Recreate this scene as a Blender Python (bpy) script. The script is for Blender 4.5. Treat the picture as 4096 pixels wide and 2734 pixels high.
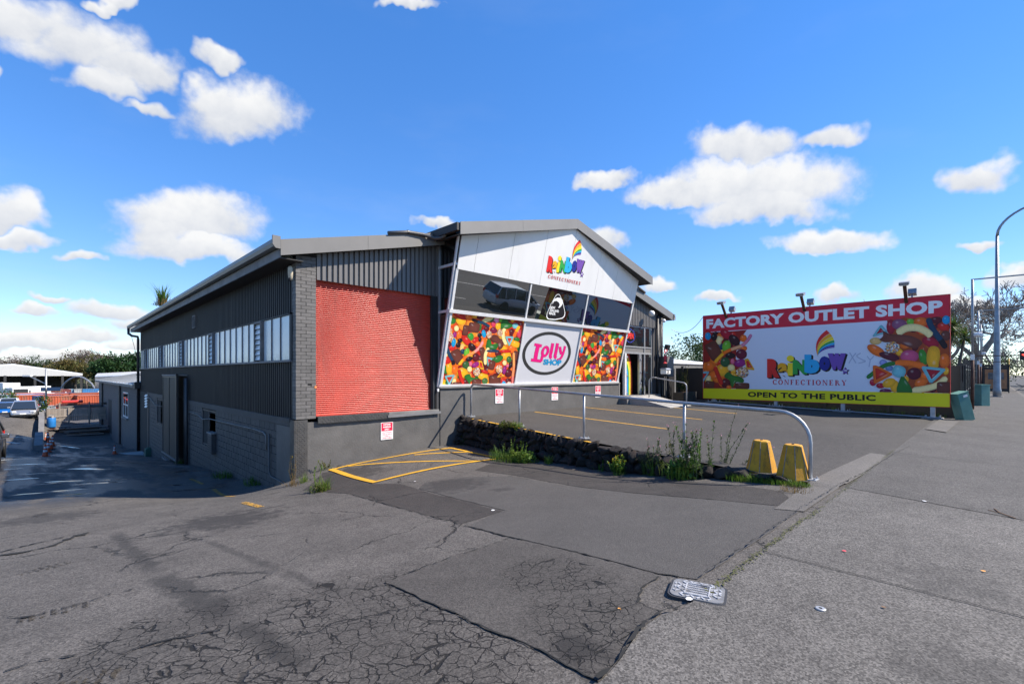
import bpy, bmesh, math, random
import numpy as np
from mathutils import Vector, Matrix
R = math.radians
scene = bpy.context.scene
for o in list(bpy.data.objects): bpy.data.objects.remove(o)
COL = scene.collection
# ------------------------------------------------------------------ camera
CX, CY, CZ = -4.23, -11.64, 1.68
cd = bpy.data.cameras.new('camera'); cam = bpy.data.objects.new('camera', cd); COL.objects.link(cam)
cam.location = (CX, CY, CZ); cam.rotation_euler = (R(90), 0, R(-44.6))
cd.sensor_width = 36; cd.lens = 1886 / 4096 * 36; cd.shift_y = 128 / 4096
cd.clip_start = .05; cd.clip_end = 3000
scene.camera = cam
SUN_DIR = Vector((-1.02, 1.0, -1.38)).normalized()
# ------------------------------------------------------------------ exposure
vs = scene.view_settings
vs.view_transform = 'Standard'; vs.look = 'None'; vs.gamma = 1; vs.use_curve_mapping = False
vs.exposure = 0.93
# ------------------------------------------------------------------ sun
sl = bpy.data.lights.new('sun', 'SUN'); sl.energy = 5.0; sl.angle = R(.53); sl.color = (1, .91, .79)
sun = bpy.data.objects.new('sun', sl); COL.objects.link(sun)
sun.rotation_euler = SUN_DIR.to_track_quat('-Z', 'Y').to_euler(); sun.location = (20, -20, 40)
# ------------------------------------------------------------------ pixel helpers (photograph pixels, 4096 wide)
def ray(px, py):
    u = (px - 2048) / 1886; v = (1495 - py) / 1886
    return Vector((u * .712 + .7022, -u * .7022 + .712, v))
CAMV = Vector((CX, CY, CZ))
def onX(px, py, X): d = ray(px, py); return CAMV + d * ((X - CX) / d.x)
def onY(px, py, Y): d = ray(px, py); return CAMV + d * ((Y - CY) / d.y)
def onZ(px, py, Z): d = ray(px, py); return CAMV + d * ((Z - CZ) / d.z)
def atD(px, py, depth): return CAMV + ray(px, py) * depth
# ------------------------------------------------------------------ world: Nishita sky with fair-weather cumulus
W = bpy.data.worlds.new('World'); scene.world = W; W.use_nodes = True
def build_world():
    nt = W.node_tree; nt.nodes.clear(); N = nt.nodes; L = nt.links
    def nd(t, **k):
        n = N.new(t)
        for a, b in k.items(): setattr(n, a, b)
        return n
    def math_(op, a, b=None, c=None, clamp=False):
        n = nd('ShaderNodeMath', operation=op); n.use_clamp = clamp
        for i, x in enumerate((a, b, c)):
            if x is None: continue
            if isinstance(x, (int, float)): n.inputs[i].default_value = x
            else: L.new(x, n.inputs[i])
        return n.outputs[0]
    def vm(op, a, b, out=0):
        n = nd('ShaderNodeVectorMath', operation=op)
        for i, x in enumerate((a, b)):
            if x is None: continue
            if isinstance(x, (tuple, list, Vector)): n.inputs[i].default_value = tuple(x)
            else: L.new(x, n.inputs[i])
        return n.outputs[out]
    sky = nd('ShaderNodeTexSky', sky_type='NISHITA', sun_disc=False)
    sky.sun_elevation = math.asin(-SUN_DIR.z); sky.sun_rotation = math.atan2(-SUN_DIR.x, -SUN_DIR.y)
    sky.altitude = 60; sky.air_density = .85; sky.dust_density = .0; sky.ozone_density = 4.0
    hs = nd('ShaderNodeHueSaturation'); hs.inputs['Saturation'].default_value = 1.55; hs.inputs['Hue'].default_value = .513
    hs.inputs['Value'].default_value = 2.4
    gm = nd('ShaderNodeGamma'); gm.inputs['Gamma'].default_value = .65; L.new(sky.outputs[0], gm.inputs['Color']); L.new(gm.outputs[0], hs.inputs['Color'])
    tc = nd('ShaderNodeTexCoord'); D = tc.outputs['Generated']
    n1 = nd('ShaderNodeTexNoise'); n1.inputs['Scale'].default_value = 7; n1.inputs['Detail'].default_value = 3; n1.inputs['Roughness'].default_value = .58
    L.new(D, n1.inputs['Vector'])
    n2 = nd('ShaderNodeTexNoise'); n2.inputs['Scale'].default_value = 19; n2.inputs['Detail'].default_value = 3; n2.inputs['Roughness'].default_value = .6
    L.new(D, n2.inputs['Vector'])
    off = vm('SUBTRACT', n1.outputs['Color'], (.5, .5, .5)); off = vm('MULTIPLY', off, (.10, .10, .07))
    off2 = vm('SUBTRACT', n2.outputs['Color'], (.5, .5, .5)); off2 = vm('MULTIPLY', off2, (.055, .055, .045))
    V = vm('ADD', vm('ADD', D, off), off2)
    # each cloud: pixel centre and half sizes in the 2349-wide view, turned into a direction in the sky
    clouds = [(80, 55, 150, 75), (200, 120, 150, 85), (310, 165, 120, 55), (235, 205, 75, 40), (545, 262, 165, 85), (470, 225, 80, 45),
              (505, 135, 60, 38), (340, 247, 60, 26), (430, 505, 195, 68), (420, 575, 160, 38), (360, 545, 90, 40), (30, 500, 80, 60), (40, 565, 100, 26),
              (245, 715, 95, 30), (185, 775, 120, 22), (55, 790, 120, 26), (70, 722, 70, 16), (940, 8, 72, 20), (1705, 330, 125, 52),
              (1720, 425, 220, 72), (1745, 480, 165, 46), (1400, 410, 62, 26), (1555, 440, 115, 40), (1900, 315, 90, 36), (2250, 400, 95, 52),
              (1885, 555, 120, 34), (2120, 660, 85, 38), (1930, 682, 48, 24), (1505, 655, 48, 22), (1385, 548, 50, 38), (1000, 520, 50, 18),
              (245, 8, 42, 22), (5, 130, 24, 32), (10, 200, 32, 22), (200, 605, 60, 16),
              (2330, 640, 70, 30), (2230, 560, 60, 14), (120, 830, 200, 20), (330, 745, 80, 22), (110, 690, 70, 14), (2210, 690, 60, 26), (1640, 690, 70, 16), (300, 800, 60, 16),
              # clouds of the same kind elsewhere in the sky
              (-600, 400, 240, 110), (-900, 700, 300, 60), (-300, 700, 220, 50), (-420, 120, 200, 90), (2900, 300, 260, 100), (3300, 600, 300, 70),
              (2700, 640, 200, 40), (1200, -900, 240, 120), (300, -700, 200, 100), (2300, -600, 220, 110)]
    k = 4096 / 2349
    best = None; ws = None; wsum = None
    for (x, y, rx, ry) in clouds:
        c = ray(x * k, y * k).normalized()
        e1 = (ray((x + rx) * k, y * k).normalized() - ray((x - rx) * k, y * k).normalized()) * .5
        e2 = (ray(x * k, (y - ry) * k).normalized() - ray(x * k, (y + ry) * k).normalized()) * .5
        a = e1 / e1.length_squared; b = e2 - a * (e2.dot(e1)); b = b / b.length_squared
        X = math_('ADD', vm('DOT_PRODUCT', V, a, 1), -c.dot(a)); Y = math_('ADD', vm('DOT_PRODUCT', V, b, 1), -c.dot(b))
        Yd = math_('MAXIMUM', Y, math_('MULTIPLY', Y, -1.4))      # flatter base
        f = math_('SUBTRACT', 1, math_('MULTIPLY_ADD', X, X, math_('MULTIPLY', Yd, Yd)))
        w = math_('MAXIMUM', f, 0)
        best = f if best is None else math_('SMOOTH_MAX', best, f, .25)
        ws = math_('MULTIPLY', w, Y) if ws is None else math_('MULTIPLY_ADD', w, Y, ws)
        wsum = w if wsum is None else math_('ADD', wsum, w)
    # the ellipses repeat behind the camera otherwise: keep them to the half of the sky they stand in
    fw = vm('DOT_PRODUCT', D, ray(2048, 1495).normalized(), 1)
    best = math_('SUBTRACT', best, math_('MULTIPLY', math_('LESS_THAN', fw, -.05), 9))
    rel = math_('DIVIDE', ws, math_('ADD', wsum, .05))
    n3 = nd('ShaderNodeTexNoise'); n3.inputs['Scale'].default_value = 11; n3.inputs['Detail'].default_value = 6; n3.inputs['Roughness'].default_value = .62
    L.new(D, n3.inputs['Vector'])
    nv = math_('SUBTRACT', n3.outputs['Fac'], .5)
    dens = math_('MULTIPLY_ADD', nv, 2.2, best)
    mr = nd('ShaderNodeMapRange', interpolation_type='SMOOTHSTEP'); mr.inputs['From Min'].default_value = -.4; mr.inputs['From Max'].default_value = .72
    L.new(dens, mr.inputs['Value']); mask = mr.outputs[0]
    # thin veil everywhere low in the sky
    sep = nd('ShaderNodeSeparateXYZ'); L.new(D, sep.inputs[0])
    vz = math_('MULTIPLY', sep.outputs[2], 3.2); cv = nd('ShaderNodeCombineXYZ'); L.new(sep.outputs[0], cv.inputs[0]); L.new(sep.outputs[1], cv.inputs[1]); L.new(vz, cv.inputs[2])
    n4 = nd('ShaderNodeTexNoise'); n4.inputs['Scale'].default_value = 3.2; n4.inputs['Detail'].default_value = 4; n4.inputs['Roughness'].default_value = .6
    L.new(cv.outputs[0], n4.inputs['Vector'])
    veil = nd('ShaderNodeMapRange', interpolation_type='SMOOTHSTEP'); veil.inputs['From Min'].default_value = .52; veil.inputs['From Max'].default_value = .8; veil.inputs['To Max'].default_value = .12
    L.new(n4.outputs['Fac'], veil.inputs['Value'])
    low = nd('ShaderNodeMapRange'); low.inputs['From Min'].default_value = .0; low.inputs['From Max'].default_value = .5; low.inputs['To Min'].default_value = 1; low.inputs['To Max'].default_value = .25
    L.new(sep.outputs[2], low.inputs['Value'])
    veilm = math_('MULTIPLY', veil.outputs[0], low.outputs[0])
    mask = math_('MAXIMUM', math_('MULTIPLY', mask, .97), veilm)
    lit = math_('MULTIPLY_ADD', nv, 1.5, math_('MULTIPLY_ADD', rel, .6, .58), clamp=True)
    cr = nd('ShaderNodeMix', data_type='RGBA'); L.new(lit, cr.inputs['Factor'])
    cr.inputs['A'].default_value = (3.5, 3.75, 4.25, 1); cr.inputs['B'].default_value = (5.7, 5.7, 5.65, 1)
    mx = nd('ShaderNodeMix', data_type='RGBA'); L.new(mask, mx.inputs['Factor']); L.new(hs.outputs[0], mx.inputs['A']); L.new(cr.outputs['Result'], mx.inputs['B'])
    bg = nd('ShaderNodeBackground'); bg.inputs['Strength'].default_value = .09
    L.new(mx.outputs['Result'], bg.inputs['Color'])
    out = nd('ShaderNodeOutputWorld'); L.new(bg.outputs[0], out.inputs['Surface'])
build_world()
W.cycles.sampling_method = 'MANUAL'; W.cycles.sample_map_resolution = 256
# ------------------------------------------------------------------ materials
MATS = {}
def srgb(r, g, b):
    f = lambda c: (c / 255 / 12.92) if c / 255 <= .04045 else ((c / 255 + .055) / 1.055) ** 2.4
    return (f(r), f(g), f(b), 1)
class NT:
    def __init__(s, name):
        s.m = bpy.data.materials.new(name); s.m.use_nodes = True; s.t = s.m.node_tree; s.t.nodes.clear()
        s.out = s.n('ShaderNodeOutputMaterial'); s.p = s.n('ShaderNodeBsdfPrincipled'); s.l(s.p.outputs[0], s.out.inputs[0]); MATS[name] = s.m
        s.geo = s.n('ShaderNodeNewGeometry'); s.pos = s.geo.outputs['Position']
    def n(s, t, **k):
        n = s.t.nodes.new(t)
        for a, b in k.items(): setattr(n, a, b)
        return n
    def l(s, a, b): s.t.links.new(a, b)
    def set(s, inp, v):
        if hasattr(v, 'is_linked') or isinstance(v, bpy.types.NodeSocket): s.l(v, inp)
        else: inp.default_value = v
    def P(s, k, v): s.set(s.p.inputs[k], v)
    def math(s, op, a, b=None, c=None, clamp=False):
        n = s.n('ShaderNodeMath', operation=op); n.use_clamp = clamp
        for i, x in enumerate((a, b, c)):
            if x is not None: s.set(n.inputs[i], x)
        return n.outputs[0]
    def noise(s, scale, detail=4, rough=.55, vec=None, sc=None, out='Fac'):
        n = s.n('ShaderNodeTexNoise'); n.inputs['Scale'].default_value = scale; n.inputs['Detail'].default_value = detail; n.inputs['Roughness'].default_value = rough
        v = vec or s.pos
        if sc: mp = s.n('ShaderNodeMapping'); mp.inputs['Scale'].default_value = sc; s.l(v, mp.inputs['Vector']); v = mp.outputs[0]
        s.l(v, n.inputs['Vector']); return n.outputs[out]
    def voro(s, scale, feature='F1', out='Distance', vec=None, rnd=1.0):
        n = s.n('ShaderNodeTexVoronoi', feature=feature); n.inputs['Scale'].default_value = scale; n.inputs['Randomness'].default_value = rnd
        s.l(vec or s.pos, n.inputs['Vector']); return n.outputs[out]
    def mr(s, v, a, b, c=0., d=1., smooth=True):
        n = s.n('ShaderNodeMapRange'); n.interpolation_type = 'SMOOTHSTEP' if smooth else 'LINEAR'
        s.set(n.inputs['Value'], v)
        for k, x in (('From Min', a), ('From Max', b), ('To Min', c), ('To Max', d)): s.set(n.inputs[k], x)
        return n.outputs[0]
    def mix(s, f, a, b, blend='MIX'):
        n = s.n('ShaderNodeMix', data_type='RGBA', blend_type=blend); s.set(n.inputs['Factor'], f); s.set(n.inputs['A'], a); s.set(n.inputs['B'], b); return n.outputs['Result']
    def bump(s, h, strength=.3, dist=.02, normal=None):
        n = s.n('ShaderNodeBump'); n.inputs['Strength'].default_value = strength; n.inputs['Distance'].default_value = dist; s.set(n.inputs['Height'], h)
        if normal: s.l(normal, n.inputs['Normal'])
        s.P('Normal', n.outputs[0]); return n.outputs[0]
    def rnd(s): return s.n('ShaderNodeObjectInfo').outputs['Random']
def c4(c): return tuple(c) if len(c) == 4 else (*c, 1)
def simple(name, col, rough=.6, metal=0, var=.18, scale=3., bump=0, bscale=60., spec=.5, rand=0, dirt=None, dscale=1.5, streak=False):
    s = NT(name); col = c4(col)
    n = s.noise(scale, 5, .6, sc=(1, 1, .25) if streak else None)
    f = s.mr(n, .3, .7, 1 - var, 1 + var, False)
    if rand: f = s.math('MULTIPLY', f, s.mr(s.rnd(), 0, 1, 1 - rand, 1 + rand, False))
    c = s.mix(1, col, f, 'MULTIPLY')
    if dirt:
        m = s.mr(s.noise(dscale, 6, .65, sc=(1, 1, .3) if streak else None), .52, .72)
        c = s.mix(m, c, c4(dirt))
    s.P('Base Color', c); s.P('Roughness', rough); s.P('Metallic', metal); s.P('Specular IOR Level', spec)
    if bump: s.bump(s.noise(bscale, 4, .6), bump, .01)
    return s.m
def M(k): return MATS[k]
# ------------------------------------------------------------------ mesh builder
class MB:
    def __init__(s): s.v = []; s.f = []; s.mi = []; s.uv = None
    def face(s, pts, m=0):
        i = len(s.v); s.v.extend(tuple(p) for p in pts); s.f.append(tuple(range(i, i + len(pts)))); s.mi.append(m)
    def box(s, x0, x1, y0, y1, z0, z1, m=0):
        s.hexa([(x0, y0, z0), (x1, y0, z0), (x1, y1, z0), (x0, y1, z0), (x0, y0, z1), (x1, y0, z1), (x1, y1, z1), (x0, y1, z1)], m); return s
    def hexa(s, p, m=0):
        i = len(s.v); s.v.extend(tuple(q) for q in p)
        for f in ((0, 3, 2, 1), (4, 5, 6, 7), (0, 1, 5, 4), (1, 2, 6, 5), (2, 3, 7, 6), (3, 0, 4, 7)): s.f.append(tuple(i + k for k in f)); s.mi.append(m)
        return s
    def cbox(s, c, size, rot=None, m=0):
        hx, hy, hz = size[0] / 2, size[1] / 2, size[2] / 2; c = Vector(c)
        ps = [Vector(q) for q in ((-hx, -hy, -hz), (hx, -hy, -hz), (hx, hy, -hz), (-hx, hy, -hz), (-hx, -hy, hz), (hx, -hy, hz), (hx, hy, hz), (-hx, hy, hz))]
        if rot is not None: ps = [rot @ q for q in ps]
        return s.hexa([c + q for q in ps], m)
    def beam(s, a, b, w, h, up=(0, 0, 1), m=0):
        a = Vector(a); b = Vector(b); d = (b - a).normalized(); u = Vector(up); r = d.cross(u)
        if r.length < 1e-4: r = d.cross(Vector((1, 0, 0)))
        r.normalize(); u = r.cross(d); r = r * w / 2; u = u * h / 2
        return s.hexa([a - r - u, a + r - u, b + r - u, b - r - u, a - r + u, a + r + u, b + r + u, b - r + u], m)
    def tube(s, pts, rad, n=8, m=0, cap=True):
        pts = [Vector(p) for p in pts]; rs = rad if isinstance(rad, (list, tuple)) else [rad] * len(pts)
        i0 = len(s.v); prev = None
        for i, p in enumerate(pts):
            d = (pts[min(i + 1, len(pts) - 1)] - pts[max(i - 1, 0)]).normalized()
            if prev is None:
                a = d.cross(Vector((0, 0, 1)))
                if a.length < 1e-3: a = d.cross(Vector((1, 0, 0)))
            else: a = prev - d * prev.dot(d)
            a.normalize(); prev = a; b = d.cross(a)
            for k in range(n):
                t = 2 * math.pi * k / n; q = p + (a * math.cos(t) + b * math.sin(t)) * rs[i]; s.v.append(tuple(q))
        for i in range(len(pts) - 1):
            for k in range(n):
                A = i0 + i * n + k; B = i0 + i * n + (k + 1) % n; s.f.append((A, B, B + n, A + n)); s.mi.append(m)
        if cap:
            s.f.append(tuple(i0 + k for k in reversed(range(n)))); s.mi.append(m)
            j = i0 + (len(pts) - 1) * n; s.f.append(tuple(j + k for k in range(n))); s.mi.append(m)
        return s
    def lathe(s, prof, n=16, c=(0, 0, 0), axis='z', m=0, cap=True):
        i0 = len(s.v)
        for (r, h) in prof:
            for k in range(n):
                t = 2 * math.pi * k / n; a, b = r * math.cos(t), r * math.sin(t)
                q = (a, b, h) if axis == 'z' else ((h, a, b) if axis == 'x' else (b, h, a))
                s.v.append((q[0] + c[0], q[1] + c[1], q[2] + c[2]))
        for i in range(len(prof) - 1):
            for k in range(n):
                A = i0 + i * n + k; B = i0 + i * n + (k + 1) % n; s.f.append((A, B, B + n, A + n)); s.mi.append(m)
        if cap:
            s.f.append(tuple(i0 + k for k in reversed(range(n)))); s.mi.append(m)
            j = i0 + (len(prof) - 1) * n; s.f.append(tuple(j + k for k in range(n))); s.mi.append(m)
        return s
    def prism(s, poly, vec, m=0):
        n = len(poly); i = len(s.v); vec = Vector(vec)
        s.v.extend(tuple(p) for p in poly); s.v.extend(tuple(Vector(p) + vec) for p in poly)
        s.f.append(tuple(range(i, i + n))); s.mi.append(m); s.f.append(tuple(reversed(range(i + n, i + 2 * n)))); s.mi.append(m)
        for k in range(n): s.f.append((i + k, i + n + k, i + n + (k + 1) % n, i + (k + 1) % n)); s.mi.append(m)
        return s
    def mesh(s, name, mats, smooth=False, fix=True):
        me = bpy.data.meshes.new(name); me.from_pydata(s.v, [], s.f)
        for mm in (mats if isinstance(mats, (list, tuple)) else [mats]): me.materials.append(M(mm) if isinstance(mm, str) else mm)
        me.polygons.foreach_set('material_index', s.mi)
        if smooth: me.polygons.foreach_set('use_smooth', [True] * len(s.f))
        if fix:
            b = bmesh.new(); b.from_mesh(me); bmesh.ops.recalc_face_normals(b, faces=b.faces); b.to_mesh(me); b.free()
        me.update(); return me
    def build(s, name, mats, parent=None, smooth=False, bevel=0, fix=True, angle=None):
        o = link(name, s.mesh(name, mats, smooth, fix), parent)
        if bevel:
            md = o.modifiers.new('bevel', 'BEVEL'); md.width = bevel; md.segments = 2; md.limit_method = 'ANGLE'
        return o
def link(name, data, parent=None, loc=None, rot=None):
    o = bpy.data.objects.new(name, data); COL.objects.link(o)
    if parent is not None: o.parent = parent
    if loc is not None: o.location = loc
    if rot is not None: o.rotation_euler = rot
    return o
def tag(o, label, cat, group=None, kind=None):
    if label: o['label'] = label
    if cat: o['category'] = cat
    if group: o['group'] = group
    if kind: o['kind'] = kind
    return o
def thing(name, label, cat, group=None, loc=(0, 0, 0), rz=0):
    o = link(name, None, None, loc, (0, 0, rz)); o.empty_display_size = .2; return tag(o, label, cat, group)
def struct(o): o['kind'] = 'structure'; return o
def copy_tree(o, parent=None):
    c = o.copy(); COL.objects.link(c); c.parent = parent
    for ch in o.children: copy_tree(ch, c)
    return c
rng = random.Random(7)
# ------------------------------------------------------------------ ground heights (metres; camera 1.68 above the footpath)
CTRL = np.array([(-14, -10.3, 0), (-8, -10.3, 0), (-4, -10.3, 0), (0, -10.3, 0), (4, -10.3, 0), (-14, -14, -.05), (-4, -14, -.05), (4, -14, -.05),
    (-4, -6, -.33), (-9, -6, -.34), (-13, -6, -.34), (0, -5, -.42), (-4, -2, -.70), (-9, -2, -.66), (0, -1.2, -.73), (0, 0, -.83), (.43, -.02, -.71), (.8, -.02, -.655), (2, -.02, -.575), (3.2, 0, -.5), (4.6, 0, -.49),
    (4.3, -2.4, -.53), (4.2, -4.6, -.41), (4.1, -6, -.37), (4.1, -8, -.17), (2, -2.5, -.50), (2, -5, -.36), (2, -7.5, -.2), (4.2, -9.5, -.02),
    (-4, 2, -1.07), (-9, 2, -1.0), (-13, 2, -1.0), (-4.3, 13, -1.42), (-9, 13, -1.35), (-5.6, 30, -2.0), (-11, 30, -1.95), (-5.6, 47, -2.4), (-11, 47, -2.4),
    (0, 1.04, -1.17), (0, 5.54, -1.62), (0, 12.7, -2.16), (0, 26.3, -3.22), (-3.9, 25, -2.75), (-3.7, 32, -3.35), (-3.7, 45, -3.9), (0, 36, -3.8), (0, 45, -4.0), (0, 58, -4.1), (-11, 58, -2.75), (-5.8, 58, -2.8), (-4, 58, -4.0)], float)
def _tps(r2): return np.where(r2 > 1e-9, .5 * r2 * np.log(np.maximum(r2, 1e-9)), 0)
def _fit():
    n = len(CTRL); P = CTRL[:, :2]; d2 = ((P[:, None] - P[None]) ** 2).sum(-1); A = np.zeros((n + 3, n + 3))
    A[:n, :n] = _tps(d2) + np.eye(n) * .02; A[:n, n] = 1; A[:n, n + 1:] = P; A[n, :n] = 1; A[n + 1:, :n] = P.T
    return np.linalg.solve(A, np.concatenate([CTRL[:, 2], [0, 0, 0]]))
_W = _fit()
def Hn(x, y):
    x = np.asarray(x, float); y = np.asarray(y, float); sh = x.shape
    xc = np.clip(x.ravel(), -13, 5); yc = np.clip(y.ravel(), -13.5, 58)
    r2 = (xc[:, None] - CTRL[None, :, 0]) ** 2 + (yc[:, None] - CTRL[None, :, 1]) ** 2
    z = _tps(r2) @ _W[:-3] + _W[-3] + _W[-2] * xc + _W[-1] * yc
    xr, yr = x.ravel(), y.ravel()
    z = np.where(yr > 58, np.where((xr < -4.9) & (yr < 85), -2.75 - .025 * (yr - 58), -4.05), z)
    z = np.where((xr > 5.4), np.minimum(z, -.25), z)
    z = np.where(yr < -10.3, np.minimum(z, -.06), z)
    return z.reshape(sh)
def H(x, y): return float(Hn(np.array([x]), np.array([y]))[0])
def HC(y): return .02 + .032 * (y + 10.0)          # car park surface
def G(px, py):
    d = ray(px, py); lo, hi = .5, 120.
    t = 1.0; prev = t
    while t < 120:
        p = CAMV + d * t
        if p.z < H(p.x, p.y): break
        prev = t; t *= 1.04
    lo, hi = prev, t
    for _ in range(22):
        m = (lo + hi) / 2; p = CAMV + d * m
        if p.z < H(p.x, p.y): hi = m
        else: lo = m
    p = CAMV + d * hi; return Vector((p.x, p.y, H(p.x, p.y)))
def g4(cx, cy): return G(1400 + cx / 1.566, 1900 + cy / 1.566)      # from an enlarged view of the foreground
def g3(cx, cy): return G(cx / 1.566, 1800 + cy / 1.566)
# ------------------------------------------------------------------ asphalt
def asphalt(name, col, agg=.35, ascale=95, cracks=(), cscale=6.5, cwidth=.035, streaks=(), wet=False, var=.18, dark=(), rough=.86, lines=()):
    s = NT(name); col = c4(col)
    fl = s.n('ShaderNodeVectorMath', operation='MULTIPLY'); s.l(s.pos, fl.inputs[0]); fl.inputs[1].default_value = (1, 1, 0); p = fl.outputs[0]
    big = s.noise(.9, 6, .62, p); mid = s.noise(5, 5, .6, p); fine = s.noise(70, 3, .6, p)
    sp = s.voro(ascale, 'F1', 'Color', p); sb = s.n('ShaderNodeSeparateColor'); s.l(sp, sb.inputs[0])
    f = s.mr(big, .25, .75, 1 - var, 1 + var, False)
    f = s.math('MULTIPLY', f, s.mr(mid, .25, .75, 1 - var * .6, 1 + var * .6, False))
    f = s.math('MULTIPLY', f, s.mr(fine, .2, .8, 1 - agg * .7, 1 + agg * .7, False))
    f = s.math('MULTIPLY', f, s.mr(sb.outputs[0], 0, 1, 1 - agg, 1 + agg * 1.3, False))
    c = s.mix(1, col, f, 'MULTIPLY')
    rg = rough; h = s.math('MULTIPLY', sb.outputs[1], .5); h = s.math('ADD', h, fine)
    def dist(cx, cy):
        n = s.n('ShaderNodeVectorMath', operation='DISTANCE'); s.l(p, n.inputs[0]); n.inputs[1].default_value = (cx, cy, 0); return n.outputs['Value']
    if dark:
        m = None
        for (x, y, r, k) in dark:
            d = s.math('ADD', dist(x, y), s.mr(mid, .2, .8, -r * .55, r * .55, False)); q = s.mr(d, r * .35, r, k, 0)
            m = q if m is None else s.math('MAXIMUM', m, q)
        c = s.mix(m, c, (.018, .017, .017, 1))
    if streaks:
        m = None
        for (x0, y0, x1, y1, w, k) in streaks:
            L_ = math.hypot(x1 - x0, y1 - y0); tx, ty = (x1 - x0) / L_, (y1 - y0) / L_
            sv = s.n('ShaderNodeVectorMath', operation='SUBTRACT'); s.l(p, sv.inputs[0]); sv.inputs[1].default_value = (x0, y0, 0)
            al = s.n('ShaderNodeVectorMath', operation='DOT_PRODUCT'); s.l(sv.outputs[0], al.inputs[0]); al.inputs[1].default_value = (tx / L_, ty / L_, 0)
            ac = s.n('ShaderNodeVectorMath', operation='DOT_PRODUCT'); s.l(sv.outputs[0], ac.inputs[0]); ac.inputs[1].default_value = (-ty, tx, 0)
            a = s.math('ABSOLUTE', s.math('ADD', ac.outputs['Value'], s.mr(mid, .2, .8, -w * .9, w * .9, False)))
            q = s.mr(a, w * .3, w * 1.25, k, 0)
            q = s.math('MULTIPLY', q, s.mr(al.outputs['Value'], -.05, .12)); q = s.math('MULTIPLY', q, s.mr(al.outputs['Value'], .8, 1.05, 1, 0))
            m = q if m is None else s.math('MAXIMUM', m, q)
        c = s.mix(m, c, (.022, .021, .02, 1))
    if cracks:
        ds = s.n('ShaderNodeVectorMath', operation='MULTIPLY_ADD'); s.l(s.noise(9, 4, .6, p, out='Color'), ds.inputs[0]); ds.inputs[1].default_value = (.10, .10, 0); s.l(p, ds.inputs[2])
        e = s.voro(cscale, 'DISTANCE_TO_EDGE', 'Distance', ds.outputs[0]); e2 = s.voro(cscale * .42, 'DISTANCE_TO_EDGE', 'Distance', ds.outputs[0])
        m = None
        for (x, y, r) in cracks:
            q = s.mr(s.math('ADD', dist(x, y), s.mr(big, .2, .8, -r * .5, r * .5, False)), r * .45, r, 1, 0)
            m = q if m is None else s.math('MAXIMUM', m, q)
        wv = s.mr(s.noise(3, 4, .6, p), .3, .7, .15, 1.25, False)
        w = s.math('MULTIPLY', s.math('MULTIPLY', m, wv), cwidth)
        k1 = s.math('SUBTRACT', 1, s.mr(s.math('DIVIDE', e, s.math('ADD', w, .0005)), .5, 1.2), clamp=True)
        k2 = s.math('SUBTRACT', 1, s.mr(s.math('DIVIDE', e2, s.math('ADD', s.math('MULTIPLY', w, .4), .0003)), .5, 1.2), clamp=True)
        k = s.math('MULTIPLY', s.math('MAXIMUM', k1, k2), s.mr(m, .02, .25))
        c = s.mix(s.math('MULTIPLY', m, .3), c, (.03, .027, .024, 1)); c = s.mix(s.math('MULTIPLY', k, .96), c, (.008, .0075, .007, 1)); h = s.math('SUBTRACT', h, s.math('MULTIPLY', k, 6))
    if lines:                                          # thin isolated wandering cracks everywhere
        ds2 = s.n('ShaderNodeVectorMath', operation='MULTIPLY_ADD'); s.l(s.noise(2.2, 5, .65, p, out='Color'), ds2.inputs[0]); ds2.inputs[1].default_value = (.55, .55, 0); s.l(p, ds2.inputs[2])
        e3 = s.voro(.62, 'DISTANCE_TO_EDGE', 'Distance', ds2.outputs[0]); gate = s.mr(s.noise(.8, 3, .5, p), .45, .58)
        k3 = s.math('MULTIPLY', s.mr(e3, .004, .011, 1, 0), gate); c = s.mix(s.math('MULTIPLY', k3, .85), c, (.012, .012, .012, 1)); h = s.math('SUBTRACT', h, s.math('MULTIPLY', k3, 3))
    if wet:
        sx = s.n('ShaderNodeSeparateXYZ'); s.l(s.pos, sx.inputs[0])
        reg = s.math('MULTIPLY', s.mr(sx.outputs[1], 1.2, 4), s.mr(sx.outputs[1], 36, 44, 1, 0)); reg = s.math('MULTIPLY', reg, s.mr(sx.outputs[0], -7.5, -5.5))
        mpn = s.noise(.55, 5, .62, p, sc=(1.6, .55, 1)); damp = s.math('MULTIPLY', s.mr(mpn, .42, .56), reg)
        fl_ = s.noise(.8, 4, .6, p, sc=(.5, 2.4, 1)); pud = s.math('MULTIPLY', s.mr(fl_, .605, .64), reg)
        c = s.mix(s.math('MULTIPLY', damp, .8), c, (.012, .012, .014, 1))
        c = s.mix(pud, c, (.008, .008, .01, 1))
        rg = s.mr(damp, 0, 1, rough, .42, False); rg = s.mix(pud, rg, (.03, .03, .03, 1))
        h = s.math('MULTIPLY', h, s.math('SUBTRACT', 1, pud))
    s.P('Base Color', c); s.P('Roughness', rg); s.P('Specular IOR Level', .35)
    s.bump(h, .7, .008)
    return s.m
def d2_(x, y): return G(x * 1.7437, y * 1.7437)      # from the 2349-wide view
a0 = g3(720, 520); a1 = g3(1000, 780); a2 = g3(1480, 1080); a3 = g3(1950, 1370); b0 = g3(1290, 565); b1 = g3(1780, 760); b2 = g3(2150, 900)
def seg(a, b, w, k): return (a.x, a.y, b.x, b.y, w, k)
cz = [g3(1700, 1300), g3(2150, 1000), g3(900, 1250), g3(2250, 1300), g3(1300, 1380)]
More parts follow.
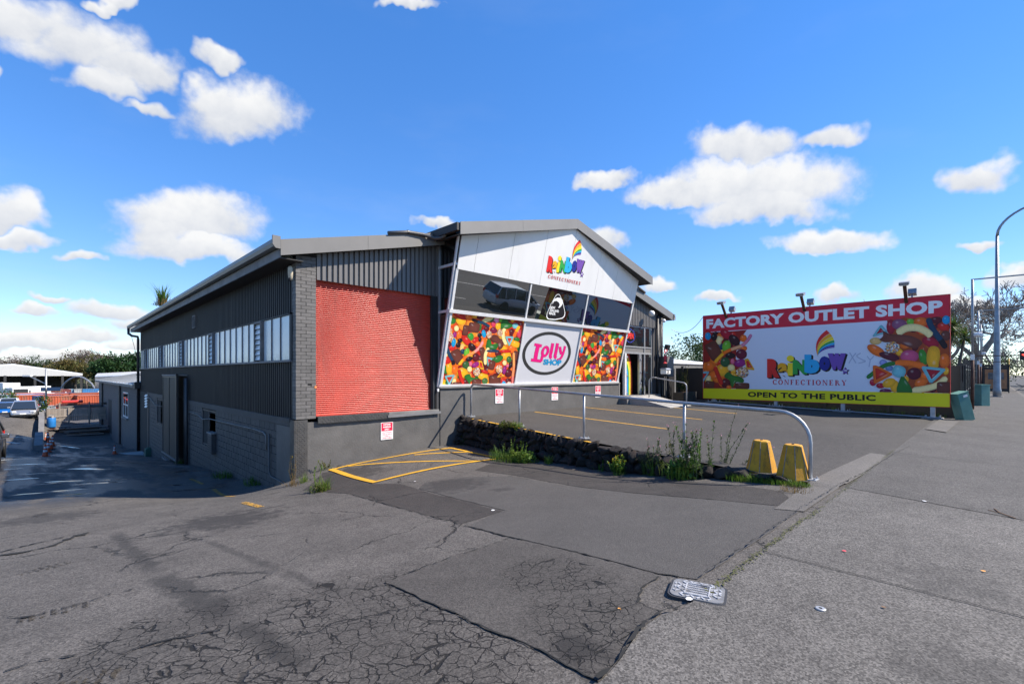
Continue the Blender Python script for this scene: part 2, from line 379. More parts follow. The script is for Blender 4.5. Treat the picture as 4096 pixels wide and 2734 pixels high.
asphalt('asphalt', (.078, .0715, .065), .45, 80,
        cracks=[(cz[0].x, cz[0].y, 1.1), (cz[1].x, cz[1].y, 1.1), (cz[2].x, cz[2].y, .8), (cz[3].x, cz[3].y, 1.3), (cz[4].x, cz[4].y, 1.0)], cscale=8.5, cwidth=.038,
        streaks=[seg(a0, a1, .10, .62), seg(a1, a2, .15, .7), seg(a2, a3, .10, .75), seg(b0, b1, .06, .5), seg(b1, b2, .07, .5)],
        dark=[(*g3(1400, 440).xy, 1.1, .7), (*g3(300, 420).xy, 1.0, .55), (*g3(2250, 130).xy, .8, .6)], wet=True, lines=True, var=.27)
cp = [g4(1500, 850), g4(1650, 1050), g4(1350, 650)]
asphalt('asphalt_patch', (.060, .055, .050), .34, 85, cracks=[(cp[0].x, cp[0].y, .62), (cp[1].x, cp[1].y, .55), (cp[2].x, cp[2].y, .6)], cscale=10.5, cwidth=.042, dark=[(*g4(1430, 1090).xy, .22, .85)])
asphalt('asphalt_smooth', (.064, .060, .056), .26, 110, var=.13, dark=[(*g4(640, 60).xy, .9, .55), (*g4(950, 90).xy, .25, .5)])
asphalt('asphalt_dark', (.038, .034, .031), .35, 80, var=.25, lines=True)
asphalt('asphalt_car_park', (.047, .0435, .040), .42, 80, var=.2, dark=[(9, -8, 2.2, .25), (12, -5, 2.0, .2)])
asphalt('pavement_chip', (.09, .0845, .078), .5, 85, var=.25, dark=[(1, -11.4, .5, .3), (4.6, -11.8, .8, .25), (-.6, -11.6, .5, .35), (8, -11.5, 1.2, .2)])
asphalt('pavement_chip_dark', (.068, .064, .0595), .5, 85, var=.2)
asphalt('edge_concrete', (.105, .098, .09), .25, 90, var=.12)
asphalt('road', (.055, .055, .055), .3, 60, var=.15)
def paint(name, col, wear=.5):
    s = NT(name); n = s.noise(22, 6, .7); m = s.mr(n, wear, wear + .1)
    c = s.mix(s.mr(s.noise(4, 4, .6), .3, .7, 0, .25), c4(col), (.18, .12, .03, 1)); s.P('Base Color', c); s.P('Roughness', .75)
    tr = s.n('ShaderNodeBsdfTransparent'); ms = s.n('ShaderNodeMixShader'); s.l(m, ms.inputs[0]); s.l(s.p.outputs[0], ms.inputs[1]); s.l(tr.outputs[0], ms.inputs[2]); s.l(ms.outputs[0], s.out.inputs[0])
    s.bump(s.noise(80, 3, .6), .5, .006)
paint('yellow_line', (.62, .33, .015), .66); paint('yellow_line_worn', (.5, .27, .03), .46); paint('white_line', (.7, .7, .68), .62)
# ------------------------------------------------------------------ surfaces
def grid_mesh(name, xs, ys, zf, mat, skip=None):
    X, Y = np.meshgrid(xs, ys, indexing='ij'); Z = zf(X, Y); nx, ny = X.shape
    v = np.stack([X, Y, Z], -1).reshape(-1, 3); f = []
    for i in range(nx - 1):
        for j in range(ny - 1):
            if skip and skip((xs[i] + xs[i + 1]) / 2, (ys[j] + ys[j + 1]) / 2): continue
            a = i * ny + j; f.append((a, a + ny, a + ny + 1, a + 1))
    me = bpy.data.meshes.new(name); me.from_pydata(v.tolist(), [], f); me.materials.append(M(mat)); me.polygons.foreach_set('use_smooth', [True] * len(f)); me.update()
    return link(name, me)
xs = [-900, -500, -250, -120, -70, -45, -30, -22, -17] + list(np.arange(-14, 5.35, .25)) + [5.3, 9, 14, 17.9, 19.6, 30, 60, 120, 300, 900]
ys = [-400, -150, -60, -35, -24, -18, -14] + list(np.arange(-13, 30, .25)) + list(np.arange(30, 59, 1.)) + [60, 70, 90, 130, 200, 350, 700, 1200]
ground = struct(grid_mesh('ground', xs, ys, Hn, 'asphalt', lambda x, y: (5.3 < x < 19.5 and -9.9 < y < 58)))
def sheet(name, pts, zf, off, mat, step=.3, parent=None):
    """a flat piece of surfacing laid on the ground: polygon in x, y, cut into a grid and dropped on zf"""
    b = bmesh.new(); vs_ = [b.verts.new((p[0], p[1], 0)) for p in pts]; b.faces.new(vs_)
    x0 = min(p[0] for p in pts); x1 = max(p[0] for p in pts); y0 = min(p[1] for p in pts); y1 = max(p[1] for p in pts)
    for ax, lo, hi in ((0, x0, x1), (1, y0, y1)):
        n = int(min((hi - lo) / step, 220)); st = (hi - lo) / (n + 1)
        for k in range(1, n + 1):
            co = [0, 0, 0]; no = [0, 0, 0]; co[ax] = lo + k * st; no[ax] = 1
            bmesh.ops.bisect_plane(b, geom=b.verts[:] + b.edges[:] + b.faces[:], plane_co=co, plane_no=no)
    bmesh.ops.triangulate(b, faces=b.faces)
    arr = np.array([v.co[:2] for v in b.verts]); z = zf(arr[:, 0], arr[:, 1]) + off
    for v, q in zip(b.verts, z): v.co.z = q
    for f in b.faces:
        f.smooth = True
        if f.normal.z < 0: f.normal_flip()
    bmesh.ops.recalc_face_normals(b, faces=b.faces)
    me = bpy.data.meshes.new(name); b.to_mesh(me); b.free(); me.materials.append(M(mat))
    if me.polygons and sum(p.normal.z for p in me.polygons) < 0: me.flip_normals()
    return link(name, me, parent)
def rough_edge(pts, amp=.02, step=.12, seed=1):
    r = random.Random(seed); out = []
    for i, a in enumerate(pts):
        b = pts[(i + 1) % len(pts)]; L_ = math.hypot(b[0] - a[0], b[1] - a[1]); n = max(1, int(L_ / step))
        if L_ > 12: n = 1
        for k in range(n):
            t = k / n; out.append((a[0] + (b[0] - a[0]) * t + (r.uniform(-amp, amp) if k else 0), a[1] + (b[1] - a[1]) * t + (r.uniform(-amp, amp) if k else 0)))
    return out
HCn = lambda x, y: .02 + .032 * (np.maximum(y, -10.2) + 10.0)
def FP(x, y): return np.where(y > -10.2, 0., (y + 10.2) * .012)       # footpath falls to the kerb
# footpath along the street, its edge traced from the photograph
edge_px = [(1560, 1306), (1630, 1235), (1700, 1150), (1745, 1080), (1790, 1010), (1860, 940), (1960, 875), (2060, 845)]
fe = [onZ(1400 + a / 1.566, 1900 + b / 1.566, 0) for a, b in edge_px]
fe = [(p.x, min(p.y, -9.95)) for p in fe]
fe_x = fe[-1][0]
foot = [(-60, -10.2), (-6, -10.2), (-3.0, -10.2)] + fe + [(fe_x + .35, -10.12), (0, -10.12), (3.6, -10.15), (19.6, -10.2), (260, -10.2), (260, -13.4), (-60, -13.4)]
struct(sheet('footpath', foot, lambda x, y: FP(x, y), .008, 'pavement_chip', .5))
f2 = [(4.15, -10.16), (19.4, -10.2), (260, -10.25), (260, -13.38), (3.55, -13.38)]
struct(sheet('footpath_section', f2, lambda x, y: FP(x, y), .013, 'pavement_chip_dark', .8))
b_ = MB(); b_.box(-60, 260, -13.62, -13.4, -.2, .0 - .035); struct(b_.build('kerb', 'edge_concrete'))
struct(sheet('road', [(-60, -13.62), (260, -13.62), (260, -27), (-60, -27)], lambda x, y: x * 0 - .14, 0, 'road', 4))
struct(sheet('far_footpath', [(-60, -27), (260, -27), (260, -60), (-60, -60)], lambda x, y: x * 0 - .02, 0, 'pavement_chip_dark', 8))
rl = []
for (x0, x1, y, w) in ((-60, 200, -20.9, .12), (-10, 17.2, -15.9, .1)):
    o = sheet('road_marking', [(x0, y - w / 2), (x1, y - w / 2), (x1, y + w / 2), (x0, y + w / 2)], lambda x, y_: x * 0 - .136, 0, 'white_line', 3); struct(o)
# joints across the footpath, moss in them
simple('moss', (.045, .05, .01), .95, var=.4, scale=12)
simple('joint', (.012, .012, .011), .95)  # near-black; also colours the painted step shade round the asphalt patch
jt = [((.57, -10.15), (.63, -13.38)), ((8.6, -10.2), (8.0, -13.38))]
def strip(a, b, w): 
    t = Vector((b[0] - a[0], b[1] - a[1])).normalized(); n = Vector((-t.y, t.x)) * w / 2
    return [(a[0] - n.x, a[1] - n.y), (b[0] - n.x, b[1] - n.y), (b[0] + n.x, b[1] + n.y), (a[0] + n.x, a[1] + n.y)]
# car park deck behind the stone wall
RAIL = [(5.27, -.17), (4.97, -2.6), (4.67, -5.0), (4.41, -7.55), (4.25, -9.67)]
def railx(y): return np.interp(y, [p[1] for p in reversed(RAIL)], [p[0] for p in reversed(RAIL)])
wallx = [(float(railx(y)) - .2, y) for y in np.arange(-9.9, .06, .33)]
deck = [(p[0], p[1]) for p in wallx] + [(float(railx(0)) - .2, .02), (20.5, .02), (20.5, -10.32), (float(railx(-9.9)) - .2, -10.3)]
struct(sheet('car_park', deck, lambda x, y: np.where(y < -10.22, -.025, HCn(x, y)), .0, 'asphalt_car_park', .5))
# concrete edge strip between car park and footpath
q = lambda x, y: onZ(2700 + x / 1.3825, 1600 + y / 1.3825, .02)
es = [q(550, 585), q(712, 605), q(905, 480), q(1070, 390), q(1200, 305), q(1080, 295), q(850, 400), q(715, 470)]
struct(sheet('edge_strip', [(p.x, p.y) for p in es], lambda x, y: np.where(y < -10.1, FP(x, y), np.where(x > railx(y) - .2, HCn(x, y), Hn(x, y))), .012, 'edge_concrete', .1))
es = [q(1385, 160), q(1500, 178), q(1570, 118), q(1460, 108)]
struct(sheet('edge_strip', [(p.x, p.y) for p in es], HCn, .016, 'edge_concrete', .5))
# repairs in the driveway
smooth_px = [(1872, 2105), (2038, 2148), (2230, 2190), (2358, 2222), (2498, 2257), (2613, 2291), (2700, 2305), (2792, 2318), (2830, 2290), (3000, 2183), (3206, 2037), (3047, 2018), (2700, 1987), (2550, 1974), (2294, 1945), (2038, 1905), (1860, 1908), (1700, 1930), (1675, 1954), (1783, 1983), (2019, 2040)]
sp_ = [G(*p) for p in smooth_px]; struct(sheet('asphalt_repair', rough_edge([(p.x, p.y) for p in sp_], .012, .2, 2), Hn, .006, 'asphalt_smooth', .4))
patch_px = [(215, 675), (640, 515), (1000, 395), (1300, 460), (1600, 540), (1900, 615), (1935, 640), (1830, 710), (1800, 800), (1950, 862), (1880, 930), (1780, 1010), (1735, 1090), (1700, 1150), (1560, 1300), (1420, 1230), (1300, 1170), (1180, 1095), (900, 985), (640, 860), (430, 770)]
pp = [g4(*p) for p in patch_px]; struct(sheet('asphalt_repair', rough_edge([(p.x, p.y) for p in pp], .02, .1, 3), Hn, .0075, 'asphalt_patch', .3))
dk = [G(1487, 1935), G(1330, 1885), G(1290, 1890), G(1210, 1960), G(1400, 1975), G(1846, 2095), G(2010, 2042), G(1780, 1985), G(1670, 1956), G(1600, 1935)]
struct(sheet('asphalt_repair', rough_edge([(p.x, p.y) for p in dk], .02, .15, 4), Hn, .0045, 'asphalt_dark', .3))
dk2 = [G(2010, 1835), G(2120, 1850), G(2330, 1885), G(2600, 1915), G(2900, 1935), G(3130, 1965), G(3200, 2030), G(3047, 2016), G(2700, 1985), G(2550, 1972), G(2294, 1943), G(2060, 1900), G(1900, 1880)]
struct(sheet('asphalt_repair', rough_edge([(p.x, p.y) for p in dk2], .015, .15, 5), Hn, .0045, 'asphalt_dark', .3))
def crack_or_shade_line(pts, w, zf=Hn, off=.011, seed=1, gap=.0):  # dark ribbon for cracks and seams, and for step shade painted round the patch
    r = random.Random(seed); P = [Vector((p.x, p.y)) for p in pts]; q = []
    for a, b in zip(P, P[1:]):
        n = max(2, int((b - a).length / .05)); q += [a.lerp(b, k / n) + Vector((r.uniform(-.012, .012), r.uniform(-.012, .012))) for k in range(n)]
    q.append(P[-1]); b_ = MB(); ws_ = [w * max(.12, r.gauss(.6, .45)) for _ in q]; L_, R_ = [], []
    for i, p in enumerate(q):
        d = (q[min(i + 1, len(q) - 1)] - q[max(i - 1, 0)]).normalized(); e = Vector((-d.y, d.x)) * ws_[i] / 2
        for lst, s_ in ((L_, 1), (R_, -1)): t = p + e * s_; lst.append((t.x, t.y, float(zf(np.array([t.x]), np.array([t.y]))[0]) + off))
    for i in range(len(q) - 1):
        if r.random() < gap: continue
        b_.face([L_[i], L_[i + 1], R_[i + 1], R_[i]])
    return struct(b_.build('asphalt_crack_or_shade', 'joint', fix=False))
crack_or_shade_line([g4(*p) for p in [(215, 675), (330, 720), (430, 770), (640, 860), (760, 925), (900, 985), (1050, 1040), (1180, 1095), (1300, 1170), (1420, 1230), (1560, 1300)]], .014, seed=2)  # lower patch edge: shadow of its step painted as a dark ribbon
crack_or_shade_line([g4(*p) for p in [(215, 675), (430, 590), (640, 515), (850, 450), (1000, 395)]], .018, seed=3, gap=.15)  # upper left patch edge, same painted step shade
crack_or_shade_line([g4(*p) for p in [(0, 120), (200, 175), (420, 235), (700, 312), (850, 350), (1000, 390), (1300, 458), (1500, 505), (1720, 560), (1900, 612), (2060, 640)]], .018, seed=4)
crack_or_shade_line([G(*p) for p in [(2038, 1903), (2294, 1944), (2550, 1973), (2700, 1986), (3047, 2017), (3200, 2036)]], .02, seed=5)
crack_or_shade_line([g4(*p) for p in [(1935, 640), (1830, 710), (1800, 800), (1870, 830), (1950, 862)]], .02, seed=6)  # right patch edge, step shade painted dark again
crack_or_shade_line([g4(*p) for p in [(1800, 800), (1700, 840), (1600, 860), (1450, 850)]], .025, seed=7)
crack_or_shade_line([g4(*p) for p in [(1560, 1302), (1640, 1225), (1700, 1150), (1745, 1080), (1790, 1010), (1870, 930), (1965, 872), (2110, 830)]], .024, off=.02, zf=lambda x, y: np.maximum(Hn(x, y), FP(x, y)), seed=8)
crack_or_shade_line([g3(*p) for p in [(0, 660), (150, 640), (330, 600), (470, 540), (560, 515)]], .1, seed=9); crack_or_shade_line([g3(*p) for p in [(0, 640), (200, 590), (400, 545)]], .05, seed=10)
crack_or_shade_line([g3(*p) for p in [(0, 1050), (160, 1050), (300, 1020), (520, 960), (700, 900), (830, 875)]], .022, seed=11, gap=.2); crack_or_shade_line([g3(*p) for p in [(30, 1390), (200, 1330), (600, 1270)]], .016, seed=12, gap=.25); crack_or_shade_line([g3(*p) for p in [(900, 660), (1000, 655), (1130, 630)]], .016, seed=13, gap=.2); crack_or_shade_line([g3(*p) for p in [(740, 1285), (900, 1230), (1100, 1180), (1390, 1125)]], .022, seed=14, gap=.1)
crack_or_shade_line([G(*p) for p in [(1846, 2095), (1780, 2150), (1700, 2200)]], .015, seed=15, gap=.2)
ln = [onZ(2700 + a / 1.3825, 1600 + b / 1.3825, 0) for a, b in ((160, 975), (420, 800), (560, 705), (700, 605), (905, 480), (1070, 390), (1210, 300), (1300, 255))]
crack_or_shade_line(ln, .012, off=.022, zf=lambda x, y: np.maximum(FP(x, y), np.where(y > -10.1, HCn(x, y), -1)), seed=16, gap=.1)
for a, b in jt: struct(sheet('pavement_joint', strip(a, b, .012), lambda x, y: FP(x, y), .017, 'joint', .4))
mo = [(fe_x + .4, -10.13), (1.5, -10.13), (3.4, -10.17)]
r_ = random.Random(5)
b_ = MB()
for i in range(900):
    x = r_.uniform(fe_x + .4, 9); 
    if r_.random() < .35: x = r_.uniform(fe_x + .4, 2.5)
    y = -10.13 + r_.uniform(-.02, .02) - (.03 if x > 2 else 0); w = r_.uniform(.003, .013); y += r_.gauss(0, .012); z = .012
    b_.face([(x - w, y - w * .6, z + .004), (x + w, y - w * .5, z + .004), (x + w * .8, y + w * .6, z + .006), (x - w * .7, y + w * .7, z + .006)])
o = b_.build('joint_moss', 'moss', fix=False); tag(o, 'moss growing in the joint along the footpath edge', 'moss', kind='stuff')
paint('tyre_black', (.022, .021, .02), .44)
for (cx, cy, n_, w_) in ((300, 735, 7, .22), (370, 1008, 7, .24), (260, 405, 6, .25), (590, 1430, 5, .2)):
    c_ = g3(cx, cy); e_ = (g3(cx + 60, cy - 15) - c_); e_.z = 0; e_.normalize(); f_ = Vector((-e_.y, e_.x, 0))
    for k in range(n_):
        q_ = c_ + e_ * (k - n_ / 2) * .065; a_ = q_ - f_ * w_ * .5 * (1 - .12 * abs(k - n_ / 2)); b2_ = q_ + f_ * w_ * .5 * (1 - .12 * abs(k - n_ / 2)); struct(sheet('tyre_mark', strip((a_.x, a_.y), (b2_.x, b2_.y), .034), Hn, .006, 'tyre_black', .3))
# ------------------------------------------------------------------ painted lines
def line_sheet(name, px, mat, w=.1, zf=Hn, off=.01, closed=False, conv=G):
    pts = [conv(*p) for p in px]
    n = len(pts)
    for i in range(n if closed else n - 1):
        a, b = pts[i], pts[(i + 1) % n]; ex = (Vector((b.x - a.x, b.y - a.y)).normalized()) * w * .5
        struct(sheet(name, strip((a.x - ex.x, a.y - ex.y), (b.x + ex.x, b.y + ex.y), w), zf, off + .0006 * i, mat, .25))
k8 = lambda x, y: (1150 + x / 2.237, 1550 + y / 2.237)
line_sheet('yellow_marking', [k8(395, 735), k8(1455, 540)], 'yellow_line', .115, off=.010)
line_sheet('yellow_marking', [k8(1455, 540), k8(1920, 632)], 'yellow_line', .115, off=.0125)
line_sheet('yellow_marking', [k8(1920, 632), k8(775, 848)], 'yellow_line', .115, off=.015)
line_sheet('yellow_marking', [k8(775, 848), k8(395, 735)], 'yellow_line', .13, off=.0175)
line_sheet('yellow_marking', [k8(560, 700), k8(1700, 655)], 'yellow_line', .09, off=.0075)
line_sheet('yellow_marking', [k8(1150, 600), k8(1640, 575)], 'yellow_line', .09, off=.0085)
gC = lambda px, py: (lambda p: Vector((p.x, p.y, 0)))(_deck(px, py))
def _deck(px, py):
    z = .2
    for _ in range(8): p = onZ(px, py, z); z = HC(p.y)
    return p
line_sheet('parking_line', [(2143, 1647), (2662, 1714)], 'yellow_line', .09, HCn, .005, conv=gC)
line_sheet('parking_line', [(2345, 1629), (2804, 1677)], 'yellow_line', .09, HCn, .005, conv=gC)
line_sheet('parking_line', [(2492, 1610), (2943, 1653)], 'yellow_line', .09, HCn, .005, conv=gC)
line_sheet('parking_line', [(1893, 1675), (2380, 1771)], 'yellow_line', .09, HCn, .005, conv=gC)
line_sheet('yellow_marking', [g_ for g_ in ((763, 1915), (808, 1935))], 'yellow_line_worn', .1)
line_sheet('yellow_marking', [(855, 1957), (935, 1985)], 'yellow_line_worn', .1)
line_sheet('yellow_marking', [(975, 2010), (1040, 2027)], 'yellow_line_worn', .12)
# ------------------------------------------------------------------ building materials
DK = (.042, .040, .041)
simple('dark_paint', DK, .55, var=.15, scale=2, bump=.15, bscale=40, dirt=(.07, .068, .066), streak=True)
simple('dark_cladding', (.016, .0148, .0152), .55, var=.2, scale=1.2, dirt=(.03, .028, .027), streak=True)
simple('painted_brick', (.105, .10, .096), .6, var=.15, scale=4, bump=.35, bscale=70, rand=.14)
simple('painted_block', (.052, .049, .049), .7, var=.15, scale=3, bump=.4, bscale=60, rand=.12, dirt=(.066, .062, .061))
simple('mortar_dark', (.014, .0135, .0135), .85, bump=.3)
simple('plaster_dark', (.086, .0825, .079), .6, var=.22, scale=1.6, bump=.6, bscale=22, dirt=(.10, .096, .092), dscale=5)
simple('tread_steel', (.075, .072, .069), .42, .35, var=.25, scale=5)
simple('fascia_grey', (.15, .146, .14), .5, var=.08, scale=1.5)
simple('gutter_grey', (.13, .14, .15), .4, var=.1, scale=2)
simple('timber_grey', (.19, .185, .18), .7, var=.3, scale=3, dirt=(.08, .075, .07))
simple('roof_grey', (.12, .12, .12), .5, var=.1)
simple('soffit_dark', (.03, .03, .03), .7)
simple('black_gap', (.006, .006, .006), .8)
simple('pipe_black', (.02, .02, .022), .45)
simple('pipe_grey', (.075, .072, .07), .5, var=.1)
simple('frame_white', (.62, .62, .62), .42, var=.07, scale=5)
simple('frame_alu', (.42, .43, .44), .35, .5, var=.1, scale=6)
simple('sill_grey', (.14, .14, .145), .6, var=.15)
simple('acm_white', (.74, .735, .72), .38, var=.04, scale=1.2, dirt=(.66, .655, .63), streak=True)
simple('acm_grey', (.56, .56, .585), .4, var=.04, scale=1.2)
simple('seam_grey', (.3, .3, .29), .6)
simple('beige_plastic', (.45, .4, .3), .5, var=.2, scale=20)
simple('white_plastic', (.7, .7, .68), .4, var=.08)
simple('black_rubber', (.012, .012, .012), .7)
simple('galv', (.36, .37, .385), .5, .45, var=.18, scale=6, bump=.05)
simple('galv_dull', (.30, .31, .32), .5, .6, var=.2, scale=3)
simple('rust', (.09, .04, .025), .8, var=.4, scale=8)
simple('concrete', (.3, .29, .275), .85, var=.2, scale=2, bump=.3, bscale=40)
simple('concrete_dark', (.16, .155, .15), .85, var=.25, scale=2, bump=.3, bscale=40, dirt=(.09, .088, .085))
simple('interior', (.10, .10, .105), .8, var=.3)
simple('interior_white', (.4, .4, .4), .7)
def _door():
    s = NT('roller_red'); n = s.noise(1.6, 5, .6, sc=(1, 1, .2)); f = s.mr(n, .3, .7, .82, 1.15, False)
    ch = s.mr(s.noise(30, 5, .65, sc=(.25, 1, 1)), .66, .74)
    c = s.mix(1, (.49, .052, .03, 1), f, 'MULTIPLY'); c = s.mix(s.math('MULTIPLY', ch, .5), c, (.6, .36, .32, 1)); dr_ = s.mr(s.noise(3.2, 6, .7, sc=(1, 1, .12)), .55, .75, 0, .55); c = s.mix(dr_, c, (.22, .035, .025, 1)); s.P('Base Color', c); s.P('Roughness', .33); s.P('Specular IOR Level', .6)
_door()
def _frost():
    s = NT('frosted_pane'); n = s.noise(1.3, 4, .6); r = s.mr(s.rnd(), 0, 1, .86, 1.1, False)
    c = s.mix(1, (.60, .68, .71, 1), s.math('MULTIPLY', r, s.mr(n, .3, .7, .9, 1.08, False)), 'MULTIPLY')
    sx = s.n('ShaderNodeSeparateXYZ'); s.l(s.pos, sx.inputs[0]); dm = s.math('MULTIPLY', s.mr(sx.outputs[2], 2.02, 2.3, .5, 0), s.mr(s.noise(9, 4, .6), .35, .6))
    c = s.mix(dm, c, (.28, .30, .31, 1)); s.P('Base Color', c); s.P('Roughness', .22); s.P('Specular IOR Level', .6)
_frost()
def _glass(name, tint, rough=.02, spec=.9):
    s = NT(name); s.P('Base Color', c4(tint)); s.P('Roughness', rough); s.P('Specular IOR Level', spec); s.P('IOR', 1.7); return s
_glass('dark_glass', (.006, .007, .008)); _glass('window_dark', (.012, .014, .016), .04, .6)
g = _glass('shop_glass', (.008, .010, .010), .012, 1.0); g.P('IOR', 2.1); g.P('Coat Weight', .0)
RZ0, SL, RX = 4.74, .244, 9.08
def roof_z(x): return RZ0 + SL * ((x + .43) if x < RX else (2 * RX - x + .43))
BL = 26.3
bld = thing('warehouse', 'long dark grey corrugated warehouse with a red roller door and leaning shopfront', 'building')
# --- brick pillars
def pillar(x0, mirror, label=None):
    pil = MB().box(x0 + .012, x0 + .478, .012, .24, .58, 4.62).build('brick_pillar', 'mortar_dark', bld)
    H_ = .078; half = MB().box(0, .112, 0, .235, 0, H_).mesh('brick', 'painted_brick'); full = MB().box(0, .232, 0, .112, 0, H_).mesh('brick', 'painted_brick'); sq = MB().box(0, .112, 0, .112, 0, H_).mesh('brick', 'painted_brick')
    r = random.Random(int(x0 * 10) + 3)
    for k in range(46):
        z = .592 + k * .0857
        if z > 4.52: break
        rows = [(half, 0, 0), (full, .122, 0), (sq, .364, 0)] if k % 2 else [(full, 0, 0), (full, .244, 0), (sq, 0, .122)]
        for me, dx, dy in rows:
            xx = x0 + dx + (.004 if r.random() < .5 else 0)
            if mirror: xx = x0 + .48 - dx - (max(v.co.x for v in me.vertices))
            link('brick', me, pil, (xx, dy + r.uniform(-.0015, .0015), z + r.uniform(-.001, .001)))
    return pil
pl = pillar(0, False); pillar(17.52, True)
# knocked brick with orange face on the pillar's door edge
MB().cbox((.468, -.004, 1.36), (.05, .012, .06), Matrix.Rotation(.3, 3, 'Y')).build('chipped_brick', simple('chipped_clay', (.62, .2, .06), .8), pl)
MB().cbox((.33, -.002, 1.42), (.1, .006, .045), Matrix.Rotation(.15, 3, 'Y')).build('broken_brick', 'black_gap', pl)
# --- tread plate
def tread(name, O, U, V_, w, h, nrm, pitch=.05, parent=bld, th=.012):
    O, U, V_, nrm = Vector(O), Vector(U), Vector(V_), Vector(nrm); b = MB()
    b.prism([O, O + U * w, O + U * w + V_ * h, O + V_ * h], nrm * th)
    nu, nv = int(w / pitch), int(h / pitch)
    for i in range(nu):
        for j in range(nv):
            c = O + U * (pitch * (i + .5)) + V_ * (pitch * (j + .5)) + nrm * (th + .002); d = (U + V_ if (i + j) % 2 else U - V_).normalized()
            e = nrm.cross(d); L_, W_ = pitch * .44, pitch * .13
            b.hexa([c - d * L_ - e * W_ - nrm * .003, c + d * L_ - e * W_ - nrm * .003, c + d * L_ + e * W_ - nrm * .003, c - d * L_ + e * W_ - nrm * .003,
                    c - d * L_ * .8 - e * W_ * .5 + nrm * .004, c + d * L_ * .8 - e * W_ * .5 + nrm * .004, c + d * L_ * .8 + e * W_ * .5 + nrm * .004, c - d * L_ * .8 + e * W_ * .5 + nrm * .004])
    return b.build(name, 'tread_steel', parent)
tread('corner_plate', (-.03, -.004, -.95), (1, 0, 0), (0, 0, 1), .3, 1.52, (0, -1, 0))
MB().box(-.045, -.031, -.012, .26, -1.1, .57).build('corner_plate', 'tread_steel', bld)
# --- dock wall and shopfront base wall (rendered masonry)
def rough_wall(name, x0, x1, y, z0, z1, mat, seed, amp=.006):
    b = bmesh.new(); nx, nz = int((x1 - x0) / .12) + 1, int((z1 - z0) / .12) + 1; r = random.Random(seed); vv = []
    for i in range(nx + 1):
        for j in range(nz + 1):
            e = 0 < i < nx and 0 < j < nz
            vv.append(b.verts.new((x0 + (x1 - x0) * i / nx, y + (r.uniform(-amp, amp) if e else 0), z0 + (z1 - z0) * j / nz)))
    for i in range(nx):
        for j in range(nz): b.faces.new((vv[i * (nz + 1) + j], vv[(i + 1) * (nz + 1) + j], vv[(i + 1) * (nz + 1) + j + 1], vv[i * (nz + 1) + j + 1]))
    for f in b.faces: f.smooth = True
    me = bpy.data.meshes.new(name); b.to_mesh(me); b.free(); me.materials.append(M(mat)); o = link(name, me, bld); return o
rough_wall('dock_wall', .27, 4.2, .0, -1.0, .5, 'plaster_dark', 1)
MB().box(0, 4.2, .02, .3, -1.2, .5).build('dock_wall', 'plaster_dark', bld)
rough_wall('base_wall', 4.2, 13.9, -.02, -.9, 1.24, 'plaster_dark', 2, .004)
MB().box(4.2, 13.9, -.01, .3, -.9, 1.24).build('base_wall', 'plaster_dark', bld)
MB().box(4.15, 13.95, -.075, .3, 1.243, 1.3).build('wall_coping', 'concrete_dark', bld, bevel=.008)
MB().box(13.9, 13.98, -.03, .3, -.9, 1.24).build('base_wall_end', 'concrete_dark', bld)
# --- dock ledge
tread('dock_plate', (.5, -.06, .615), (1, 0, 0), (0, 1, 0), 1.95, .3, (0, 0, 1), .05)
tread('dock_plate', (.5, -.062, .46), (1, 0, 0), (0, 0, 1), 1.95, .155, (0, -1, 0), .05)
MB().box(2.45, 4.13, -.06, .24, .5, .625).build('dock_sill', 'concrete_dark', bld, bevel=.006)
MB().beam((2.4, -.09, .52), (4.18, -.075, .535), .02, .07).build('dock_edge_strip', 'sill_grey', bld)
# --- roller door
b = MB(); z0, z1, p_ = .64, 4.06, .05; n = int((z1 - z0) / p_ * 6); pv = None
for i in range(n + 1):
    z = z0 + (z1 - z0) * i / n; y = .13 + .014 * math.cos(2 * math.pi * (z - z0) / p_)
    cur = [(.5 + (4.0 - .5) * k / 8, y + .006 * math.sin(k * 2.1 + .7 * math.sin(z * 3.1)), z + .004 * math.sin(k * 1.3 + z)) for k in range(9)]
    if pv:
        for k in range(8): b.face([pv[k], pv[k + 1], cur[k + 1], cur[k]])
    pv = cur
door = b.build('roller_door', 'roller_red', bld, smooth=True, fix=False)
bm_ = bmesh.new(); bm_.from_mesh(door.data); bmesh.ops.remove_doubles(bm_, verts=bm_.verts, dist=1e-5); bmesh.ops.recalc_face_normals(bm_, faces=bm_.faces); bm_.to_mesh(door.data); bm_.free()
MB().box(.52, 3.98, .10, .15, .60, .66).build('bottom_rail', 'roller_red', door)
MB().box(3.93, 4.18, .05, .24, .6, 4.05).build('door_jamb', 'soffit_dark', bld)
MB().box(3.96, 4.03, .02, .09, .62, 4.0).build('door_guide', 'pipe_black', bld)
MB().box(4.06, 4.13, -.03, .0, .5, 1.2).build('door_jamb', 'dark_paint', bld)
MB().box(.48, 4.2, .3, .5, -.5, 4.6).build('inner_wall', 'black_gap', bld)
